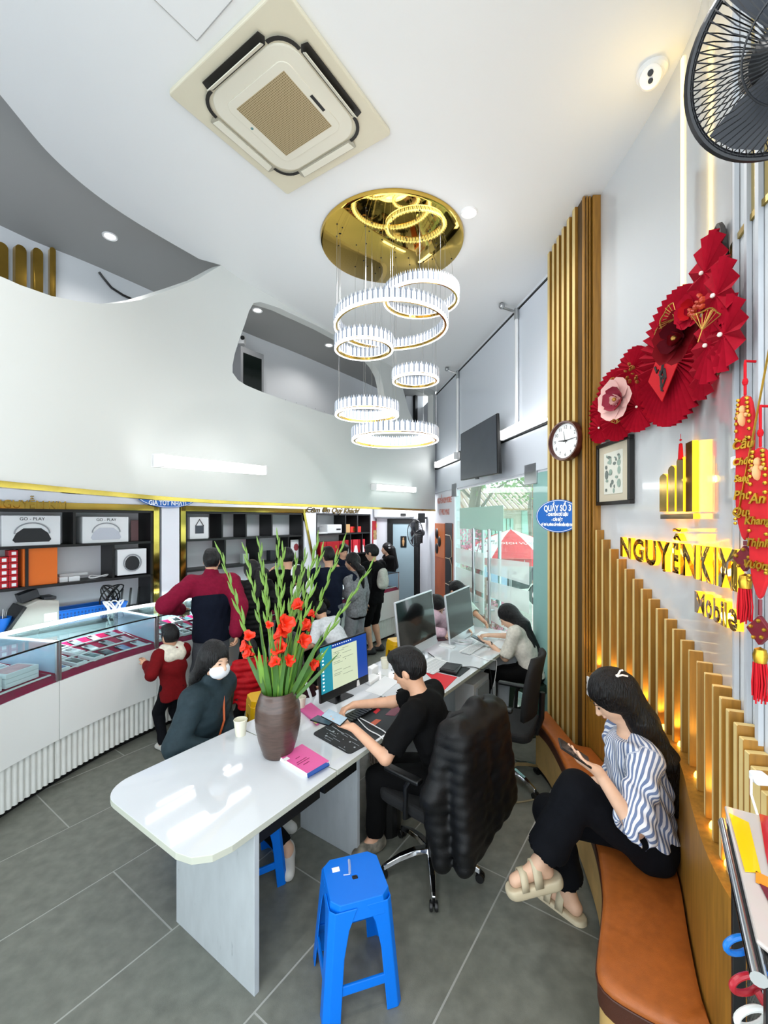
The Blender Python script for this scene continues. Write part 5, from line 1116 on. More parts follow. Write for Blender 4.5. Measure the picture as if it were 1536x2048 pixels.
# second cabinet goods
c, t0, t1, f = goods('speaker_box', 'white carton with a small grey strapped speaker printed on it, second cabinet', 'box', 380, 417, Z1, .30, .22, m_carton)
tm = (t0+t1)/2; MB().box(fp(tm, Z1+.13, f), (.13, .006, .11), M=Matrix((LDv, LNv, V((0,0,1)))).transposed()).build('speaker_print', mat('speaker_slate', '3d434c', .5), c, bevel=.01); MB().tube([fp(tm-.06, Z1+.18, f, .005), fp(tm, Z1+.27, f, .005), fp(tm+.06, Z1+.18, f, .005)], .006, 5).build('strap_print', m_dark, c)
goods('small_box', 'small pale green carton standing on the middle shelf of the second cabinet', 'box', 486, 498, Z2, .15, .08, mat('pale_green', 'b5c4bd', .5), .2)
goods('small_box', 'small dark carton beside the flower card in the second cabinet', 'box', 541, 551, Z2, .17, .1, mat('dark_carton', '2c3338', .5), .2)
c, t0, t1, f = goods('flower_card', 'framed white card with a red flower print in the second cabinet', 'card', 582, 602, Z2, .33, .02, m_carton, .25)
MB().sphere(fp((t0+t1)/2, Z2+.2, f), .06, 9, (1, .05, 1.1), Matrix((LDv, LNv, V((0,0,1)))).transposed()).build('flower_print', mat('flower_print', '8c3038', .6), c)
for k, px in enumerate((375, 388, 396, 470, 478, 486)):
    goods('accessory_pack', 'small dark accessory pack %s from the left on the worktop behind the man in maroon' % ordn[k], 'pack', px-5, px+5, ZD, .09+.02*(k % 2), .08, m_shelf if k % 2 else m_carton, .3, 'accessory packs')
# third cabinet goods
c, t0, t1, f = goods('label_printer', 'small white box printer on the top shelf of the rounded cabinet', 'printer', 655, 684, Z1, .17, .22, m_carton, bevel=.015); MB().plate([fp(t0+(t1-t0)*x, Z1+y, f) for x, y in ((.6, .06), (.9, .06), (.9, .09), (.6, .09))], .002).build('paper_slot', m_dark, c)
goods('paper_pile', 'flat pile of white paper beside the label printer', 'paper', 636, 655, Z1, .03, .2, m_carton)
goods('wooden_box', 'slim tan carton between the printer and red gift box', 'box', 692, 700, Z1, .17, .12, mat('tan_carton', 'c9a06a', .6), .25)
c, t0, t1, f = goods('gift_box', 'red gift box with gold print on the top shelf of the rounded cabinet', 'box', 701, 722, Z1, .12, .15, mat('bright_red_carton', 'd0281c', .5), .26); MB().plate([fp(t0+(t1-t0)*x, Z1+y, f) for x, y in ((.25, .03), (.5, .03), (.5, .09), (.25, .09))], .002).build('gold_print', m_gfoil, c)
goods('mug', 'white mug with red print at the right end of the top shelf', 'mug', 730, 737, Z1, .16, .07, m_carton, .2, bevel=.01)
for k, px in enumerate((641, 654, 666, 679)):
    c, t0, t1, f = goods('gift_box', 'dark red gift box, %s from the left on the middle shelf of the rounded cabinet' % ordn[k], 'box', px, px+12, Z2, .26, .16, m_rbox, .28, 'red gift boxes'); MB().plate([fp((t0+t1)/2+x, Z2+y, f) for x, y in ((-.02, .13), (.02, .13), (.02, .18), (-.02, .18))], .002).build('gold_print', m_gfoil, c)
for k, px in enumerate((693, 706, 719)):
    c, t0, t1, f = goods('gift_bag', 'red and white gift bag, %s from the left beside the dark gift boxes' % ordn[k], 'bag', px, px+11, Z2, .27, .1, mat('bag_red', 'c92433', .5), .28, 'gift bags'); MB().plate([fp(t0+(t1-t0)*x, Z2+y, f) for x, y in ((.1, .0), (.9, .0), (.7, .15), (.3, .15))], .002).build('white_panel', m_tubew, c)
# wall items at the far end
ca = MB(); u = Fu(757); cal = thing('wall_calendar', 'tall red wall calendar between the rounded cabinet and the far door', 'calendar', LW(Lt(757), .02, 1.6))
def cbx(px0, px1, y0, y1, d0, d1, m, name):
    a, b = Lt(px0, d1), Lt(px1, d1); za, zb = Lz((px0+px1)/2, y0, d1), Lz((px0+px1)/2, y1, d1); return lbox(a, b, d0, d1, zb, za, m, name, cal)
LE2 = Lt(770)
lbox(LE, LE2, -.12, 0, 0, 2.7, m_white, 'wall_staff_end', None)['kind'] = 'structure'
cbx(745, 766, 1042, 1092, .005, .015, mat('calendar_red', 'b3202c', .6), 'board'); cbx(747, 763, 1060, 1078, .015, .02, mat('calendar_picture', 'b89a68', .6, noise=.6, nscale=20), 'picture'); cbx(747, 763, 1079, 1090, .015, .02, m_tubew, 'date_pad'); cbx(752, 757, 1047, 1055, .015, .02, m_gfoil, 'emblem'); cbx(752, 758, 1037, 1042, .005, .015, m_dark, 'hanger')
q0, q1 = FP2(Fu(750, .1), .1, 0), FP2(Fu(826, .1), .1, 0); acu = thing('wall_air_conditioner', 'white wall air conditioner under the gallery above the far door', 'air conditioner', (q0+q1)/2+V((0,0,2.22)))
b = MB(); z0 = 2.165; m_ = (q0+q1)/2; b.hexa([q0+FwN*.06+V((0,0,z0)), q1+FwN*.06+V((0,0,z0)), q1-FwN*.09+V((0,0,z0)), q0-FwN*.09+V((0,0,z0))], [q0+FwN*.1+V((0,0,z0+.28)), q1+FwN*.1+V((0,0,z0+.28)), q1-FwN*.09+V((0,0,z0+.28)), q0-FwN*.09+V((0,0,z0+.28))]); b.build('case', m_tubew, acu, bevel=.02)
MB().box(m_+FwN*.09+FwD*.25+V((0,0,z0+.06)), (.12, .01, .05), M=Matrix((FwD, FwN, V((0,0,1)))).transposed()).build('display', m_dark, acu); b = MB(); b.box(m_+FwN*.03+V((0,0,z0-.004)), (.75, .05, .006), M=Matrix((FwD, FwN, V((0,0,1)))).transposed()); b.build('air_outlet', mat('slot_grey', '8b8f92', .5), acu)
sp = RP(9.0, .12, 2.15); t = thing('loudspeaker', 'small black loudspeaker under the gallery edge in the far corner', 'loudspeaker', sp); MB().box(sp, (.14, .16, .2)).build('cabinet', m_dark, t, bevel=.01); MB().box(sp+V((0, -.083, 0)), (.12, .01, .18)).build('grille', mat('speaker_black', '1b1d20', .6), t); MB().box(sp+V((.1, 0, 0)), (.1, .04, .04)).build('bracket', m_dark, t)
# standing fan in the far corner
fb = at(836, 1066, 8.7); t = thing('standing_fan', 'black pedestal fan standing in front of the far grey door', 'fan', (fb.x, fb.y, 0)); nd = V((-.85, -.5, 0)).normalized(); MFs = nd.to_track_quat('Z', 'Y').to_matrix(); fo = V((fb.x-.06, fb.y, fb.z))
MB().lathe([(0, 0), (.2, 0), (.2, .03), (.04, .06), (0, .06)], (fb.x+.02, fb.y, 0), 24).build('base', m_fanb, t, smooth=True); MB().tube([(fb.x+.02, fb.y, .04), (fb.x+.02, fb.y, fb.z-.05)], .022, 10).build('pole', m_fanb, t)
mo = MB(); mo.lathe([(0, -.22), (.06, -.2), (.07, -.1), (.03, -.02), (0, -.02)], fo, 16, MFs); mo.box((fb.x+.03, fb.y, fb.z-.1), (.12, .1, .2)); mo.build('motor', m_fanb, t, smooth=True)
cg = MB(); Rf = .27
for i in range(36):
    a = 2*PI*i/36; cg.tube([fo+MFs @ V((Rf*u*math.cos(a+.3*u), Rf*u*math.sin(a+.3*u), .07*(1-u**3))) for u in (.15, .5, .8, 1)], .003, 4, caps=False)
cg.tube([fo+MFs @ V((Rf*math.cos(a), Rf*math.sin(a), 0)) for a in [2*PI*i/40 for i in range(40)]], .008, 5, closed=True); cg.lathe([(0, .08), (.05, .075), (.05, .06)], fo, 16, MFs); cg.build('cage_wires', m_fanb, t)['kind'] = 'stuff'
for k in range(3):
    a0 = 2*PI*k/3; MB().add([fo+MFs @ V((Rf*u*math.cos(a0+dv*.35), Rf*u*math.sin(a0+dv*.35), dv*.02)) for u in (.15, .5, .88) for dv in (-1, 0, 1)], [(3*i+e, 3*i+e+1, 3*i+e+4, 3*i+e+3) for i in range(2) for e in (0, 1)]).build('blade', mat('fan_blade', '2a2e36', .3), t)
p = at(806, 1204, 8.4); ht = thing('bar_stool', 'white topped stool beside the far end of the counter', 'stool', (p.x, p.y, 0)); MB().lathe([(0, 0), (.15, 0), (.16, .02), (.15, .05), (0, .05)], (p.x, p.y, p.z-.05), 20).build('seat', m_tubew, ht, smooth=True)
for k in range(4): a = PI/4+PI/2*k; MB().tube([(p.x+.1*math.cos(a), p.y+.1*math.sin(a), p.z-.05), (p.x+.15*math.cos(a), p.y+.15*math.sin(a), 0)], .018, 6).build('leg', m_dark, ht)
# ---------------------------------------------------------------- long white desk: three units and the end desk
m_top = mat('gloss_white_top', 'd6dade', .05, coat=.3); m_edge = mat('desk_edge', 'b9bcae', .5); m_leg = mat('scuffed_white_panel', 'b2b8bb', .45, noise=.07, nscale=6, stretch=(3, 3, 1)); m_under = mat('black_rail', '0c0d0e', .5)
def streaks(m):      # dark vertical scuffs low on the white panels
    nt = m.node_tree; b = nt.nodes['Principled BSDF']; tc = nt.nodes.new('ShaderNodeTexCoord'); mp = nt.nodes.new('ShaderNodeMapping'); mp.inputs['Scale'].default_value = (34, 34, 5); n = nt.nodes.new('ShaderNodeTexNoise'); n.inputs['Scale'].default_value = 1.6; n.inputs['Detail'].default_value = 4
    r = nt.nodes.new('ShaderNodeValToRGB'); r.color_ramp.elements[0].position = .70; r.color_ramp.elements[1].position = .78; mx = nt.nodes.new('ShaderNodeMixRGB'); old = b.inputs['Base Color'].links[0].from_socket; mx.inputs[2].default_value = lin('6f7679')
    nt.links.new(tc.outputs['Object'], mp.inputs[0]); nt.links.new(mp.outputs[0], n.inputs['Vector']); nt.links.new(n.outputs['Fac'], r.inputs[0]); nt.links.new(r.outputs[0], mx.inputs[0]); nt.links.new(old, mx.inputs[1]); nt.links.new(mx.outputs[0], b.inputs['Base Color'])
streaks(m_leg)
ZT_ = .75
def dbox(t0, t1, n0, n1, z0, z1, m, name, parent, bevel=0): return MB().hexa([D(t0,n0,z0), D(t1,n0,z0), D(t1,n1,z0), D(t0,n1,z0)], [D(t0,n0,z1), D(t1,n0,z1), D(t1,n1,z1), D(t0,n1,z1)]).build(name, m, parent, bevel=bevel)
def desk(label, t0, t1, n0, n1, legs, corner=0):
    t = thing('desk', label, 'desk', D((t0+t1)/2, (n0+n1)/2, 0), 0, 'white desks joined in a row')
    if corner:
        r = corner; pts = [D(t1, n0), D(t1, n1)]
        pts += [D(t0+r-r*math.cos(a), n1-r+r*math.sin(a)) for a in [PI/2-PI/2*i/8 for i in range(9)]]; pts += [D(t0+r*.8, n0) if False else D(t0+r-r*math.sin(a), n0+r-r*math.cos(a)) for a in [PI/2-PI/2*i/3 for i in range(4)]]
        poly = [(p.x, p.y) for p in pts]
        o = MB().prism(poly, ZT_-.03, ZT_).build('top', [m_top, m_edge], t, bevel=.0015)
        o.data.polygons.foreach_set('material_index', [0 if abs(p.normal.z) > .5 else 1 for p in o.data.polygons])
    else:
        o = dbox(t0+.001, t1-.001, n0, n1, ZT_-.03, ZT_, [m_top, m_edge], 'top', t, .0015)
        o.data.polygons.foreach_set('material_index', [0 if abs(p.normal.z) > .5 else 1 for p in o.data.polygons])
    for (tt, a, b) in legs: dbox(tt-.014, tt+.014, a, b, 0, ZT_-.03, m_leg, 'leg_panel', t, .002)
    return t
dA = desk('rounded white desk end nearest the blue stool with the brown vase', -.62, .205, 0, .875, [(-.33, .005, .64)], .16)
dbox(-.3, .2, .12, .16, .56, .72, m_under, 'rail', dA); dbox(-.3, .2, .4, .7, .62, .72, m_under, 'cable_tray', dA)
dB = desk('white desk with the black computer and the man in black', .21, 1.54, 0, .875, [(.55, .12, .62), (1.5, .1, .75)])
dbox(.24, .53, .12, .16, .56, .72, m_under, 'rail', dB); dbox(.57, 1.48, .5, .53, .3, .72, m_leg, 'modesty_panel', dB)
dC = desk('white desk with two silver all-in-one computers', 1.545, 2.87, 0, .875, [(1.6, .1, .75), (2.78, .06, .8)])
dbox(1.62, 2.77, .5, .53, .3, .72, m_leg, 'modesty_panel', dC)
dD = desk('far white desk end where the long haired woman leans', 2.90, 3.65, -.17, .72, [(2.96, -.1, .65), (3.58, -.1, .65)])
# ---------------------------------------------------------------- plastic stools
m_bstool = mat('blue_stool_plastic', '0070dc', .42, spec=.3)
def stool(name, label, cx, cy, rz, h, top, base, m, parts=True, grp=None):
    t = thing(name, label, 'stool', (0, 0, 0), 0, grp); R = Matrix.Rotation(rz, 3, 'Z'); c = V((cx, cy, 0))
    def P(x, y, z): return c+R @ V((x, y, z))
    a = top/2; ch = a*.28; hole = .016
    oc = [(a-ch, -a), (a, -a+ch), (a, a-ch), (a-ch, a), (-a+ch, a), (-a, a-ch), (-a, -a+ch), (-a+ch, -a)]
    k = base/top; mb = MB(); hr = [(hole*math.cos(w), hole*math.sin(w)) for w in [(-PI/4+PI/8)+PI/4*i-PI/8 for i in range(8)]]
    hr = [(hole*math.cos(math.atan2(y, x)), hole*math.sin(math.atan2(y, x))) for x, y in oc]
    ap = .075*h/.47; ka = 1+(k-1)*ap/h
    v = [P(x, y, h) for x, y in oc]+[P(x, y, h) for x, y in hr]+[P(x*ka*1.03, y*ka*1.03, h-ap) for x, y in oc]+[P(x*.93, y*.93, h-.012) for x, y in oc]
    f = []
    for i in range(8):
        j = (i+1) % 8; f += [(i, j, 8+j, 8+i), (i, 16+i, 16+j, j)]
    o = MB().add(v[:24], f).build('seat', m, t); s = o.modifiers.new('s', 'SOLIDIFY'); s.thickness = .006; s.offset = -1
    b = o.modifiers.new('b', 'BEVEL'); b.width = .005; b.segments = 2; b.limit_method = 'ANGLE'
    # arched frame of each side: two half legs, stretcher; corner legs
    for q in range(4):
        Rq = Matrix.Rotation(PI/2*q, 3, 'Z')
        def Q(x, y, z):
            w = Rq @ V((x, y, 0)); return P(w.x, w.y, z)
        def half(z): return a*(1+(k-1)*(h-z)/h)
        lw_ = .062*top/.25
        # corner leg (L-shaped angle piece)
        mb = MB(); zs = [0, h*.22, h*.27, h*.55, h*.78, h-ap*.3]; L = []
        for z in zs:
            e = half(z)*1.02; w_ = lw_*(1.0 if z < h*.7 else 1.0+1.1*(z-h*.7)/(h*.3)); cc_ = ch*.55
            L.append([Q(e-cc_-w_*.75, -e, z), Q(e-cc_, -e, z), Q(e, -e+cc_, z), Q(e, -e+cc_+w_*.75, z)])
        vs = [p for r in L for p in r]; mb.add(vs, [(4*i+j, 4*i+j+1, 4*i+j+5, 4*i+j+4) for i in range(len(zs)-1) for j in range(3)])
        o = mb.build('leg', m, t); s = o.modifiers.new('s', 'SOLIDIFY'); s.thickness = .006; b = o.modifiers.new('b', 'BEVEL'); b.width = .003; b.segments = 1; b.limit_method = 'ANGLE'
        z0, z1 = h*.235, h*.315; e0, e1 = half(z0)*1.015, half(z1)*1.015
        mb = MB(); mb.hexa([Q(-e0+ch*.5, -e0, z0), Q(e0-ch*.5, -e0, z0), Q(e0-ch*.5, -e0+.012, z0), Q(-e0+ch*.5, -e0+.012, z0)], [Q(-e1+ch*.5, -e1, z1), Q(e1-ch*.5, -e1, z1), Q(e1-ch*.5, -e1+.012, z1), Q(-e1+ch*.5, -e1+.012, z1)])
        mb.build('stretcher', m, t, bevel=.003)
    return t, P, a, h
st1, SP, sa, sh = stool('plastic_stool', 'tall blue plastic stool with a hole and white sticker standing in front', -.135, 2.02, .30, .47, .265, .34, m_bstool)
MB().plate([SP(x, y, sh+.001) for x, y in ((-.095, .05), (-.06, .05), (-.06, .078), (-.095, .078))], .001).build('sticker', m_tubew, st1)
tp_ = MB(); tp_.tube([SP(-.02, .02, sh+.003), SP(-.012, .06, sh+.005), SP(-.006, .1, sh+.004)], .006, 4); tp_.tube([SP(-.05, .02, sh+.003), SP(-.02, .015, sh+.003)], .003, 4); tp_.build('tape_residue', glassmat('clear_tape', 'dfe8f4', .45), st1)
MB().lathe([(0, -.004), (.0155, -.004)], SP(0, 0, sh-.004), 10).build('hole', m_slot, st1)
stool('plastic_stool', 'blue plastic stool under the rounded desk end, mostly hidden', -.79, 2.60, .55, .45, .25, .33, m_bstool)
m_yel = mat('yellow_plastic', 'e8b40e', .4)
stool('plastic_stool', 'yellow plastic stool beyond the desk by the far computers', .16, 5.1, .5, .72, .2, .26, m_yel)
stool('plastic_stool', 'yellow plastic stool just visible left of the brown vase', -.93, 3.33, .5, .78, .2, .26, m_yel)
stool('plastic_stool', 'dark green stool under the long haired woman at the far desk', 1.50, 4.45, .5, .47, .3, .34, mat('dark_green_plastic', '1f2e22', .45))
stool('plastic_stool', 'low stool under the masked woman in the teal jacket', -1.24, 2.97, .6, .43, .26, .32, m_bstool)
# ---------------------------------------------------------------- vase with gladioli
VB = V((-.63, 2.57, .75)); VB = onz(556, 1507, .75)
vt = thing('vase', 'tall brown ribbed vase on the white desk', 'vase', VB)
prof = [(0, 0), (.080, 0), (.086, .01), (.112, .09), (.128, .17), (.132, .22), (.126, .29), (.108, .345), (.098, .365), (.098, .372), (.092, .372), (.09, .36), (.1, .33), (.1, .05), (0, .04)]
pr2 = []
for (r0, z0), (r1, z1) in zip(prof[:9], prof[1:10]):
    k = max(1, int(abs(z1-z0)/.008))
    for i in range(k): u = i/k; pr2.append((r0+(r1-r0)*u+(.0012 if (len(pr2) % 2) else 0), z0+(z1-z0)*u))
m_vase = mat('brown_glaze', '4d3a32', .38, noise=.3, nscale=14, stretch=(1, 1, 8), coat=.3)
MB().lathe(pr2+prof[9:], VB, 40).build('body', m_vase, vt, smooth='all')
m_stem = mat('gladiolus_green', '6f9a34', .5, noise=.25, nscale=12); m_bud = mat('bud_green', '6f9440', .5, noise=.2, nscale=15); m_lf = mat('leaf_green', '3f6b22', .45, noise=.25, nscale=10); m_fl = mat('gladiolus_red', 'e8310f', .5, noise=.25, nscale=18)
# each stem: tip pixel, and where the tip stands in depth
TIPS = [(440, 1102, 2.5), (490, 1098, 2.75), (519, 1090, 2.45), (556, 1075, 2.65), (566, 1098, 2.4), (592, 1120, 2.5), (600, 1165, 2.75), (636, 1078, 2.62), (645, 1100, 2.45), (687, 1085, 2.6), (742, 1132, 2.55), (530, 1150, 2.9), (610, 1110, 2.8)]
FLW = {0: [(.42, 1), (.36, 1), (.30, 1)], 2: [(.45, .7)], 3: [(.36, .8)], 4: [(.48, 1.5), (.43, 1.2), (.20, 1.1)], 5: [(.42, 1.2), (.30, 1.5), (.22, 1.1)], 7: [(.54, 1.2)], 8: [(.36, 1.3), (.5, .7)], 9: [(.50, .7), (.40, 1)], 10: [(.25, 1.0)], 12: [(.45, 1.1)]}
rg = random.Random(21)
def leafblade(mb, p, d, L, w, up, n=5, curl=.1):
    s = d.cross(up); 
    if s.length < .01: s = V((1, 0, 0))
    s.normalize(); vs = []
    for i in range(n+1):
        u = i/n; ww = w*math.sin(PI*min(1, .18+u*.82))**.8 if u < 1 else 0; q = p+d*L*u+up*(-curl*L*u*u)
        vs += [q-s*ww, q+up.cross(s)*0+d.cross(s)*ww*.35, q+s*ww]
    mb.add(vs, [(3*i+e, 3*i+e+1, 3*i+e+4, 3*i+e+3) for i in range(n) for e in (0, 1)])
for k, (px, py, Y) in enumerate(TIPS):
    tip = at(px, py, Y); a = rg.random()*6.28; foot = VB+V(((tip.x-VB.x)*.14+.02*math.cos(a), (tip.y-VB.y)*.14+.02*math.sin(a), .1)); rim = VB+V(((tip.x-VB.x)*.20, (tip.y-VB.y)*.2, .37))
    dxy = (V((rim.x, rim.y))-V((VB.x, VB.y)))
    if dxy.length > .07: dxy = dxy.normalized()*.07; rim.x, rim.y = VB.x+dxy.x, VB.y+dxy.y
    gl = thing('gladiolus', ('gladiolus stem with green buds in the vase, %s from the left at its tip' % ordn[sorted(range(len(TIPS)), key=lambda i: TIPS[i][0]).index(k)]), 'flower', foot, 0, 'gladioli in the brown vase')
    ctl = rim+(tip-rim)*.5+V((0, 0, (tip-rim).length*.08 if k not in (0, 10) else -.01)); bend = lambda u: rim.lerp(ctl, u).lerp(ctl.lerp(tip, u), u)
    path = [foot]+[bend(i/14) for i in range(15)]; path = path[:2]+[p+V((rg.uniform(-.004, .004), rg.uniform(-.004, .004), 0)) for p in path[2:-1]]+path[-1:]
    MB().tube(path, .006, 6, r2=.0025).build('stem', m_stem, gl, smooth=True)
    L = (tip-rim).length; nb = 9; bm_ = MB()
    for i in range(nb):
        u = .42+.56*i/(nb-1); p = bend(u); d = (bend(min(1, u+.03))-bend(u-.03)).normalized(); s = d.cross(V((.3, -1, .1))).normalized()*(1 if i % 2 else -1)
        L2 = .10*(1.2-u*.5)*rg.uniform(.85, 1.2); r0 = .0105*(1.35-u*.75)
        dd = (d+s*(.36-.2*u)*rg.uniform(.7, 1.3)).normalized(); bm_.tube([p, p+dd*L2*.25, p+dd*L2*.6, p+(dd+d*.3).normalized()*L2], [r0*.6, r0, r0*.75, .001], 6)
    bm_.build('buds', m_bud, gl, smooth=True)['kind'] = 'stuff'
    for (u, sc) in FLW.get(k, []):
        p = bend(u*.9); d = (bend(u+.03)-bend(u-.03)).normalized(); o = (V((0, -.7, .1))+d*.5+d.cross(V((0, 1, 0)))*rg.choice((-1, 1))*rg.uniform(.3, 1.0)).normalized(); fl = MB(); s = .034*sc; cc = p+o*.015
        e1 = o.cross(V((0,0,1))).normalized(); e2 = e1.cross(o)
        for j in range(6):
            a = PI/3*j; di = e1*math.cos(a)+e2*math.sin(a); tt = o.cross(di); pts = []
            for uu, w_ in ((0, .15), (.4, .45), (.8, .55), (1.05, .25)): pts.append((cc+di*s*uu*(.75+.25*(j % 2))+o*s*(1.5*uu**.7-.3*(uu > 1)), w_*s*1.05))
            vs = []
            for q, w_ in pts: vs += [q-tt*w_, q-di*w_*.2, q+tt*w_]
            fl.add(vs, [(3*i+e, 3*i+e+1, 3*i+e+4, 3*i+e+3) for i in range(3) for e in (0, 1)])
        fl.tube([p, cc+o*s*.3], [.008, .012], 6); fl.build('blossom', m_fl, gl, smooth='all')
    for j in range(3):
        lf = MB(); a = rg.uniform(-1, 1); d = ((bend(.5)-rim).normalized()+V((rg.uniform(-.25, .25), rg.uniform(-.2, .2), 0))).normalized()
        leafblade(lf, rim+V((rg.uniform(-.02, .02), rg.uniform(-.02, .02), -.06)), d, rg.uniform(.26, .46), rg.uniform(.009, .017), V((0, -.8, .3)).normalized(), 6, rg.uniform(-.03, .1)); lf.build('leaf', m_lf if j else m_stem, gl, smooth='all')
# ---------------------------------------------------------------- computers on the desk
m_imac = mat('silver_case', 'c9ccd0', .3, .6); m_off = mat('screen_off', '08090c', .12, coat=.4)
def monitor(name, label, bl, br, hgt, mcase, chin, tilt=-.10, th=.02, standn=.1):
    ux = (br-bl).normalized(); nrm = ux.cross(V((0,0,1))).normalized(); up = (V((0,0,1))+nrm*tilt).normalized(); nrm = ux.cross(up).normalized(); w_ = (br-bl).length; t = thing(name, label, 'computer', (bl+br)/2+V((0, 0, -.1)))
    def P(x, y, z): return bl+ux*x+up*y+nrm*z
    MB().hexa([P(0,-chin,-th), P(w_,-chin,-th), P(w_,-chin,0), P(0,-chin,0)], [P(0,hgt,-th), P(w_,hgt,-th), P(w_,hgt,0), P(0,hgt,0)]).build('case', mcase, t, bevel=.004)
    return t, P, w_, ux, up, nrm
bl, br = at(641, 1393, 3.10), at(737, 1349, 3.52)
t, P, w_, ux, up, nrm = monitor('desktop_computer', 'black all-in-one computer with a lit screen facing the man in black', bl, br, .345, m_dark, .055, -.06)
m_s1 = mat('screen_teal', '1b7f93', .3, emit=.32); m_s2 = mat('screen_page', 'b9c3a8', .3, emit=.32); m_s3 = mat('screen_blue', '123c8e', .3, emit=.32)
def scr(x0, x1, y0, y1, m, nm, z=.001): return MB().plate([P(x0*w_, y0*.345, z), P(x1*w_, y0*.345, z), P(x1*w_, y1*.345, z), P(x0*w_, y1*.345, z)], .001).build(nm, m, t)
scr(.02, .24, .02, .97, m_s1, 'screen_side'); scr(.24, .76, .02, .88, m_s2, 'screen_page'); scr(.24, .76, .88, .97, m_s3, 'screen_bar'); scr(.76, .98, .02, .97, m_s3, 'screen_blue')
ic = MB()
for i in range(11): ic.plate([P(w_*(.05+x), .345*(.08+.075*i+y), .0022) for x, y in ((0, 0), (.03, 0), (.03, .03), (0, .03))], .0006)
for i in range(9): ic.plate([P(w_*(.26+x), .345*(.965+y)-.012, .0022) for x, y in ((.045*i, 0), (.045*i+.02, 0), (.045*i+.02, .02), (.045*i, .02))], .0006)
ic.build('screen_icons', mat('icon_white', 'dfe9ee', .3, emit=.5), t)['kind'] = 'stuff'
ic = MB(); rg2 = random.Random(8)
for i in range(16):
    y = .82-.035*i-(.04 if i > 8 else 0)
    if i in (9, 10): continue
    x0 = .27 if i % 3 else .45; x1 = x0+rg2.uniform(.1, .22); ic.plate([P(w_*x0, .345*y, .0022), P(w_*x1, .345*y, .0022), P(w_*x1, .345*(y+.008), .0022), P(w_*x0, .345*(y+.008), .0022)], .0006)
    if i < 7 and i % 3 == 0: ic.plate([P(w_*(.3+.1*i/3+x), .345*(y-.05+y2), .0022) for x, y2 in ((0, 0), (.015, 0), (.015, .02), (0, .02))], .0006)
ic.build('screen_text', mat('text_grey', '6e7a6a', .3, emit=.3), t)['kind'] = 'stuff'
mid = (bl+br)/2; b = MB(); b.box(V((mid.x, mid.y, .755))-nrm*.09, (.2, .16, .012), M=Matrix((ux, V((-ux.y, ux.x, 0)), V((0,0,1)))).transposed()); b.tube([V((mid.x, mid.y, .76))-nrm*.09, mid-nrm*.03+V((0, 0, .08))], .022, 8); b.build('stand', m_dark, t)
MB().plate([P(w_*(.72+x), y, .002) for x, y in ((0, -.05), (.07, -.05), (.055, -.005), (.015, -.005))], .002).build('sticker', m_tubew, t)
for k, (b0, b1, hg, lab) in enumerate(((at(800, 1307, 4.10), at(873, 1269, 4.62), .475, 'silver all-in-one computer with a black screen, nearer of two'), (at(900, 1279, 4.72), at(948, 1250, 5.22), .475, 'silver all-in-one computer with a dark grey screen, farther of two'))):
    t, P, w_, ux, up, nrm = monitor('desktop_computer', lab, b0, b1, hg, m_imac, .09, -.12, .022)
    MB().plate([P(.012, .0, .001), P(w_-.012, .0, .001), P(w_-.012, hg-.012, .001), P(.012, hg-.012, .001)], .002).build('screen', m_off if k == 0 else mat('screen_off_grey', '2e3233', .25), t)
    mid = (b0+b1)/2; b = MB(); b.box(V((mid.x, mid.y, .754))-nrm*.1, (.2, .18, .008), M=Matrix((ux, V((-ux.y, ux.x, 0)), V((0,0,1)))).transposed()); b.hexa([V((mid.x, mid.y, .757))-nrm*.13-ux*.08, V((mid.x, mid.y, .757))-nrm*.13+ux*.08, V((mid.x, mid.y, .757))-nrm*.1+ux*.08, V((mid.x, mid.y, .757))-nrm*.1-ux*.08], [mid-nrm*.03-ux*.08+up*.1, mid-nrm*.03+ux*.08+up*.1, mid-nrm*.015+ux*.08+up*.1, mid-nrm*.015-ux*.08+up*.1]); b.build('stand', m_imac, t)
# flat things on the desk, given by pixel corners on the desk plane
def flat(name, label, cat, pts, th, m, grp=None, z=.7505, bevel=.001, rad=0):
    P3 = [onz(x, y, z) for x, y in pts]; c = sum(P3, V())/len(P3); t = thing(name, label, cat, c, 0, grp)
    if rad:
        Q = []
        for i, p in enumerate(P3):
            a, b = P3[i-1], P3[(i+1) % len(P3)]; pa = p+(a-p).normalized()*rad; pb = p+(b-p).normalized()*rad
            Q += [pa.lerp(p, u).lerp(p.lerp(pb, u), u) for u in (0, .33, .67, 1)]
        P3 = Q
    poly = [(p.x, p.y) for p in P3]
    if sum(poly[i-1][0]*poly[i][1]-poly[i][0]*poly[i-1][1] for i in range(len(poly))) < 0: poly = poly[::-1]
    MB().prism(poly, z, z+th).build('body', m, t, bevel=bevel); return t, c
def onflat(t, pts, z, m, name, th=.001):
    P3 = [onz(x, y, z) for x, y in pts]; return MB().plate(P3, th).build(name, m, t)
m_pad = mat('black_mat', '101418', .55, noise=.3, nscale=16)
t, c = flat('mouse_mat', 'black mat printed with white circuit marks at the desk edge', 'mat', [(624, 1468), (663, 1446), (738, 1488), (699, 1510)], .004, m_pad, rad=.03)
ci = MB(); rg3 = random.Random(5)
A0, A1, A2, A3 = [onz(x, y, .7552) for x, y in [(632, 1468), (665, 1450), (730, 1488), (698, 1505)]]
def bil(u, v): return A0.lerp(A1, u).lerp(A3.lerp(A2, u), v)
for i in range(24):
    u, v = rg3.random(), rg3.random(); 
    if i % 3: ci.tube([bil(u, v*.8), bil(u, v*.8+.2)], .0012, 4)
    else: q = bil(u, v); r_ = rg3.uniform(.003, .008); ci.lathe([(0, .001), (r_, .001), (r_, 0)], q, 8)
ci.build('circuit_print', mat('print_light', 'aeb6ba', .5), t)['kind'] = 'stuff'
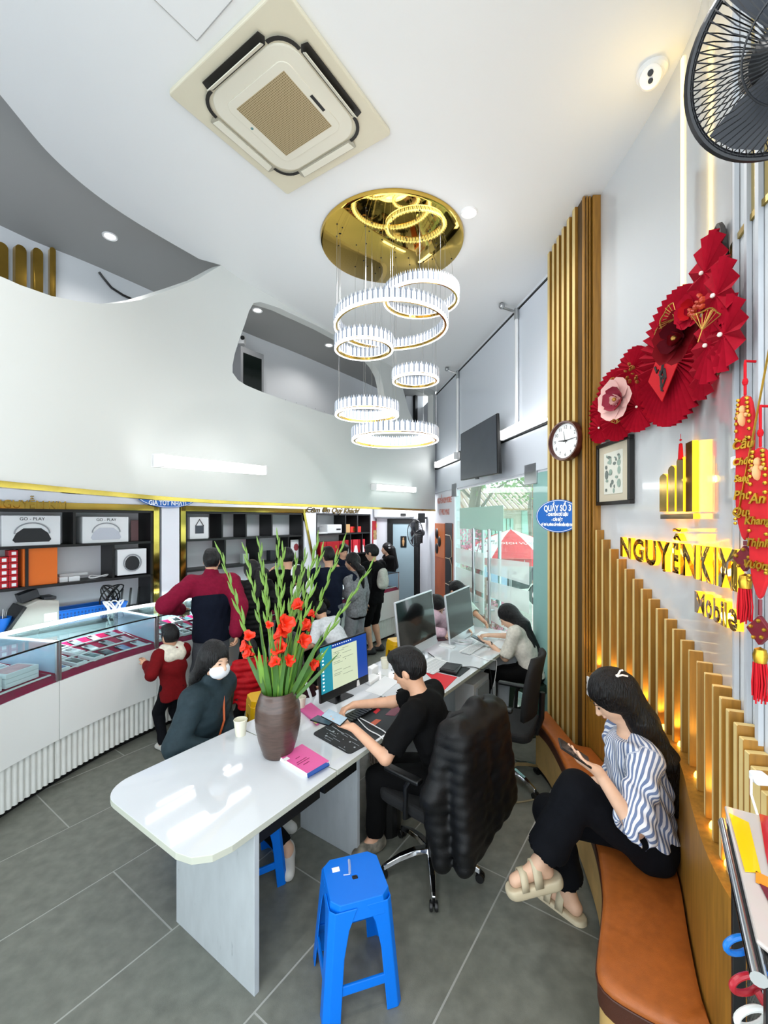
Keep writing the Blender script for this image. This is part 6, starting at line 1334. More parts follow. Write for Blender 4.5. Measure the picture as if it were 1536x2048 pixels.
t, c = flat('mouse_mat', 'large dark gaming mat with red emblem under the keyboard', 'mat', [(655, 1447), (770, 1393), (835, 1425), (740, 1487)], .003, mat('gaming_mat', '171d22', .6, noise=.3, nscale=7))
onflat(t, [(746, 1424), (756, 1416), (761, 1420), (752, 1428)], .7542, mat('emblem_red', 'c4202c', .5), 'emblem'); onflat(t, [(738, 1448), (752, 1438), (763, 1440), (748, 1452)], .7542, mat('emblem_orange', 'c2502a', .5), 'emblem'); onflat(t, [(770, 1430), (800, 1402), (812, 1408), (790, 1432)], .7542, mat('emblem_glow', '6d2d40', .5), 'emblem')
t, c = flat('keyboard', 'black keyboard on the gaming mat', 'keyboard', [(672, 1443), (762, 1396), (775, 1403), (692, 1452)], .018, m_dark, z=.754, bevel=.003)
k0, k1, k2, k3 = [onz(x, y, .7735) for x, y in [(674, 1442), (760, 1398), (772, 1403), (692, 1449)]]; kb = MB(); m_key = mat('key_black', '26292d', .4)
kme = None
for i in range(16):
    for j in range(5):
        u, v = (i+.5)/16, (j+.5)/5; q = k0.lerp(k1, u).lerp(k3.lerp(k2, u), v); kb.box(q, (.019, .0165, .006), M=Matrix(((k1-k0).normalized(), V((0,0,1)).cross((k1-k0).normalized()), V((0,0,1)))).transposed())
kb.build('keys', m_key, t)['kind'] = 'stuff'
for nm, pts, lab in (('a', [(918, 1304), (958, 1282), (977, 1286), (940, 1310)], 'white keyboard in front of the farther silver computer'), ('b', [(828, 1338), (870, 1316), (905, 1328), (868, 1350)], 'white keyboard between the man and the nearer silver computer')):
    t, c = flat('keyboard', lab, 'keyboard', pts, .010, m_tubew, bevel=.003); q0, q1, q2, q3 = [onz(x, y, .7615) for x, y in pts]; kb = MB()
    for i in range(15):
        for j in range(5):
            u, v = (i+.7)/15.4, (j+.7)/5.4; q = q0.lerp(q1, u).lerp(q3.lerp(q2, u), v); kb.box(q, ((q1-q0).length/19, (q3-q0).length/7, .003), M=Matrix(((q1-q0).normalized(), V((0,0,1)).cross((q1-q0).normalized()), V((0,0,1)))).transposed())
    kb.build('keys', mat('key_grey', 'd2d4d6', .5), t)['kind'] = 'stuff'
flat('desk_mat', 'red paper folder on the desk edge behind the man in black', 'folder', [(852, 1347), (865, 1344), (914, 1355), (888, 1381)], .004, mat('red_folder', 'd61f2c', .5))
flat('desk_mat', 'black mouse mat under the leather wallet', 'mat', [(876, 1344), (893, 1328), (941, 1337), (919, 1354)], .003, m_pad, rad=.01)
t, c = flat('wallet', 'black leather wallet lying on the black mouse mat', 'wallet', [(878, 1342), (893, 1328), (925, 1333), (913, 1350)], .022, mat('black_leather', '1c1a1b', .35), z=.7545, bevel=.006); onflat(t, [(885, 1337), (896, 1329), (918, 1332), (908, 1341)], .778, mat('wallet_flap', '2a2728', .3), 'flap', .003)
pk, c = flat('notebook', 'pink covered book with blue spine lying by the vase', 'book', [(559, 1521), (604, 1495), (659, 1530), (614, 1555)], .022, [mat('pink_cover', 'dd5d9c', .5), m_tubew], bevel=0)
o = pk.children[0]; o.data.polygons.foreach_set('material_index', [0 if p.normal.z > .5 else 1 for p in o.data.polygons])
onflat(pk, [(614, 1548), (652, 1525), (659, 1529), (616, 1554)], .774, mat('blue_spine', '1d4fa0', .5), 'spine', .002); onflat(pk, [(564, 1519), (574, 1513), (580, 1517), (570, 1523)], .774, m_tubew, 'sticker'); MB().plate([onz(x, y, z) for x, y, z in ((614.5, 1549, .774), (657.5, 1525, .774), (659, 1531, .752), (615.5, 1556, .752))], .002).build('spine', MATS['blue_spine'], pk)
Mt = frame(onz(610, 1523, .7745), (onz(560, 1521, .77)-onz(604, 1495, .77))*-1, V((0, 0, 1)).cross((onz(560, 1521, .77)-onz(604, 1495, .77))*-1)); 
tl = MB()
for i, (v, u0, u1) in enumerate(((.42, .25, .75), (.5, .2, .8), (.62, .35, .65), (.25, .4, .6))):
    b0, b1, b2, b3 = [onz(x, y, .7745) for x, y in ((563, 1520), (604, 1497), (650, 1526), (612, 1549))]; q = lambda u, v: b0.lerp(b1, u).lerp(b3.lerp(b2, u), v); tl.tube([q(u0, v), q(u1, v)], .0014, 4)
tl.build('cover_print', mat('ink_red', '7c1f4a', .5), pk)
pn, c = flat('notebook', 'pink notebook with yellow green notes beside the phone', 'book', [(600, 1422), (622, 1410), (655, 1436), (634, 1452)], .02, MATS['pink_cover'], bevel=.002); onflat(pn, [(624, 1441), (646, 1433), (650, 1437), (632, 1447)], .774, mat('yellow_note', 'cfd968', .6), 'sticky_note', .006)
m_cup = mat('paper_cup', 'e9e6d2', .6)
def cup(px, py, label, h=.085, r=.036):
    p = onz(px, py, .7505); t = thing('paper_cup', label, 'cup', p, 0, 'paper cups on the desk'); MB().lathe([(0, 0), (r*.74, 0), (r, h), (r*.95, h), (r*.7, .006), (0, .006)], p, 24).build('body', m_cup, t, smooth=True); MB().lathe([(r*.98, h-.003), (r*1.05, h), (r*.98, h+.004), (r*.94, h)], p, 24).build('rim', m_cup, t, smooth=True)
cup(481, 1470, 'white paper cup on the desk left of the vase', .098, .042); cup(601, 1419, 'white paper cup on the desk right behind the vase', .09, .04); cup(770, 1336, 'white paper cup on the desk behind the black computer', .09, .04)
m_paper = mat('paper', 'e6e8ea', .7)
for i, (pts, lab) in enumerate((([(730, 1382), (770, 1352), (800, 1362), (762, 1392)], 'loose white sheets beside the black computer'), ([(940, 1278), (962, 1262), (985, 1268), (960, 1284)], 'white sheet by the far silver computer'), ([(976, 1292), (1000, 1278), (1030, 1286), (1012, 1300)], 'white sheet under the hands of the long haired woman'), ([(845, 1325), (868, 1312), (885, 1316), (860, 1330)], 'white sheet in front of the nearer silver computer'))): flat('paper_sheet', lab, 'paper', pts, .002, m_paper, bevel=0)
t, c = flat('power_adapter', 'white plastic adapter lying beside the black computer', 'adapter', [(725, 1365), (745, 1352), (760, 1358), (740, 1372)], .03, m_tubew, bevel=.006)
t, c = flat('charger', 'translucent white charger standing behind the black computer', 'adapter', [(735, 1350), (748, 1342), (757, 1346), (744, 1355)], .07, m_tubew, bevel=.006)
t, c = flat('desk_phone', 'red rimmed dark phone lying before the woman in pink', 'phone', [(873, 1277), (898, 1275), (900, 1280), (876, 1283)], .01, mat('phone_red_dark', '4b2530', .3), bevel=.003)
t, c = flat('card', 'white and tan card lying between the keyboards', 'card', [(877, 1292), (884, 1287), (912, 1294), (906, 1298)], .01, m_carton, bevel=.001)
def cable(name, label, pts, r, m):
    q = []
    for i in range(len(pts)-1):
        p0, p1, p2, p3 = [V(pts[max(0, min(len(pts)-1, j))]) for j in (i-1, i, i+1, i+2)]
        for j in range(8): u = j/8; q.append(.5*((2*p1)+(p2-p0)*u+(2*p0-5*p1+4*p2-p3)*u*u+(3*p1-p0-3*p2+p3)*u**3))
    q.append(V(pts[-1])); o = MB().tube(q, r, 6).build(name, m, None, smooth=True); return tag(o, label, 'cable')
zc = .756
cable('usb_cable', 'white cable running over the gaming mat to the desk edge', [onz(715, 1437, zc+.004), onz(735, 1458, zc+.004), onz(757, 1470, zc+.004), onz(766, 1478, zc), onz(773, 1488, zc)], .0035, m_tubew)
cable('usb_cable', 'second white cable curving over the gaming mat', [onz(720, 1436, zc+.004), onz(750, 1452, zc+.004), onz(772, 1466, zc+.004), onz(779, 1484, zc)], .0035, m_tubew)
cable('computer_cable', 'black cable trailing across the far desk', [onz(856, 1305, zc), onz(880, 1322, zc), onz(905, 1333, zc), onz(945, 1334, zc), onz(962, 1339, zc), V((1.0, 4.1, .70)), V((1.03, 4.12, .35))], .004, m_dark)
cable('computer_cable', 'white cable hanging from the far desk edge', [onz(938, 1306, zc), onz(970, 1318, zc), onz(986, 1320, zc), V((1.12, 4.32, .7)), V((1.1, 4.36, .45))], .004, m_tubew)
tg = MB(); p0 = onz(927, 1286, zc+.006)
for k in range(4): tg.tube([p0+V((.09*math.cos(a)*(1+.1*k), .07*math.sin(a), .006*k)) for a in [2*PI*i/20 for i in range(20)]], .004, 5, closed=True)
tag(tg.build('cable_coil', mat('cable_white', 'd5d7da', .5)), 'coiled pale cable beside the farther silver computer', 'cable')
# under the desk
t = thing('computer_tower', 'white computer tower under the far desk', 'computer', D(2.45, .2, 0)); dbox(2.35, 2.75, .12, .32, .1, .52, m_carton, 'case', t, .004); dbox(2.4, 2.7, .1, .12, .15, .47, mat('tower_face', 'a9adb0', .4), 'side_panel', t)
t = thing('storage_box', 'black box with a white lid under the far desk', 'box', D(2.1, -.05, 0)); dbox(2.0, 2.3, -.1, .1, .0, .34, m_dark, 'body', t, .004); dbox(1.99, 2.31, -.11, .11, .34, .37, m_carton, 'lid', t, .004)
t = thing('waste_bin', 'pale round wicker bin by the knees of the man in black', 'bin', D(.88, .05, 0)); wb = D(.86, .12, 0); MB().lathe([(0, .32), (.1, .32), (.12, .62), (.125, .63), (.115, .63), (.095, .33), (0, .33)], wb, 24).build('basket', mat('woven_plastic', '6b5d4f', .6, noise=.5, nscale=60), t)
wv = MB()
for i in range(24): a = 2*PI*i/24; wv.tube([wb+V((.102*math.cos(a), .102*math.sin(a), .325)), wb+V((.124*math.cos(a), .124*math.sin(a), .62))], .003, 4)
for z in (.4, .48, .56): wv.tube([wb+V(((.102+.073*(z-.325))*math.cos(a), (.102+.073*(z-.325))*math.sin(a), z)) for a in [2*PI*i/24 for i in range(24)]], .004, 4, closed=True)
wv.build('weave', mat('weave_pale', 'a8998a', .6), t)['kind'] = 'stuff'; MB().lathe([(0, 0), (.1, 0), (.1, .33), (0, .33)], wb, 16).build('stand', m_dark, t)
# ---------------------------------------------------------------- office chairs
m_mesh = mat('black_mesh', '0d0e10', .8); m_seat = mat('black_fabric', '121315', .85, noise=.2, nscale=60)
def office_chair(label, cx, cy, face, rs=0, seatz=.46, backh=.56):
    t = thing('office_chair', label, 'chair', (cx, cy, 0)); c = V((cx, cy, 0)); f = V((math.cos(face), math.sin(face), 0)); r = V((f.y, -f.x, 0))
    def P(x, y, z): return c+r*x+f*y+V((0, 0, z))
    for k in range(5):
        a = rs+2*PI*k/5; d = V((math.cos(a), math.sin(a), 0)); L = .30; leg = empty('leg', c); par(leg, t)
        s = d.cross(V((0,0,1))); mb = MB(); pts = [(0, .13, .028), (.1, .135, .026), (.2, .115, .021), (.28, .085, .016), (L, .075, .014)]
        vs = []
        for x, z, w_ in pts: vs += [c+d*x-s*w_+V((0,0,z-.03)), c+d*x+s*w_+V((0,0,z-.03)), c+d*x+s*w_*.7+V((0,0,z)), c+d*x-s*w_*.7+V((0,0,z))]
        n = len(pts); mb.add(vs, [(4*i+j, 4*i+4+j, 4*i+4+(j+1) % 4, 4*i+(j+1) % 4) for i in range(n-1) for j in range(4)]+[(0,1,2,3), (4*n-1,4*n-2,4*n-3,4*n-4)]); mb.build('spoke', m_chrome, leg, bevel=.004)
        w = MB(); M_ = Matrix((d, V((0,0,1)), s)).transposed()
        for e in (-.014, .014): w.lathe([(0, -.009), (.024, -.009), (.027, 0), (.024, .009), (0, .009)], c+d*L+s*e+V((0, 0, .027)), 14, M_)
        w.tube([c+d*L+V((0,0,.03)), c+d*L+V((0,0,.07))], .009, 6); w.build('caster', m_dark, leg, smooth=True)
    MB().tube([c+V((0,0,.08)), c+V((0,0,.2))], .03, 14).build('column', m_dark, t, smooth=True); MB().tube([c+V((0,0,.19)), c+V((0,0,seatz-.05))], .017, 12).build('gas_lift', m_chrome, t, smooth=True)
    MB().box(P(0, 0, seatz-.05), (.2, .16, .04), M=Matrix((r, f, V((0,0,1)))).transposed()).build('mechanism', m_dark, t, bevel=.01)
    mb = MB(); vs = []; n = 8
    pts2 = rr(.245, .09, 5); mb.prism([(P(x, y+.0, 0).x, P(x, y, 0).y) for x, y in pts2], seatz-.035, seatz+.035); mb.build('seat', m_seat, t, bevel=.025, seg=3)
    b = MB(); vs = []; nu, nv = 8, 8
    for j in range(nv+1):
        v = j/nv; z = seatz+.12+v*(backh-.12); y0 = -.235-.07*v**1.5; hw_ = .215*(.9+.2*math.sin(PI*min(1, v*.9+.1)))*(1 if v < .9 else .88)
        for i in range(nu+1): u = i/nu*2-1; vs.append(P(u*hw_, y0+.055*u*u, z))
    b.add(vs, [(j*(nu+1)+i, j*(nu+1)+i+1, (j+1)*(nu+1)+i+1, (j+1)*(nu+1)+i) for j in range(nv) for i in range(nu)]); o = b.build('backrest', m_mesh, t, smooth='all'); s_ = o.modifiers.new('s', 'SOLIDIFY'); s_.thickness = .03; s_.offset = 0
    MB().tube([P(0, -.08, seatz-.05), P(0, -.25, seatz-.03), P(0, -.285, seatz+.1), P(0, -.29, seatz+.3)], .022, 8).build('back_support', m_dark, t, smooth=True)
    for e in (-1, 1):
        MB().tube([P(e*.2, -.02, seatz-.03), P(e*.275, -.02, seatz-.02), P(e*.28, -.03, seatz+.16), P(e*.27, -.05, seatz+.2)], .015, 8).build('arm_post', m_dark, t, smooth=True)
        MB().box(P(e*.27, .0, seatz+.215), (.055, .25, .028), M=Matrix((r, f, V((0,0,1)))).transposed()).build('armrest', m_dark, t, bevel=.01)
    return t, P
fA = math.atan2(.66, -.75)
chA, CA = office_chair('black office chair with a quilted jacket hung over its back', .285, 2.665, fA, -1.62, .47, .60)
chB, CB = office_chair('empty black office chair with chrome base at the far desk', .99, 3.56, 2.62, -1.0, .47, .60)
# ---------------------------------------------------------------- curved leather bench
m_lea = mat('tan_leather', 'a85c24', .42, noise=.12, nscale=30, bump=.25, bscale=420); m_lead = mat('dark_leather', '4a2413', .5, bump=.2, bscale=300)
SZ = .46
BF = [onz(x, y, SZ) for x, y in ((1070, 1436), (1092, 1458), (1112, 1490), (1138, 1545), (1165, 1605), (1192, 1680), (1205, 1770), (1203, 1830), (1196, 1890), (1193, 1935), (1205, 1962), (1238, 1990), (1330, 2040), (1420, 2075))]
bpl = Plan([(p.x, p.y) for p in BF], 5)
bench = thing('bench', 'curved tan leather bench along the sign wall', 'bench', (1.3, 2.4, 0))
qs_ = [WP.L*i/500 for i in range(501)]; ef = bpl.pos(bpl.L); q1 = min(qs_, key=lambda q: (V(WP.off(q, -.095, 0)[:2])-ef).length); q0 = min(qs_, key=lambda q: abs(WP.off(q, -.095, 0).y-3.2)+(9 if q > 2 else 0))
bk_ = Plan([(1.425, 3.80), (1.425, 3.24), (1.49, 3.205)]+[tuple(WP.off(q0+(q1-q0)*i/30, -.095, 0)[:2]) for i in range(31)], 2, True); NB = 80
FR = [bpl.pos(bpl.L*i/NB) for i in range(NB+1)]; BK = [bk_.pos(bk_.L*i/NB) for i in range(NB+1)]
def benchsec(name, prof, m):      # prof: (fraction or metres from the front edge, height) outline of a cross-section
    mb = MB(); k = len(prof); vs = []
    for i in range(NB+1):
        a, b = FR[i], BK[i]; L = max(.02, (b-a).length); e = 1-.0*i
        for d, z in prof: u = d/L if d >= 0 else 1+d/L; u = min(.99, max(.0, u)) if L > .15 else min(1, max(0, (d if d >= 0 else .4+d)/.4)); p = a.lerp(b, u); vs.append((p.x, p.y, z))
    fs = [(i*k+j, (i+1)*k+j, (i+1)*k+(j+1) % k, i*k+(j+1) % k) for i in range(NB) for j in range(k)]+[tuple(range(k)), tuple(range(NB*k+k-1, NB*k-1, -1))]
    return mb.add(vs, fs).build(name, m, bench, smooth=True)
benchsec('cushion_top', [(.003, SZ-.035), (0, SZ-.02), (.006, SZ-.008), (.022, SZ-.001), (.05, SZ), (-.03, SZ), (-.006, SZ-.008), (-.001, SZ-.035)], m_lea)
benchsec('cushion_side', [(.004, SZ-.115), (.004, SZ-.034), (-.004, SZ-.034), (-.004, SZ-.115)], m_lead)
benchsec('base', [(.014, .06), (.014, SZ-.113), (-.006, SZ-.113), (-.006, .06)], mat('oak_base', 'c9a566', .5, noise=.15, nscale=8))
benchsec('plinth', [(.05, 0), (.05, .062), (-.01, .062), (-.01, 0)], m_dark)
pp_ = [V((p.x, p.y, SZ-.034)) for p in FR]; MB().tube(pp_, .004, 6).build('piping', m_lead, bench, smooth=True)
cable('floor_cable', 'beige cable lying on the floor by the empty office chair', [onz(1010, 1606, .006), onz(1040, 1604, .006), onz(1075, 1597, .006), onz(1100, 1588, .006), onz(1118, 1570, .006)], .006, mat('beige_cable', '8f8468', .6))
# ---------------------------------------------------------------- black rack with pouch and coloured clips at the near right corner
rk = thing('display_rack', 'black metal rack with a chrome rail at the near end of the bench', 'rack', (.64, .78, 0)); ra, rb_ = V((.74, .933, 0)), V((.54, .614, 0)); rd = (rb_-ra).normalized(); rn = V((-rd.y, rd.x, 0)); rn = rn if rn.x > 0 else -rn
Zr = 1.51
for p, nm in ((ra+rd*.03, 'a'), (rb_-rd*.02, 'b')):
    for o_ in (.0, .075): MB().box(p+rn*(o_+.012)+V((0, 0, (Zr-.05)/2)), (.022, .022, Zr-.05), rz=math.atan2(rd.y, rd.x)).build('post', m_dark, rk, bevel=.002)
for z in (Zr-.02, .9, .45, .1): MB().hexa([ra+V((0,0,z)), rb_+V((0,0,z)), rb_+rn*.09+V((0,0,z)), ra+rn*.09+V((0,0,z))], [ra+V((0,0,z+.014)), rb_+V((0,0,z+.014)), rb_+rn*.09+V((0,0,z+.014)), ra+rn*.09+V((0,0,z+.014))]).build('shelf', m_dark, rk, bevel=.002)
MB().tube([ra-rn*.008+V((0,0,Zr-.035)), rb_-rn*.008+V((0,0,Zr-.035))], .011, 12).build('rail', m_chrome, rk, smooth=True)
mg = MB()
for i in range(34): p = ra.lerp(rb_, (i+.5)/34)+rn*.03; mg.tube([p+V((0,0,.5)), p+V((0,0,Zr-.05))], .0011, 4, caps=False)
for i in range(52): z = .5+i*.0148; mg.tube([ra+rn*.03+V((0,0,z)), rb_+rn*.03+V((0,0,z))], .0011, 4, caps=False)
mg.build('mesh_panel', mat('rack_mesh', '4a4a46', .5, .5), rk)['kind'] = 'stuff'
pu = thing('picture_pouch', 'glossy pouch with red and yellow print lying on top of the black rack', 'pouch', (ra+rb_)/2+V((0, 0, Zr)))
def pq(u, v, dz=0): return ra.lerp(rb_, u)+rn*(v*.115-.008)+V((0, 0, Zr+dz))
m_pch = mat('pouch_grey', 'b9b0aa', .12, coat=.6)
MB().plate([pq(.0, 0), pq(.94, 0), pq(1.0, .25), pq(1.0, 1), pq(0, 1)], .008).build('body', m_pch, pu, bevel=.003)
for nm, c, pts in (('yellow_print', 'f2b90c', [(.08, .04), (.55, .06), (.52, .26), (.12, .30)]), ('red_print', 'b01624', [(.0, .5), (.35, .40), (.55, .36), (.55, .5), (.3, .58), (.0, .68)]), ('wine_print', '5e2430', [(.6, .2), (.92, .35), (.9, .95), (.66, .8)]), ('orange_print', 'd98a2a', [(.52, .2), (.6, .16), (.62, .42), (.55, .5)])): MB().plate([pq(u, v, .0055) for u, v in pts], .001).build(nm, mat(nm, c, .15, coat=.6), pu)
for k, (px, py, Y, c, lb) in enumerate(((1478, 1890, .76, '1479d4', 'blue'), (1492, 1968, .715, 'b3202f', 'red'), (1503, 2035, .68, 'e4e6e2', 'white'))):
    c0 = at(px, py, Y); t = thing('plastic_clip', lb+' plastic clip hanging on the side of the black rack', 'clip', c0, 0, 'clips on the rack'); mm = mat('clip_'+lb, c, .35); q_ = -rn*.8+rd*.2
    MB().tube([c0+rd*.028*math.cos(a)*.6-rn*(.02*math.cos(a))+V((0,0,.014*math.sin(a)+.0)) for a in [2*PI*i/20 for i in range(20)]], .005, 8, closed=True).build('loop', mm, t, smooth=True)
    MB().tube([c0+rn*.014+V((0,0,-.003)), c0+rn*.03+rd*.008+V((0,0,-.018)), c0+rn*.028+rd*.012+V((0,0,-.045))], [.006, .009, .006], 8).build('jaw', mm, t, smooth=True)
    MB().tube([c0+rn*.02, c0+rn*.05], .004, 6).build('pin', m_steel, t)
# white charger plugged in above the rack
q, z = WP.hit(1522, 1556, -.08); c, xd, nd = wframe(q, z, .085); t = thing('phone_charger', 'white charger with a dangling cable in the slatted wall', 'charger', c); MB().box(c, (.035, .035, .028), M=Matrix((xd, nd, V((0,0,1)))).transposed()).build('plug', m_tubew, t, bevel=.006); MB().tube([c+nd*.02, c+nd*.04+xd*.03+V((0,0,-.03)), c+nd*.03+xd*.05+V((0,0,-.1)), c+xd*.1+V((0,0,-.14))], .003, 6).build('cord', m_tubew, t, smooth=True)
# ---------------------------------------------------------------- people: smooth bodies and clothes grown from distance fields
class SDF:
    def __init__(s, h): s.h = h; s.P = []
    def rc(s, a, b, ra, rb=None, k=.02, u=None, e=1.0, op='u'): s.P.append(('c', np.array(a, float), np.array(b, float), ra, rb if rb is not None else ra, k, None if u is None else np.array(u, float), e, op)); return s
    def ell(s, c, R, rad, k=.02, op='u'): s.P.append(('e', np.array(c, float), np.array(R, float), np.array(rad, float), k, op)); return s
    def cut(s, p, n): s.P.append(('p', np.array(p, float), np.array(n, float))); return s      # removes the side n points to
    def mesh(s, noise=0, seed=0, nl=.11, infl=0, quilt=0):
        lo = np.full(3, 1e9); hi = -lo
        for p in s.P:
            if p[0] == 'c' and p[8] == 'u':
                m = max(p[3], p[4])*max(1, p[7]); lo = np.minimum(lo, np.minimum(p[1], p[2])-m); hi = np.maximum(hi, np.maximum(p[1], p[2])+m)
            elif p[0] == 'e' and p[5] == 'u': m = p[3].max(); lo = np.minimum(lo, p[1]-m); hi = np.maximum(hi, p[1]+m)
        h = s.h; lo -= 3*h; hi += 3*h; n = np.ceil((hi-lo)/h).astype(int)+1
        f = np.full(n, .2, np.float32); ax = [lo[i]+h*np.arange(n[i]) for i in range(3)]
        for p in s.P:
            if p[0] == 'p':
                X, Y, Z = np.meshgrid(*ax, indexing='ij', sparse=True); d = (X-p[1][0])*p[2][0]+(Y-p[1][1])*p[2][1]+(Z-p[1][2])*p[2][2]; f = np.maximum(f, d.astype(np.float32)); continue
            if p[0] == 'c': m = max(p[3], p[4])*max(1, p[7])+p[5]+4*h; a0 = np.minimum(p[1], p[2])-m; a1 = np.maximum(p[1], p[2])+m; k = p[5]; op = p[8]
            else: m = p[3].max()+p[4]+4*h; a0 = p[1]-m; a1 = p[1]+m; k = p[4]; op = p[5]
            i0 = np.clip(((a0-lo)/h).astype(int), 0, n-1); i1 = np.clip(((a1-lo)/h).astype(int)+2, 1, n)
            if np.any(i1 <= i0): continue
            sl = tuple(slice(i0[j], i1[j]) for j in range(3)); X, Y, Z = np.meshgrid(*[ax[j][sl[j]] for j in range(3)], indexing='ij', sparse=True)
            if p[0] == 'c':
                a, b, ra, rb, u, e = p[1], p[2], p[3], p[4], p[6], p[7]; w = b-a; L2 = max(1e-9, w @ w)
                dx, dy, dz = X-a[0], Y-a[1], Z-a[2]; t = np.clip((dx*w[0]+dy*w[1]+dz*w[2])/L2, 0, 1); ex, ey, ez = dx-t*w[0], dy-t*w[1], dz-t*w[2]
                if u is not None:
                    eu = (ex*u[0]+ey*u[1]+ez*u[2])*(1-1/e); ex, ey, ez = ex-eu*u[0], ey-eu*u[1], ez-eu*u[2]
                d = np.sqrt(ex*ex+ey*ey+ez*ez)-(ra+t*(rb-ra))
            else:
                c, R, r = p[1], p[2], p[3]; q = [((X-c[0])*R[j][0]+(Y-c[1])*R[j][1]+(Z-c[2])*R[j][2]) for j in range(3)]
                k0 = np.sqrt(sum((q[j]/r[j])**2 for j in range(3))); k1 = np.sqrt(sum((q[j]/r[j]**2)**2 for j in range(3)))+1e-9; d = k0*(k0-1)/k1
            d = d.astype(np.float32); g = f[sl]
            if op == 'u': hh = np.clip(.5+.5*(g-d)/k, 0, 1); f[sl] = g+(d-g)*hh-k*hh*(1-hh)
            else: hh = np.clip(.5-.5*(g+d)/k, 0, 1); f[sl] = g+(-d-g)*hh+k*hh*(1-hh)
        if noise:
            rr_ = np.random.RandomState(seed); X, Y, Z = np.meshgrid(*ax, indexing='ij', sparse=True)
            for i in range(7):
                v = rr_.normal(size=3); v[2] *= .8; v = v/np.linalg.norm(v)*2*PI/(nl*rr_.uniform(.55, 1.3)); f += (noise*np.sin(X*v[0]+Y*v[1]+Z*v[2]+rr_.uniform(0, 6))*.55).astype(np.float32)
        f -= infl
        if quilt: f = f-(quilt*np.abs(np.sin(ax[2]*PI/.055)))[None, None, :].astype(np.float32)
        # surface nets
        sg = f < 0; c8 = [sg[i:n[0]-1+i, j:n[1]-1+j, k:n[2]-1+k] for i in (0, 1) for j in (0, 1) for k in (0, 1)]
        cnt = sum(c.astype(np.int8) for c in c8); ma = (cnt > 0) & (cnt < 8); idx = np.full(ma.shape, -1, np.int64); I = np.argwhere(ma); idx[ma] = np.arange(len(I))
        acc = np.zeros((len(I), 3)); num = np.zeros(len(I)); CO = [(i, j, k) for i in (0, 1) for j in (0, 1) for k in (0, 1)]
        for a in range(8):
            for ax_ in range(3):
                if CO[a][ax_]: continue
                b = list(CO[a]); b[ax_] = 1; A = I+CO[a]; B = I+b; fa = f[A[:, 0], A[:, 1], A[:, 2]]; fb = f[B[:, 0], B[:, 1], B[:, 2]]; m = (fa < 0) != (fb < 0)
                t = np.where(m, fa/np.where(m, fa-fb, 1), 0); pt = np.array(CO[a], float)[None]+np.zeros((len(I), 3)); pt[:, ax_] += t; acc += pt*m[:, None]; num += m
        V_ = lo+h*(I+acc/np.maximum(num, 1)[:, None]); Q = []
        for ax_ in range(3):
            o1, o2 = [(1, 2), (2, 0), (0, 1)][ax_]; s0 = [slice(1, n[j]-1) for j in range(3)]; s1 = list(s0); s0[ax_] = slice(0, n[ax_]-1); s1[ax_] = slice(1, n[ax_])
            A, B = sg[tuple(s0)], sg[tuple(s1)]; E = np.argwhere(A != B)
            if not len(E): continue
            off = np.ones(3, int); off[ax_] = 0; E = E+off; ina = sg[E[:, 0], E[:, 1], E[:, 2]]; q = []
            for d1, d2 in ((0, 0), (-1, 0), (-1, -1), (0, -1)): C = E.copy(); C[:, o1] += d1; C[:, o2] += d2; q.append(idx[C[:, 0], C[:, 1], C[:, 2]])
            q = np.stack(q, 1); q[~ina] = q[~ina][:, ::-1]; Q.append(q)
        Q = np.concatenate(Q); return V_, Q[(Q >= 0).all(1)]
    def build(s, name, m, parent, noise=0, seed=0, nl=.11, stripe=None, infl=0, quilt=0):
        V_, Q = s.mesh(noise, seed, nl, infl, quilt); me = bpy.data.meshes.new(name); me.vertices.add(len(V_)); me.vertices.foreach_set('co', V_.ravel().astype(np.float32))
        me.loops.add(len(Q)*4); me.loops.foreach_set('vertex_index', Q.ravel().astype(np.int32)); me.polygons.add(len(Q)); me.polygons.foreach_set('loop_start', np.arange(0, len(Q)*4, 4, dtype=np.int32))
        me.polygons.foreach_set('use_smooth', np.ones(len(Q), bool)); me.materials.append(m); me.update(calc_edges=True); me.validate()
        if stripe is not None:
            at_ = me.attributes.new('stripe', 'FLOAT', 'POINT'); at_.data.foreach_set('value', stripe(V_).astype(np.float32))
        o = bpy.data.objects.new(name, me); COL.objects.link(o)
        sm = o.modifiers.new('smooth', 'SMOOTH'); sm.factor = .5; sm.iterations = 2
        if parent: par(o, parent)
        return o
def nz(v): v = V(v); return v.normalized()
def ik(a, b, l1, l2, hint):
    a, b = V(a), V(b); d = b-a; L = d.length; mx = (l1+l2)*.995
    if L > mx: d = d*(mx/L); b = a+d; L = mx
    d.normalize(); x = (l1*l1-l2*l2+L*L)/(2*L); y = math.sqrt(max(0, l1*l1-x*x)); hv = V(hint); hv = hv-d*hv.dot(d)
    if hv.length < 1e-3: hv = d.orthogonal()
    return a+d*x+hv.normalized()*y, b
m_skin = mat('skin', 'd3a283', .5, noise=.06, nscale=25); m_skin2 = mat('skin_light', 'dcb397', .5, noise=.05, nscale=25); m_hair = mat('black_hair', '060506', .4, bump=1, bscale=40, stretch=(4, 4, .4), spec=.35); m_hair.node_tree.nodes['Bump'].inputs['Distance'].default_value = .012; m_eye = mat('eye_dark', '15100e', .2); m_lip = mat('lip', 'a8605a', .5)
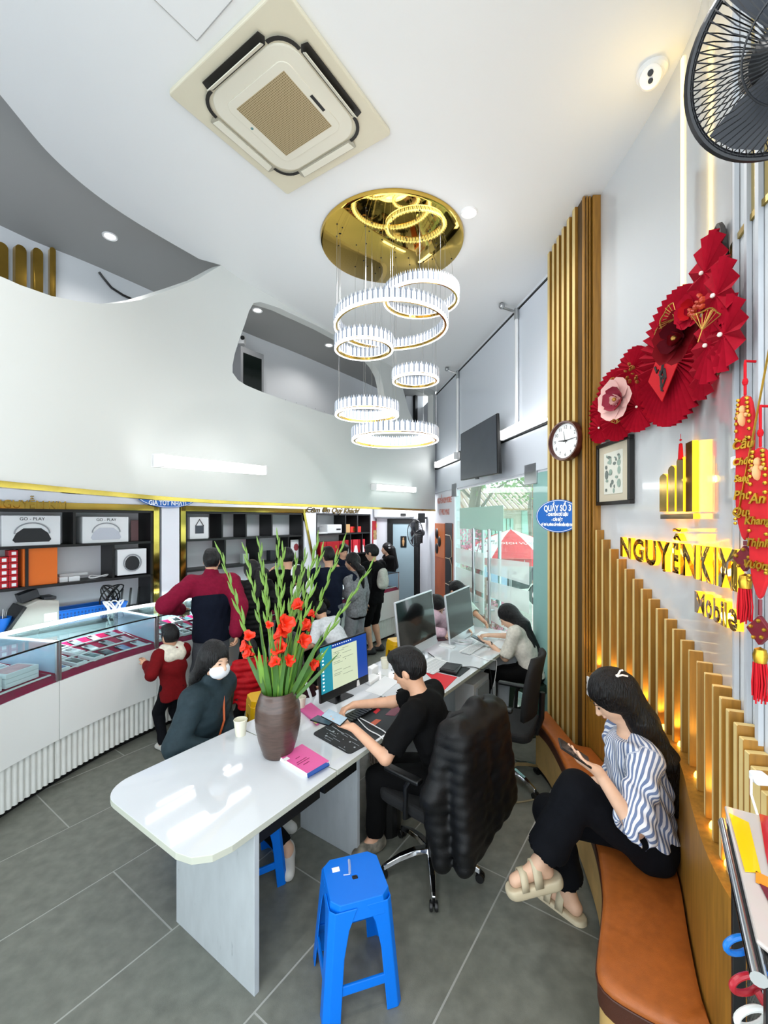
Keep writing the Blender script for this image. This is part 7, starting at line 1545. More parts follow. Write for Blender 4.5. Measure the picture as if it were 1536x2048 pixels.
def person(label, pel, f, lean=.08, side=0, s=1.0, male=True, neck=None, head=None, look=None, hands=None, feet=None, toes=None, ehint=None, khint=None, h=.013, skin=None,
           top=('tshirt', None), bottom=('trousers', None), shoe=None, hair=('short',), face=True, hand_dir=None, palm=None, curl=None, group=None, noise=.0022, stripe=False, collar=None):
    skin = skin or m_skin; f = nz((f[0], f[1], 0)); r = V((f.y, -f.x, 0)); up = V((0, 0, 1)); pel = V(pel); hands = hands or {}; feet = feet or {}; toes = toes or {}; ehint = ehint or {}; khint = khint or {}; hand_dir = hand_dir or {}; palm = palm or {}; curl = curl or {}
    T = thing('person', label, 'person', (pel.x, pel.y, 0), 0, group)
    sd = (up*math.cos(lean)+f*math.sin(lean)+r*side).normalized(); N = V(neck) if neck is not None else pel+sd*.50*s; sp = (N-pel).normalized(); tor = (N-pel).length
    mid = pel.lerp(N, .5)-f*.012; 
    lk = nz(look) if look is not None else nz(f+up*-.1); Hc = V(head) if head is not None else N+(sp*.55+up*.45).normalized()*.165*s+lk*.03
    hu = (up-lk*up.dot(lk)); hu = (hu.normalized()+ (Hc-N).normalized()*.35).normalized(); hu = (hu-lk*hu.dot(lk)).normalized(); hr_ = lk.cross(hu)
    fr = sp.cross(r).normalized(); fr = -fr if fr.dot(f) < 0 else fr                     # chest forward
    sw_ = (.182 if male else .158)*s; J = {}
    for k, e in (('L', -1), ('R', 1)):
        sh = N-sp*.045*s+r*sw_*e+fr*(-.005); tgt = hands.get(k, sh-up*.53*s+r*e*.06+f*.06)
        el, wr = ik(sh, tgt, .285*s, .255*s, ehint.get(k, -up*.7+r*e*.5-f*.6))
        hp = pel+r*.088*s*e-up*.02; ft = feet.get(k, V((hp.x, hp.y, .085*s))+r*e*.03); kn, an = ik(hp, ft, .43*s, .42*s, khint.get(k, f+up*.15))
        td = nz(toes.get(k, f+r*e*.15)); J[k] = (sh, el, wr, hp, kn, an, td, e)
    # ---- body
    B = SDF(h); hs = s*1.02 if s > .8 else .9*(.55+.45*s/.8)
    hs = max(.86, min(1.04, .55+.47*s)) if s < .9 else 1.02
    R3_ = [hr_, lk, hu]
    B.ell(Hc+hu*.018*hs-lk*.012*hs, R3_, (.073*hs, .092*hs, .098*hs)); B.rc(Hc-hu*.05*hs+lk*.022*hs, Hc-hu*.082*hs+lk*.05*hs, .052*hs, .03*hs, .03); B.ell(Hc+lk*.035*hs-hu*.02*hs, R3_, (.058*hs, .055*hs, .07*hs), .02)
    B.rc(Hc+lk*.084*hs+hu*.004, Hc+lk*.102*hs-hu*.03*hs, .008*hs, .0125*hs, .012)
    for e in (-1, 1): B.ell(Hc+hr_*.074*hs*e-hu*.008-lk*.012, R3_, (.010, .019*hs, .031*hs), .008); B.ell(Hc+hr_*.031*hs*e+lk*.097*hs+hu*.006*hs, R3_, (.017*hs, .012, .010*hs), .012, 's')
    B.rc(Hc+lk*.088*hs-hu*.056*hs-hr_*.012, Hc+lk*.088*hs-hu*.056*hs+hr_*.012, .008*hs, .008*hs, .01)
    B.rc(N-sp*.02, Hc-hu*.05*hs-lk*.015, .055*s if male else .047*s, .052*hs if male else .045*hs, .03)
    B.rc(pel, mid, .095*s, .082*s, .04, r, 1.35); B.rc(mid, N-sp*.09*s, .085*s, .095*s, .05, r, 1.45)
    for k in 'LR':
        sh, el, wr, hp, kn, an, td, e = J[k]
        B.rc(N-sp*.05*s, sh, .05*s, .05*s, .04); B.rc(sh, el, .047*s, .036*s, .03); B.rc(el, wr, .037*s, .025*s, .02)
        B.rc(pel+r*.05*e*s, kn, .085*s, .054*s, .04); B.rc(kn, kn.lerp(an, .35), .052*s, .054*s, .03); B.rc(kn.lerp(an, .3), an, .053*s, .034*s, .03)
        heel = an-td*.035*s-up*.045*s; B.rc(an, heel, .034*s, .028*s, .02); B.rc(heel, an+td*.125*s-up*.055*s, .03*s, .024*s, .03); B.rc(an, an+td*.13*s-up*.055*s, .03*s, .022*s, .03)
        # hand: palm, four unequal fingers with two bends, thumb off the side
        hd = nz(hand_dir.get(k, (wr-el).normalized()*1+f*.0)); pn = V(palm.get(k, (-r*e*.8-up*.4))); pn = (pn-hd*pn.dot(hd)).normalized(); ts = hd.cross(pn)*(1 if k == 'L' else -1); cu = curl.get(k, .45); z = s*.98
        fb = []
        for i, (o_, L) in enumerate(((.031, .072), (.011, .08), (-.010, .075), (-.029, .058))):
            b0 = wr+hd*(.088-.006*abs(i-1.2))*z+ts*o_*z; fb.append(b0); B.rc(wr+ts*o_*.5*z+hd*.012, b0, .017*z, .0115*z, .014)
            a1, a2 = cu*.9, cu*1.9; d1 = hd*math.cos(a1)+pn*math.sin(a1); d2 = hd*math.cos(a2)+pn*math.sin(a2); m1 = b0+d1*L*.5*z; B.rc(b0, m1, .0098*z, .009*z, .006); B.rc(m1, m1+d2*L*.5*z, .009*z, .0074*z, .005)
        tb = wr+hd*.03*z+ts*.026*z; t1 = tb+(hd*.62+ts*.6+pn*.35*(.4+cu)).normalized()*.042*z; B.rc(tb, t1, .0135*z, .0105*z, .012); B.rc(t1, t1+(hd*.9+ts*.15+pn*.45*(.4+cu)).normalized()*.036*z, .0105*z, .0085*z, .006)
    body = B.build('body', skin, T)
    # ---- top
    tp, mt = top[0], top[1]; ex = dict(top[2]) if len(top) > 2 else {}
    if tp:
        big_ = {'tshirt': .012, 'jacket': .024, 'puffer': .04, 'blouse': .016, 'knit': .010}[tp]; C = SDF(max(h*.9, .009)); sl = {'tshirt': .62, 'blouse': .98}.get(tp, 2.0); sl = ex.get('sleeve', sl); hem = ex.get('hem', .06 if tp != 'jacket' else .10)
        C.rc(pel-sp*hem*s, mid, (.108+big_*.6)*s, (.092+big_)*s, .05, r, 1.35); C.rc(mid, N-sp*.10*s, (.094+big_)*s, (.104+big_*.6)*s, .05, r, 1.42)
        C.cut(pel-sp*(ex.get('cut', hem+.03))*s, -sp)
        if not male: C.rc(N-sp*.19*s+fr*.055*s-r*.05*s, N-sp*.19*s+fr*.055*s+r*.05*s, .058*s, .058*s, .04)
        for k in 'LR':
            sh, el, wr, hp, kn, an, td, e = J[k]; C.rc(N-sp*.055*s-fr*.01, sh, (.05+big_)*s, (.055+big_*.7)*s, .045)
            if sl <= 1: q = sh.lerp(el, sl); C.rc(sh, q, (.053+big_*.8)*s, (.05+big_*1.2)*s, .03)
            else: C.rc(sh, el, (.053+big_*.8)*s, (.042+big_)*s, .03); C.rc(el, wr.lerp(el, .03 if sl >= 2 else 2-sl), (.043+big_)*s, (.032+big_*.6)*s, .025)
        if ex.get('highcol'): C.rc(N-sp*.02, N+(Hc-N).normalized()*.055, .066*s, .064*s, .02)
        # clean openings: neck and cuffs
        C.P.append(('c', np.array(N+(Hc-N).normalized()*(.075 if ex.get('highcol') else .04), float), np.array(Hc, float), .056*s+.006, .06, .004, None, 1, 's'))
        if sl <= 1:
            for k in 'LR': sh, el, wr = J[k][:3]; a = (el-sh).normalized(); q = sh.lerp(el, sl); C.P.append(('c', np.array(q+a*.045, float), np.array(q+a*.16, float), .072*s, .06*s, .003, None, 1, 's'))
        st = None
        if stripe:
            segs = [(pel, N, .13*s, f, r)]+[(J[k][0], J[k][1].lerp(J[k][2], .2), .055*s, None, None) for k in 'LR']
            def st(P_):
                best = None; val = None
                for i, (a, b, rad, fx, rx) in enumerate(segs):
                    a_, b_ = np.array(a), np.array(b); w = b_-a_; t = np.clip(((P_-a_) @ w)/(w @ w), 0, 1); e_ = P_-a_-t[:, None]*w; d = np.linalg.norm(e_, axis=1)/rad
                    if fx is None: x_ = V(w).orthogonal().normalized(); y_ = V(w).normalized().cross(x_)
                    else: x_, y_ = fx, rx
                    an_ = np.arctan2(e_ @ np.array(y_), e_ @ np.array(x_))*rad*(1.0 if i else 1.05)
                    if best is None: best, val = d, an_
                    else: m = d < best*.95; val = np.where(m, an_, val); best = np.where(m, d, best)
                return val
        tops = C.build(ex.get('name', {'tshirt': 'shirt', 'jacket': 'jacket', 'puffer': 'jacket', 'blouse': 'blouse', 'knit': 'sweater'}[tp]), mt, T, noise, len(label), .11, st, .008, .010 if tp == 'puffer' else 0)
        if 'yoke' in ex:      # contrasting shoulder panel and sleeves: separate pieces just over the jacket
            Y_ = SDF(max(h*.9, .009)); g = .006
            for k in 'LR':
                sh, el, wr, hp, kn, an, td, e = J[k]; Y_.rc(N-sp*.055*s-fr*.01, sh, (.05+big_)*s+g, (.055+big_*.7)*s+g, .045); Y_.rc(sh, el, (.053+big_*.8)*s+g, (.042+big_)*s+g, .03); Y_.rc(el, wr.lerp(el, .03), (.043+big_)*s+g, (.032+big_*.6)*s+g, .025)
            Y_.rc(N-sp*.13*s, N-sp*.09*s, (.104+big_*.6)*s+g, (.104+big_*.6)*s+g, .04, r, 1.42); Y_.rc(N-sp*.02, N+(Hc-N).normalized()*.05, .064*s, .062*s, .02)
            Y_.P.append(('c', np.array(N+(Hc-N).normalized()*.07, float), np.array(Hc, float), .056*s, .06, .004, None, 1, 's')); Y_.build('yoke', ex['yoke'], T, noise, len(label), .11, None, .008)
        if 'band' in ex: 
            Bn = SDF(max(h*.9, .009)); Bn.rc(pel-sp*(hem+.0)*s, pel-sp*(hem-.02)*s, (.100+big_*.6)*s, (.100+big_*.6)*s, .02, r, 1.35); Bn.cut(pel-sp*(hem+.06)*s, -sp); Bn.build('waistband', ex['band'], T, infl=.01)
    # ---- bottom
    bt, mb_ = bottom[0], bottom[1]; bx = dict(bottom[2]) if len(bottom) > 2 else {}
    if bt:
        C = SDF(max(h*.9, .009)); C.rc(pel-sp*.03*s, pel+sp*.07*s, .112*s, .103*s, .03, r, 1.33); wd = bx.get('wide', 0); ln = bx.get('len', 1.9)
        for k in 'LR':
            sh, el, wr, hp, kn, an, td, e = J[k]; C.rc(pel+r*.055*s*e-up*.01, kn if ln >= 1 else hp.lerp(kn, ln), .102*s, (.068+wd*.5)*s, .035)
            if ln > 1: q = kn.lerp(an, ln-1); C.rc(kn, q, (.068+wd*.5)*s, (.052+wd)*s, .03); a = (an-kn).normalized(); C.P.append(('c', np.array(q+a*.07, float), np.array(q+a*.2, float), (.085+wd)*s, .08, .003, None, 1, 's'))
        C.build({'trousers': 'trousers', 'shorts': 'shorts'}.get(bt, bt), mb_, T, .002, 5, .12, None, .007)
    # ---- shoes
    if shoe:
        for k in 'LR':
            an, td = J[k][5], J[k][6]; sdv = td.cross(up).normalized(); S_ = SDF(min(h, .009)); zb = an.z-.085*s
            S_.rc(an-td*.045*s-up*.05*s, an+td*.135*s-up*.058*s, .04*s, .036*s, .02, sdv, 1.05); S_.rc(an-td*.02-up*.02*s, an+td*.10*s-up*.05*s, .042*s, .034*s, .03); S_.rc(an-td*.012*s-up*.045*s, an-td*.012*s, .046*s, .044*s, .02)
            fu = td.cross(sdv); fu = fu if fu.z > 0 else -fu; S_.cut(an-fu*.084*s, -fu); S_.cut(an+fu*.035*s, fu); S_.build('shoe', shoe, T)
    # ---- hair
    Hh = SDF(min(h, .010)); hk = hair[0]; hx = dict(hair[1]) if len(hair) > 1 else {}; g = hx.get('vol', .014)
    Hh.ell(Hc+hu*.026*hs-lk*.02*hs, R3_, (.074*hs+(g if hk != 'short' else g*.35), .092*hs+g, .098*hs+g*.8), .02)
    if hk == 'short': Hh.ell(Hc+hu*.10*hs+lk*.04*hs, R3_, (.055*hs, .055*hs, .03*hs), .03)
    else: Hh.rc(Hc-lk*.05+hu*.0, Hc-lk*.055-hu*.07, .07*hs, .055*hs, .03)
    Hh.ell(Hc+lk*.105*hs-hu*(.045 if hk == 'short' else .05)*hs, R3_, (.076*hs if hk == 'short' else hx.get('cut', .073)*hs, .075*hs if hk == 'short' else .084*hs, .095*hs), .012, 's')
    if hk == 'short':
        Hh.ell(Hc+hu*.095*hs+lk*.01, R3_, (.06*hs, .085*hs, .035*hs), .03)
        for e in (-1, 1): Hh.ell(Hc+hr_*.085*hs*e-hu*.025*hs-lk*.0, R3_, (.03, .026, .044), .008, 's'); Hh.ell(Hc+hr_*.08*hs*e-hu*.07*hs+lk*.02, R3_, (.04, .06, .04), .01, 's')
        Hh.rc(Hc-hu*.12*hs-lk*.10, Hc-hu*.11*hs+lk*.1, .062, .07, .01, hr_, 2, 's')
    for (a, b, ra, rb) in hx.get('chain', []): Hh.rc(a, b, ra, rb, .025)
    for (c, rad_) in hx.get('bun', []): Hh.ell(Hc+hr_*c[0]+lk*c[1]+hu*c[2], R3_, (rad_, rad_, rad_), .008)
    if 'cone' in hx:
        for (a, b, ra, rb, e_) in hx['cone']: Hh.rc(a, b, ra, rb, .03, r, e_)
    Hh.build('hair', hx.get('mat', m_hair), T, .0012, 9, .05, None, .003)
    if face:
        for e in (-1, 1):
            ep = Hc+hr_*.031*hs*e+lk*.0865*hs+hu*.006*hs; MB().sphere(ep, .0085*hs, 8, (1.3, .5, .42), Matrix((hr_, lk, hu)).transposed()).build('eye', m_eye, T, smooth='all')
            b0 = Hc+lk*.094*hs+hu*.027*hs; MB().tube([b0+hr_*e*.018*hs, b0+hr_*e*.034*hs+hu*.004-lk*.004, b0+hr_*e*.048*hs-lk*.014], [.0016, .002, .001], 5).build('eyebrow', m_hair, T)
        l0 = Hc+lk*.0945*hs-hu*.057*hs; MB().tube([l0-hr_*.02*hs-lk*.008, l0, l0+hr_*.02*hs-lk*.008], [.002, .0045, .002], 6).build('lips', m_lip, T)
    return T, dict(N=N, Hc=Hc, lk=lk, hu=hu, hr=hr_, J=J, f=f, r=r, sp=sp, fr=fr, hs=hs)
def cloth(n, c, **k): return mat(n, c, k.pop('rough', .85), noise=k.pop('noise', .15), nscale=40, bump=.3, bscale=500, spec=.15, **k)
m_blk = cloth('black_cotton', '060607'); m_denim = cloth('dark_denim', '080a10'); m_navy = cloth('navy_cotton', '0f1628'); m_grey = cloth('grey_trousers', '63666c'); m_whitec = cloth('white_cotton', 'dcdfe2'); m_wshoe = mat('white_trainer', 'd9d8d2', .5); m_sandal = mat('beige_foam', 'c9bc9f', .55)
def stripemat():
    m = mat('striped_cotton', 'dfe1e6', .8); nt = m.node_tree; b = nt.nodes['Principled BSDF']; a = nt.nodes.new('ShaderNodeAttribute'); a.attribute_name = 'stripe'
    mu = nt.nodes.new('ShaderNodeMath'); mu.operation = 'MULTIPLY'; mu.inputs[1].default_value = 2*PI/.0165; si = nt.nodes.new('ShaderNodeMath'); si.operation = 'SINE'; r_ = nt.nodes.new('ShaderNodeValToRGB'); r_.color_ramp.elements[0].position = .46; r_.color_ramp.elements[1].position = .56
    r_.color_ramp.elements[0].color = lin('66779a'); r_.color_ramp.elements[1].color = lin('dcdee4'); ad = nt.nodes.new('ShaderNodeMath'); ad.operation = 'MULTIPLY_ADD'; ad.inputs[1].default_value = .5; ad.inputs[2].default_value = .5
    nt.links.new(a.outputs['Fac'], mu.inputs[0]); nt.links.new(mu.outputs[0], si.inputs[0]); nt.links.new(si.outputs[0], ad.inputs[0]); nt.links.new(ad.outputs[0], r_.inputs[0]); nt.links.new(r_.outputs[0], b.inputs['Base Color']); return m
def handphone(label, c, xd, yd, m_front, w_=.075, l_=.155):
    xd = nz(xd); yd = -V(yd); zd = xd.cross(yd).normalized(); yd = zd.cross(xd); t = thing('phone', label, 'phone', c); M_ = Matrix((xd, yd, zd)).transposed(); c = V(c)
    MB().box(c, (l_, w_, .009), M=M_).build('body', m_dark, t, bevel=.004); MB().box(c+zd*.005, (l_-.008, w_-.006, .001), M=M_).build('screen', m_front, t); return t
# 1 woman on the bench
W1, d = person('young woman in a blue striped blouse and jeans sitting on the bench with a phone', (1.30, 2.15, .565), (-.97, .22), neck=(1.225, 2.17, 1.06), head=(1.135, 2.165, 1.245), look=(-.80, .10, -.62), s=1.0, male=False, h=.0075, skin=m_skin2,
    hands={'L': (.955, 1.94, 1.005), 'R': (1.10, 2.22, .79)}, ehint={'L': (.35, -.35, -1), 'R': (.3, .4, -1)}, hand_dir={'L': (-.8, .1, .45), 'R': (-.9, -.3, -.1)}, palm={'L': (.45, .35, .85), 'R': (0, .1, -1)}, curl={'L': .35, 'R': .9},
    feet={'L': (.775, 2.17, .415), 'R': (1.00, 2.35, .10)}, toes={'L': (-1, -.05, -.22), 'R': (-.6, .75, 0)}, khint={'L': (-.8, .1, 1), 'R': (-.6, .3, 1)},
    top=('blouse', stripemat(), {'hem': .03, 'cut': -.035}), bottom=('trousers', m_denim, {'wide': .035, 'len': 1.80}), stripe=True, noise=.007,
    hair=('long', {'vol': .016, 'cut': .066, 'cone': [((1.18, 2.165, 1.28), (1.27, 2.155, 1.13), .075, .075, 1.2), ((1.27, 2.155, 1.13), (1.365, 2.13, .95), .072, .066, 1.3), ((1.365, 2.13, .95), (1.42, 2.115, .72), .064, .035, 1.3)]}))
hc = d['Hc']; cl = MB(); q = hc+d['hu']*.085-d['lk']*.075-d['r']*.055+V((0, 0, .01))
for a in (-.5, .3, 1.1): cl.tube([q, q+V((.02*math.cos(a), -.012, .035*math.sin(a))), q+V((.045*math.cos(a), -.015, .05*math.sin(a)-.01))], .0045, 6)
cl.sphere(q, .01, 8, (1, 1, 1)); cl.build('hair_clip', m_pearl, W1, smooth=True)['label'] = 'white bow hair clip'
for k in 'LR':      # thick soled foam slides with two straps
    an, td = d['J'][k][5], d['J'][k][6]; sdv = td.cross(V((0,0,1))).normalized(); fu = td.cross(sdv); fu = fu if fu.z > 0 else -fu; so = SDF(.006)
    so.rc(an-td*.05-fu*.098, an+td*.15-fu*.098, .046, .046, .01, sdv, 1.0); so.rc(an-td*.05-fu*.115, an+td*.14-fu*.115, .045, .042, .01); so.cut(an-fu*.078, fu); so.cut(an-fu*.128, -fu); sh_ = so.build('sandal', m_sandal, W1)
    for x0, wd_, hh in ((.035, .042, .112), (.105, .036, .080)):
        st_ = MB(); n = 10; vs = []
        for i in range(n+1):
            a = PI*i/n; c_ = an+td*(x0-.01*math.sin(a))-fu*.085+sdv*.05*math.cos(a)+fu*hh*math.sin(a)**.7; vs += [c_-td*wd_/2, c_+td*wd_/2]
        st_.add(vs, [(2*i, 2*i+1, 2*i+3, 2*i+2) for i in range(n)]); o = st_.build('strap', m_sandal, sh_, smooth='all'); o.modifiers.new('s', 'SOLIDIFY').thickness = .008
hw = d['J']['L'][2]; handphone('black phone held by the woman on the bench', hw+V((-.10, .012, .075)), (-.78, .1, .5), (.25, .9, .1), mat('phone_dark_screen', '23272b', .12, noise=.5, nscale=30))
# 2 man in black at the desk
M2, d = person('man in a black T-shirt and black trousers seated at the desk comparing two phones', (.385, 2.635, .565), (-.89, .40), neck=(.225, 2.70, 1.035), head=(.15, 2.73, 1.185), look=(-.86, .36, -.36), s=1.0, h=.008,
    hands={'L': (-.185, 2.60, .885), 'R': (-.20, 2.94, .875)}, ehint={'L': (.3, -.5, -1), 'R': (.3, .3, -1)}, hand_dir={'L': (-.95, .25, .1), 'R': (-.75, -.45, -.15)}, palm={'L': (.1, .25, 1), 'R': (-.2, -.4, -.8)}, curl={'L': .35, 'R': .75},
    feet={'L': (-.06, 2.80, .085), 'R': (.03, 3.02, .085)}, toes={'L': (-.75, -.55, 0), 'R': (-.8, -.3, 0)}, top=('tshirt', m_blk, {'sleeve': .72, 'hem': .1}), bottom=('trousers', m_blk), shoe=mat('black_cream_trainer', '8e887a', .6, noise=.6, nscale=20), hair=('short', {'vol': .016}))
hw = d['J']['L'][2]; handphone('pale blue phone lying in the left hand of the man in black', hw+V((-.115, .03, .045)), (-.8, .55, .12), (.5, .7, .25), mat('phone_pale', '9fb4c2', .2, noise=.2, nscale=9))
kp_ = thing('phone', 'second dark phone lying under the pale one over the pink notebook', 'phone', hw+V((-.2, .06, .0))); MB().box(hw+V((-.19, .085, .0)), (.15, .075, .009), rz=2.6).build('body', MATS['phone_black'], kp_, bevel=.003); MB().box(hw+V((-.19, .085, .005)), (.14, .068, .001), rz=2.6).build('screen', mat('phone_glass', '5a6670', .15), kp_)
# quilted jacket over the back of his chair
def draped():
    C = SDF(.009); P = CA
    C.rc(P(-.20, -.285, 1.00), P(.20, -.285, 1.00), .06, .06, .03); C.rc(P(0, -.30, 1.02), P(.01, -.30, 1.07), .075, .05, .04)
    for x in (-.21, -.13, -.05, .05, .13, .21): C.rc(P(x, -.335, .98), P(x*1.2, -.39, .43-.35*max(0, -x-.02)+.25*max(0, x-.05)), .062, .052, .07)
    for e, zb in ((-1, .34), (1, .52)): C.rc(P(e*.22, -.27, .97), P(e*.295, -.23, .66), .055, .062, .05); C.rc(P(e*.295, -.23, .66), P(e*.28, -.27, zb), .062, .052, .05)
    return C
jk = draped().build('jacket', mat('quilted_black', '07080a', .5, bump=.3, bscale=300, spec=.3), None, .003, 4, .13, None, 0, .0035); tag(jk, 'black quilted jacket hanging over the back of the office chair', 'jacket')
sm_ = MB()
# 3 masked woman
m_teal = cloth('dark_teal_shell', '26343a', rough=.6)
W3, d = person('woman in a dark teal jacket and white face mask seated left of the desk', (-1.25, 2.97, .54), (.95, -.28), neck=(-1.165, 2.93, 1.02), head=(-1.125, 2.90, 1.185), look=(.84, -.53, -.08), s=.98, male=False, h=.009, skin=m_skin2, hands={'R': (-1.07, 2.78, .655), 'L': (-1.03, 2.98, .655)}, ehint={'R': (-.5, -.6, -.8), 'L': (-.5, .6, -.8)},
    feet={'R': (-.60, 2.70, .085), 'L': (-.75, 3.0, .085)}, toes={'R': (.25, -.97, 0), 'L': (.9, -.3, 0)}, top=('jacket', m_teal, {'highcol': 1, 'hem': .12}), bottom=('trousers', m_denim), shoe=m_wshoe,
    hair=('long', {'vol': .012, 'cone': [((-1.17, 2.90, 1.20), (-1.25, 2.93, 1.06), .06, .05, 1.1), ((-1.25, 2.93, 1.06), (-1.31, 2.96, .86), .05, .03, 1.1)]}))
mk = SDF(.006); hc, lk, hu, hr_, hs = d['Hc'], d['lk'], d['hu'], d['hr'], d['hs']; mk.ell(hc+lk*.045-hu*.048, [hr_, lk, hu], (.07, .064, .058), .01); mk.ell(hc-lk*.03-hu*.05, [hr_, lk, hu], (.1, .075, .1), .01, 's'); mk.build('face_mask', mat('mask_white', 'e4e6ea', .7), W3)
for e in (-1, 1): MB().tube([hc+lk*.05-hu*.03+hr_*.062*e, hc-lk*.005+hu*.0+hr_*.08*e], .002, 4).build('mask_loop', MATS['mask_white'], W3)
MB().tube([d['N']+d['fr']*.11-d['sp']*.05, d['N']+d['fr']*.155-d['sp']*.2+d['r']*.02, d['N']+d['fr']*.14-d['sp']*.33+d['r']*.03], .007, 6).build('zip', mat('zip_orange', 'b5562c', .5), W3)
ck_ = MB(); ck_.sphere(hc-lk*.10-hu*.03+d['r']*.03, .028, 8, (1, 1, .8)); ck_.build('hair_clip', m_pearl, W3, smooth=True)
st_ = MB(); an, td = d['J']['R'][5], d['J']['R'][6]; sdv = td.cross(V((0,0,1)))
for i in range(3): st_.tube([an+td*(.03+.022*i)-V((0,0,.045))+sdv*.043*e for e in (1,)]+[an+td*(.035+.022*i)-V((0,0,.012))+sdv*.032], .004, 4)
st_.build('shoe_stripes', m_dark, W3)
# 4 child in red, 6 child in puffer, 5 man in maroon
m_redw = cloth('dark_red_wool', '6f0f14'); m_fleece = cloth('cream_fleece', 'e2dccb')
C4, d = person('child in a dark red coat with a cream collar standing at the counter', (-1.98, 4.08, .58), (-.8, .6), s=.66, h=.01, look=(-.75, .6, -.1), hands={'L': (-2.17, 3.98, .80), 'R': (-2.1, 4.5, .7)}, hand_dir={'L': (-.7, .3, .5)}, palm={'L': (-.7, .7, -.2)}, curl={'L': .1}, ehint={'L': (.3, -.8, -.6)}, top=('jacket', m_redw, {'hem': .16}), bottom=('trousers', m_denim), shoe=m_wshoe, hair=('short', {'vol': .018}), male=True)
cc_ = SDF(.009); N = d['N']; cc_.rc(N-d['sp']*.02-d['r']*.06, N-d['sp']*.02+d['r']*.06, .075, .075, .03); cc_.rc(N-d['sp']*.05-d['f']*.05-d['r']*.05, N-d['sp']*.05-d['f']*.05+d['r']*.05, .06, .06, .03); cc_.rc(N-d['sp']*.045-d['r']*.11, N-d['sp']*.045+d['r']*.11, .055, .055, .03); cc_.P.append(('c', np.array(N+d['sp']*.06), np.array(d['Hc']), .05, .06, .004, None, 1, 's')); cc_.build('collar', m_fleece, C4, .003)
M5, d = person('man in a maroon and navy jacket standing with his back turned at the counter', (-1.78, 4.50, .98), (-.5, .86), s=1.07, h=.0115, lean=.06, look=(-.2, .95, -.15), hands={'R': (-1.485, 4.36, .99), 'L': (-2.12, 4.52, 1.19)}, ehint={'L': (-.6, -.5, -.6), 'R': (.8, -.3, -.2)}, hand_dir={'R': (0, .1, -1)}, curl={'R': .8}, top=('jacket', cloth('navy_shell', '0d1322'), {'yoke': cloth('maroon_shell', '7c1230'), 'hem': .06}), bottom=('trousers', m_grey), shoe=m_blk, hair=('short', {'vol': .016}))
person('child in a red puffer jacket standing beside the man in maroon', (-1.26, 4.12, .47), (-.6, .8), s=.60, h=.011, top=('puffer', cloth('red_puffer', 'b3121c', rough=.5), {'hem': .14}), bottom=('trousers', m_blk), shoe=m_blk, hair=('short', {'vol': .016}))
T7, d = person('person in a dark maroon track jacket with white piping seated beyond the vase', (-.80, 3.50, .50), (.55, .83), s=.88, h=.012, male=False, hands={'L': (-.62, 3.75, .66), 'R': (-.5, 3.62, .66)}, feet={'L': (-.62, 3.95, .075), 'R': (-.45, 3.85, .075)}, top=('jacket', cloth('dark_maroon_knit', '2a1015'), {'hem': .1}), bottom=('trousers', m_blk), shoe=m_wshoe, hair=('long', {'vol': .012, 'cone': []}))
pp = MB()
for k in 'LR':
    sh, el, wr = d['J'][k][:3]; o_ = d['r']*(.075*d['J'][k][7])-d['f']*.03; pp.tube([sh+V((0,0,.07))-d['f']*.02, sh+o_, el+o_*.85, wr+o_*.6], .012, 6)
pp.tube([d['N']-d['f']*.16*math.cos(a)+d['r']*.18*math.sin(a)-V((0,0,.49)) for a in [-1.3+2.6*i/12 for i in range(13)]], .014, 6); pp.build('piping', m_whitec, T7, smooth=True)
stool('plastic_stool', 'stool under the person in the maroon track jacket', -.80, 3.50, .4, .39, .25, .3, m_bstool)
# 8-12 customers at the counter
person('woman with long black hair in a black puffer jacket at the counter', (-1.49, 5.02, .90), (-.5, .85), s=.95, h=.013, male=False, lean=.2, look=(-.6, .7, -.3), hands={'R': (-1.30, 5.25, 1.22), 'L': (-1.85, 5.2, 1.2)}, top=('puffer', cloth('black_puffer', '08090b', rough=.5), {'hem': .1}), bottom=('trousers', m_blk), shoe=m_wshoe, hair=('long', {'vol': .014, 'cone': [((-1.42, 5.05, 1.5), (-1.44, 4.93, 1.25), .07, .04, 1.2)]}))
person('tall man in a black T-shirt at the counter behind the flowers', (-1.20, 5.55, .95), (-.55, .83), s=1.03, h=.013, lean=.12, look=(-.6, .7, -.3), hands={'L': (-1.50, 5.72, 1.42)}, ehint={'L': (-.5, -.4, -.8)}, top=('tshirt', m_blk), bottom=('trousers', m_denim), shoe=m_blk)
T10, d = person('woman in black with a white headband at the counter', (-.93, 5.12, .86), (-.6, .8), s=.90, h=.013, male=False, lean=.25, look=(-.6, .7, -.4), hands={'L': (-1.25, 5.45, 1.1), 'R': (-.85, 5.6, 1.1)}, top=('jacket', m_blk, {'hem': .2}), bottom=('trousers', m_blk), shoe=m_wshoe, hair=('long', {'vol': .016, 'cone': []}))
hb_ = MB(); hc, hu, hr_, lk = d['Hc'], d['hu'], d['hr'], d['lk']; hb_.tube([hc+hr_*.095*math.cos(a)+hu*(.02+.118*math.sin(a))-lk*.02 for a in [PI*i/16 for i in range(17)]], .017, 7); hb_.build('headband', m_whitec, T10, smooth=True)
for k, dx in enumerate((-.16, .0)):
    hp_ = SDF(.01); c = d['N']+d['r']*(dx+.05)-d['f']*.13+V((0,0,-.02+.05*k)); hp_.ell(c, [d['r'], d['f'], V((0,0,1))], (.055, .03, .09), .01); hp_.build('hood_lining', m_whitec, T10)
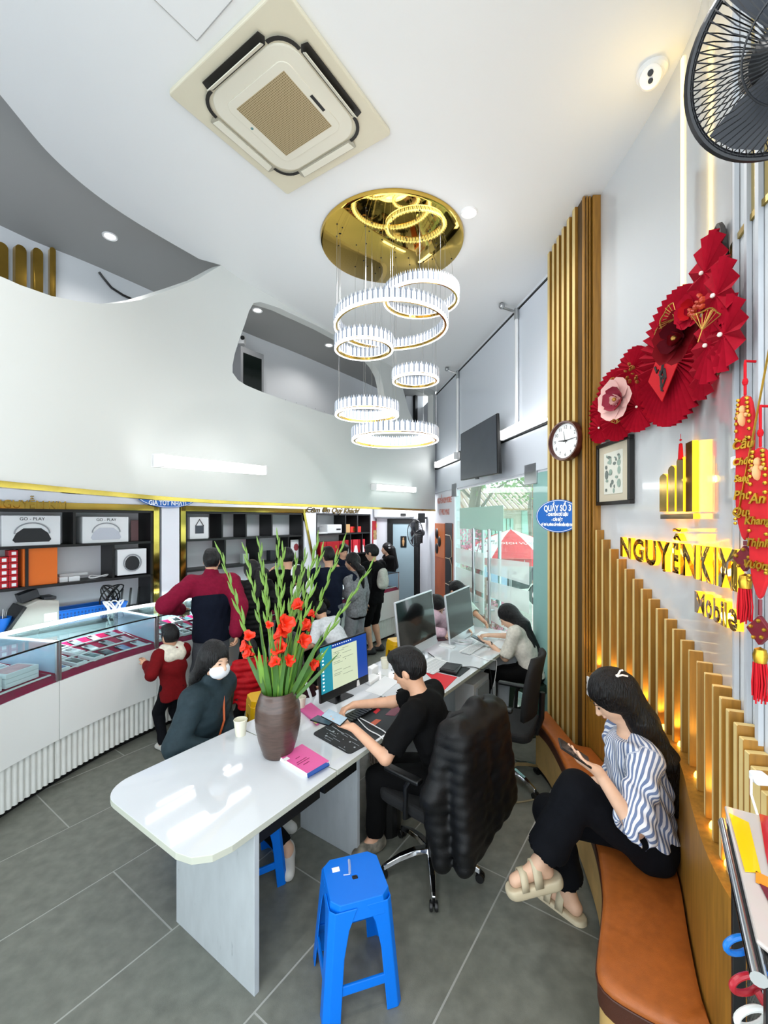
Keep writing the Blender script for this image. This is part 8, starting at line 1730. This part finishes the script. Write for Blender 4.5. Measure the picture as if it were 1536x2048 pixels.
person('man in a navy T-shirt and grey jeans with his back turned at the counter', (-.72, 5.85, .94), (-.45, .89), s=1.03, h=.013, lean=.10, look=(-.5, .8, -.2), hands={'R': (-.28, 6.3, 1.16), 'L': (-.95, 6.2, 1.2)}, ehint={'R': (.8, -.3, -.5)}, top=('tshirt', m_navy, {'hem': .1}), bottom=('trousers', m_grey), shoe=m_blk)
person('boy in a white T-shirt and black shorts bending over toward the counter', (-.47, 4.95, .66), (-.75, .6), s=.80, h=.012, lean=.85, look=(-.6, .5, -.6), hands={'L': (-.95, 4.95, .62), 'R': (-.82, 5.35, .7)}, feet={'L': (-.50, 4.85, .07), 'R': (-.38, 5.05, .07)}, top=('tshirt', m_whitec, {'sleeve': .9, 'hem': .08}), bottom=('shorts', m_blk, {'len': .9}), shoe=m_blk)
person('shop assistant in a navy polo shirt leaning over the counter', (-.80, 8.10, .92), (.35, -.94), s=.98, h=.014, lean=.25, look=(.45, -.8, -.35), hands={'L': (-.25, 7.55, 1.18), 'R': (-.62, 7.5, 1.18)}, ehint={'L': (.9, .1, -.3), 'R': (-.7, .2, -.3)}, top=('tshirt', m_navy), bottom=('trousers', m_blk), shoe=m_blk)
T14, d = person('woman in a grey bomber jacket with a ponytail resting a hand on the counter', (-.39, 6.10, .90), (-.8, .6), s=.95, h=.012, male=False, lean=.08, look=(-.93, .3, -.12), hands={'L': (-.62, 6.14, 1.10), 'R': (-.28, 6.4, .75)}, ehint={'L': (.6, -.6, -.4)}, hand_dir={'L': (-.2, .1, -1)}, top=('jacket', cloth('grey_tweed', '85878a', noise=.4), {'band': m_blk, 'hem': .1}), bottom=('trousers', cloth('pale_grey_sweat', '8f9296'), {'wide': .02}), shoe=m_wshoe, skin=m_skin, hair=('long', {'vol': .010, 'cone': [((-.40, 6.06, 1.50), (-.32, 6.04, 1.42), .04, .05, 1), ((-.32, 6.04, 1.42), (-.29, 6.05, 1.18), .05, .02, 1)]}))
T15, d = person('man in a black shirt and black shorts with bare legs by the counter', (-.155, 6.90, .93), (-.78, .62), s=1.0, h=.012, lean=.04, look=(-.85, .35, -.15), feet={'L': (-.20, 6.84, .085), 'R': (-.07, 7.02, .085)}, toes={'L': (-.75, -.2, 0), 'R': (-.6, -.1, 0)}, hands={'L': (-.28, 6.62, .88)}, top=('jacket', cloth('black_shirt', '08080a'), {'sleeve': 2}), bottom=('shorts', m_blk, {'len': .98, 'wide': .03}), shoe=mat('black_clog', '1a1a1b', .5), hair=('short', {'vol': .018}))
bp2 = SDF(.012); c = d['N']-d['sp']*.22+d['f']*-.12+V((.05, -.05, 0)); bp2.rc(c+V((0,0,.09)), c+V((0,0,-.10)), .06, .075, .04, d['r'], 1.6); bk_ = bp2.build('shoulder_bag', cloth('pale_canvas', 'b9b8ae'), None, .004); tag(bk_, 'pale canvas shoulder bag on the back of the man in black shorts', 'bag')
T16, d = person('shop assistant in a black suit with white hair bows behind the counter end', (.12, 9.0, .88), (-.9, -.3), s=.95, h=.013, male=False, look=(-.95, -.25, 0), top=('jacket', m_blk), bottom=('trousers', m_blk), shoe=m_blk, skin=m_skin2, hair=('long', {'vol': .012, 'cone': [((.16, 9.0, 1.50), (.24, 9.02, 1.15), .075, .06, 1.1)]}))
bw = MB(); hc = d['Hc']
for z in (.05, .0): bw.sphere(hc+V((.06, -.08, .03+z)), .022, 8, (1.2, .5, .8))
bw.build('hair_bow', m_whitec, T16, smooth=True); cl_ = MB(); N = d['N']; cl_.plate([N+d['fr']*.13-d['sp']*.02+d['r']*x-d['sp']*y for x, y in ((-.04, 0), (.04, 0), (0, .16))], .01); cl_.build('shirt_front', m_whitec, T16)
# 17-19 around the far computers
person('woman in a pink shirt with a bun writing at the far side of the desk', (.62, 5.50, .53), (.85, -.5), neck=(.70, 5.40, .99), head=(.655, 5.33, 1.07), look=(.6, -.55, -.75), s=.95, male=False, h=.011, skin=m_skin2, hands={'R': (.68, 4.98, .83), 'L': (.98, 5.2, .8)}, ehint={'R': (-.7, -.2, -.3)}, hand_dir={'R': (.8, -.5, -.2)}, curl={'R': .8}, feet={'L': (1.0, 5.35, .08), 'R': (.85, 5.15, .08)}, top=('jacket', cloth('pink_cotton', 'd9b8c4'), {'hem': .06}), bottom=('trousers', m_blk), shoe=m_wshoe, hair=('long', {'vol': .010, 'bun': [((0, -.10, .05), .035)]}))
person('young man in a pale green shirt seated behind the farther silver computer', (1.00, 6.12, .53), (.55, -.83), neck=(1.0, 6.0, 1.0), head=(.985, 5.93, 1.15), look=(.6, -.6, -.65), s=1.0, h=.012, hands={'L': (1.3, 5.6, .8), 'R': (1.0, 5.55, .8)}, feet={'L': (1.25, 5.75, .085), 'R': (1.05, 5.65, .085)}, top=('tshirt', cloth('pale_green_cotton', 'c3d3c8'), {'sleeve': .9}), bottom=('trousers', m_denim), shoe=m_blk)
for lb, x, y in (('stool under the woman in pink', .62, 5.5), ('stool under the young man in pale green', 1.0, 6.12)): stool('plastic_stool', 'low blue '+lb+' at the far desk', x, y, .3, .42, .25, .3, m_bstool)
m_knit = cloth('cream_knit', 'd3cfc3')
T19, d = person('woman with long black hair in a cream knit top leaning on the far desk', (1.52, 4.46, .57), (-.85, .5), neck=(1.40, 4.60, 1.0), head=(1.33, 4.66, 1.085), look=(-.8, .2, -.65), s=.97, male=False, h=.010, skin=m_skin2, hands={'L': (1.13, 4.66, .80), 'R': (1.20, 4.98, .80)}, ehint={'L': (.2, -.6, -.8), 'R': (.4, .6, -.5)}, hand_dir={'L': (-.95, .2, .25), 'R': (-.9, -.2, 0)}, palm={'L': (.1, .3, .9), 'R': (0, 0, -1)}, curl={'L': .5, 'R': .8},
    feet={'L': (1.15, 4.62, .085), 'R': (1.2, 4.85, .085)}, top=('knit', m_knit, {'sleeve': .85, 'hem': .05}), bottom=('trousers', m_blk), shoe=m_blk, hair=('long', {'vol': .012, 'cone': [((1.36, 4.66, 1.12), (1.46, 4.56, 1.02), .065, .065, 1.2), ((1.46, 4.56, 1.02), (1.59, 4.47, .78), .06, .022, 1.4), ((1.44, 4.52, 1.0), (1.53, 4.42, .83), .03, .01, 1)]}))
hw = d['J']['L'][2]; handphone('grey phone in the hands of the woman at the far desk', hw+V((-.11, .03, .035)), (-.8, .4, .35), (.3, .9, .1), MATS['phone_glass'])
MB().tube([hw.lerp(d['J']['L'][1], .12)+V((0, .031*math.cos(a), .031*math.sin(a))) for a in [2*PI*i/14 for i in range(14)]], .006, 5, closed=True).build('wristwatch', m_dark, T19)
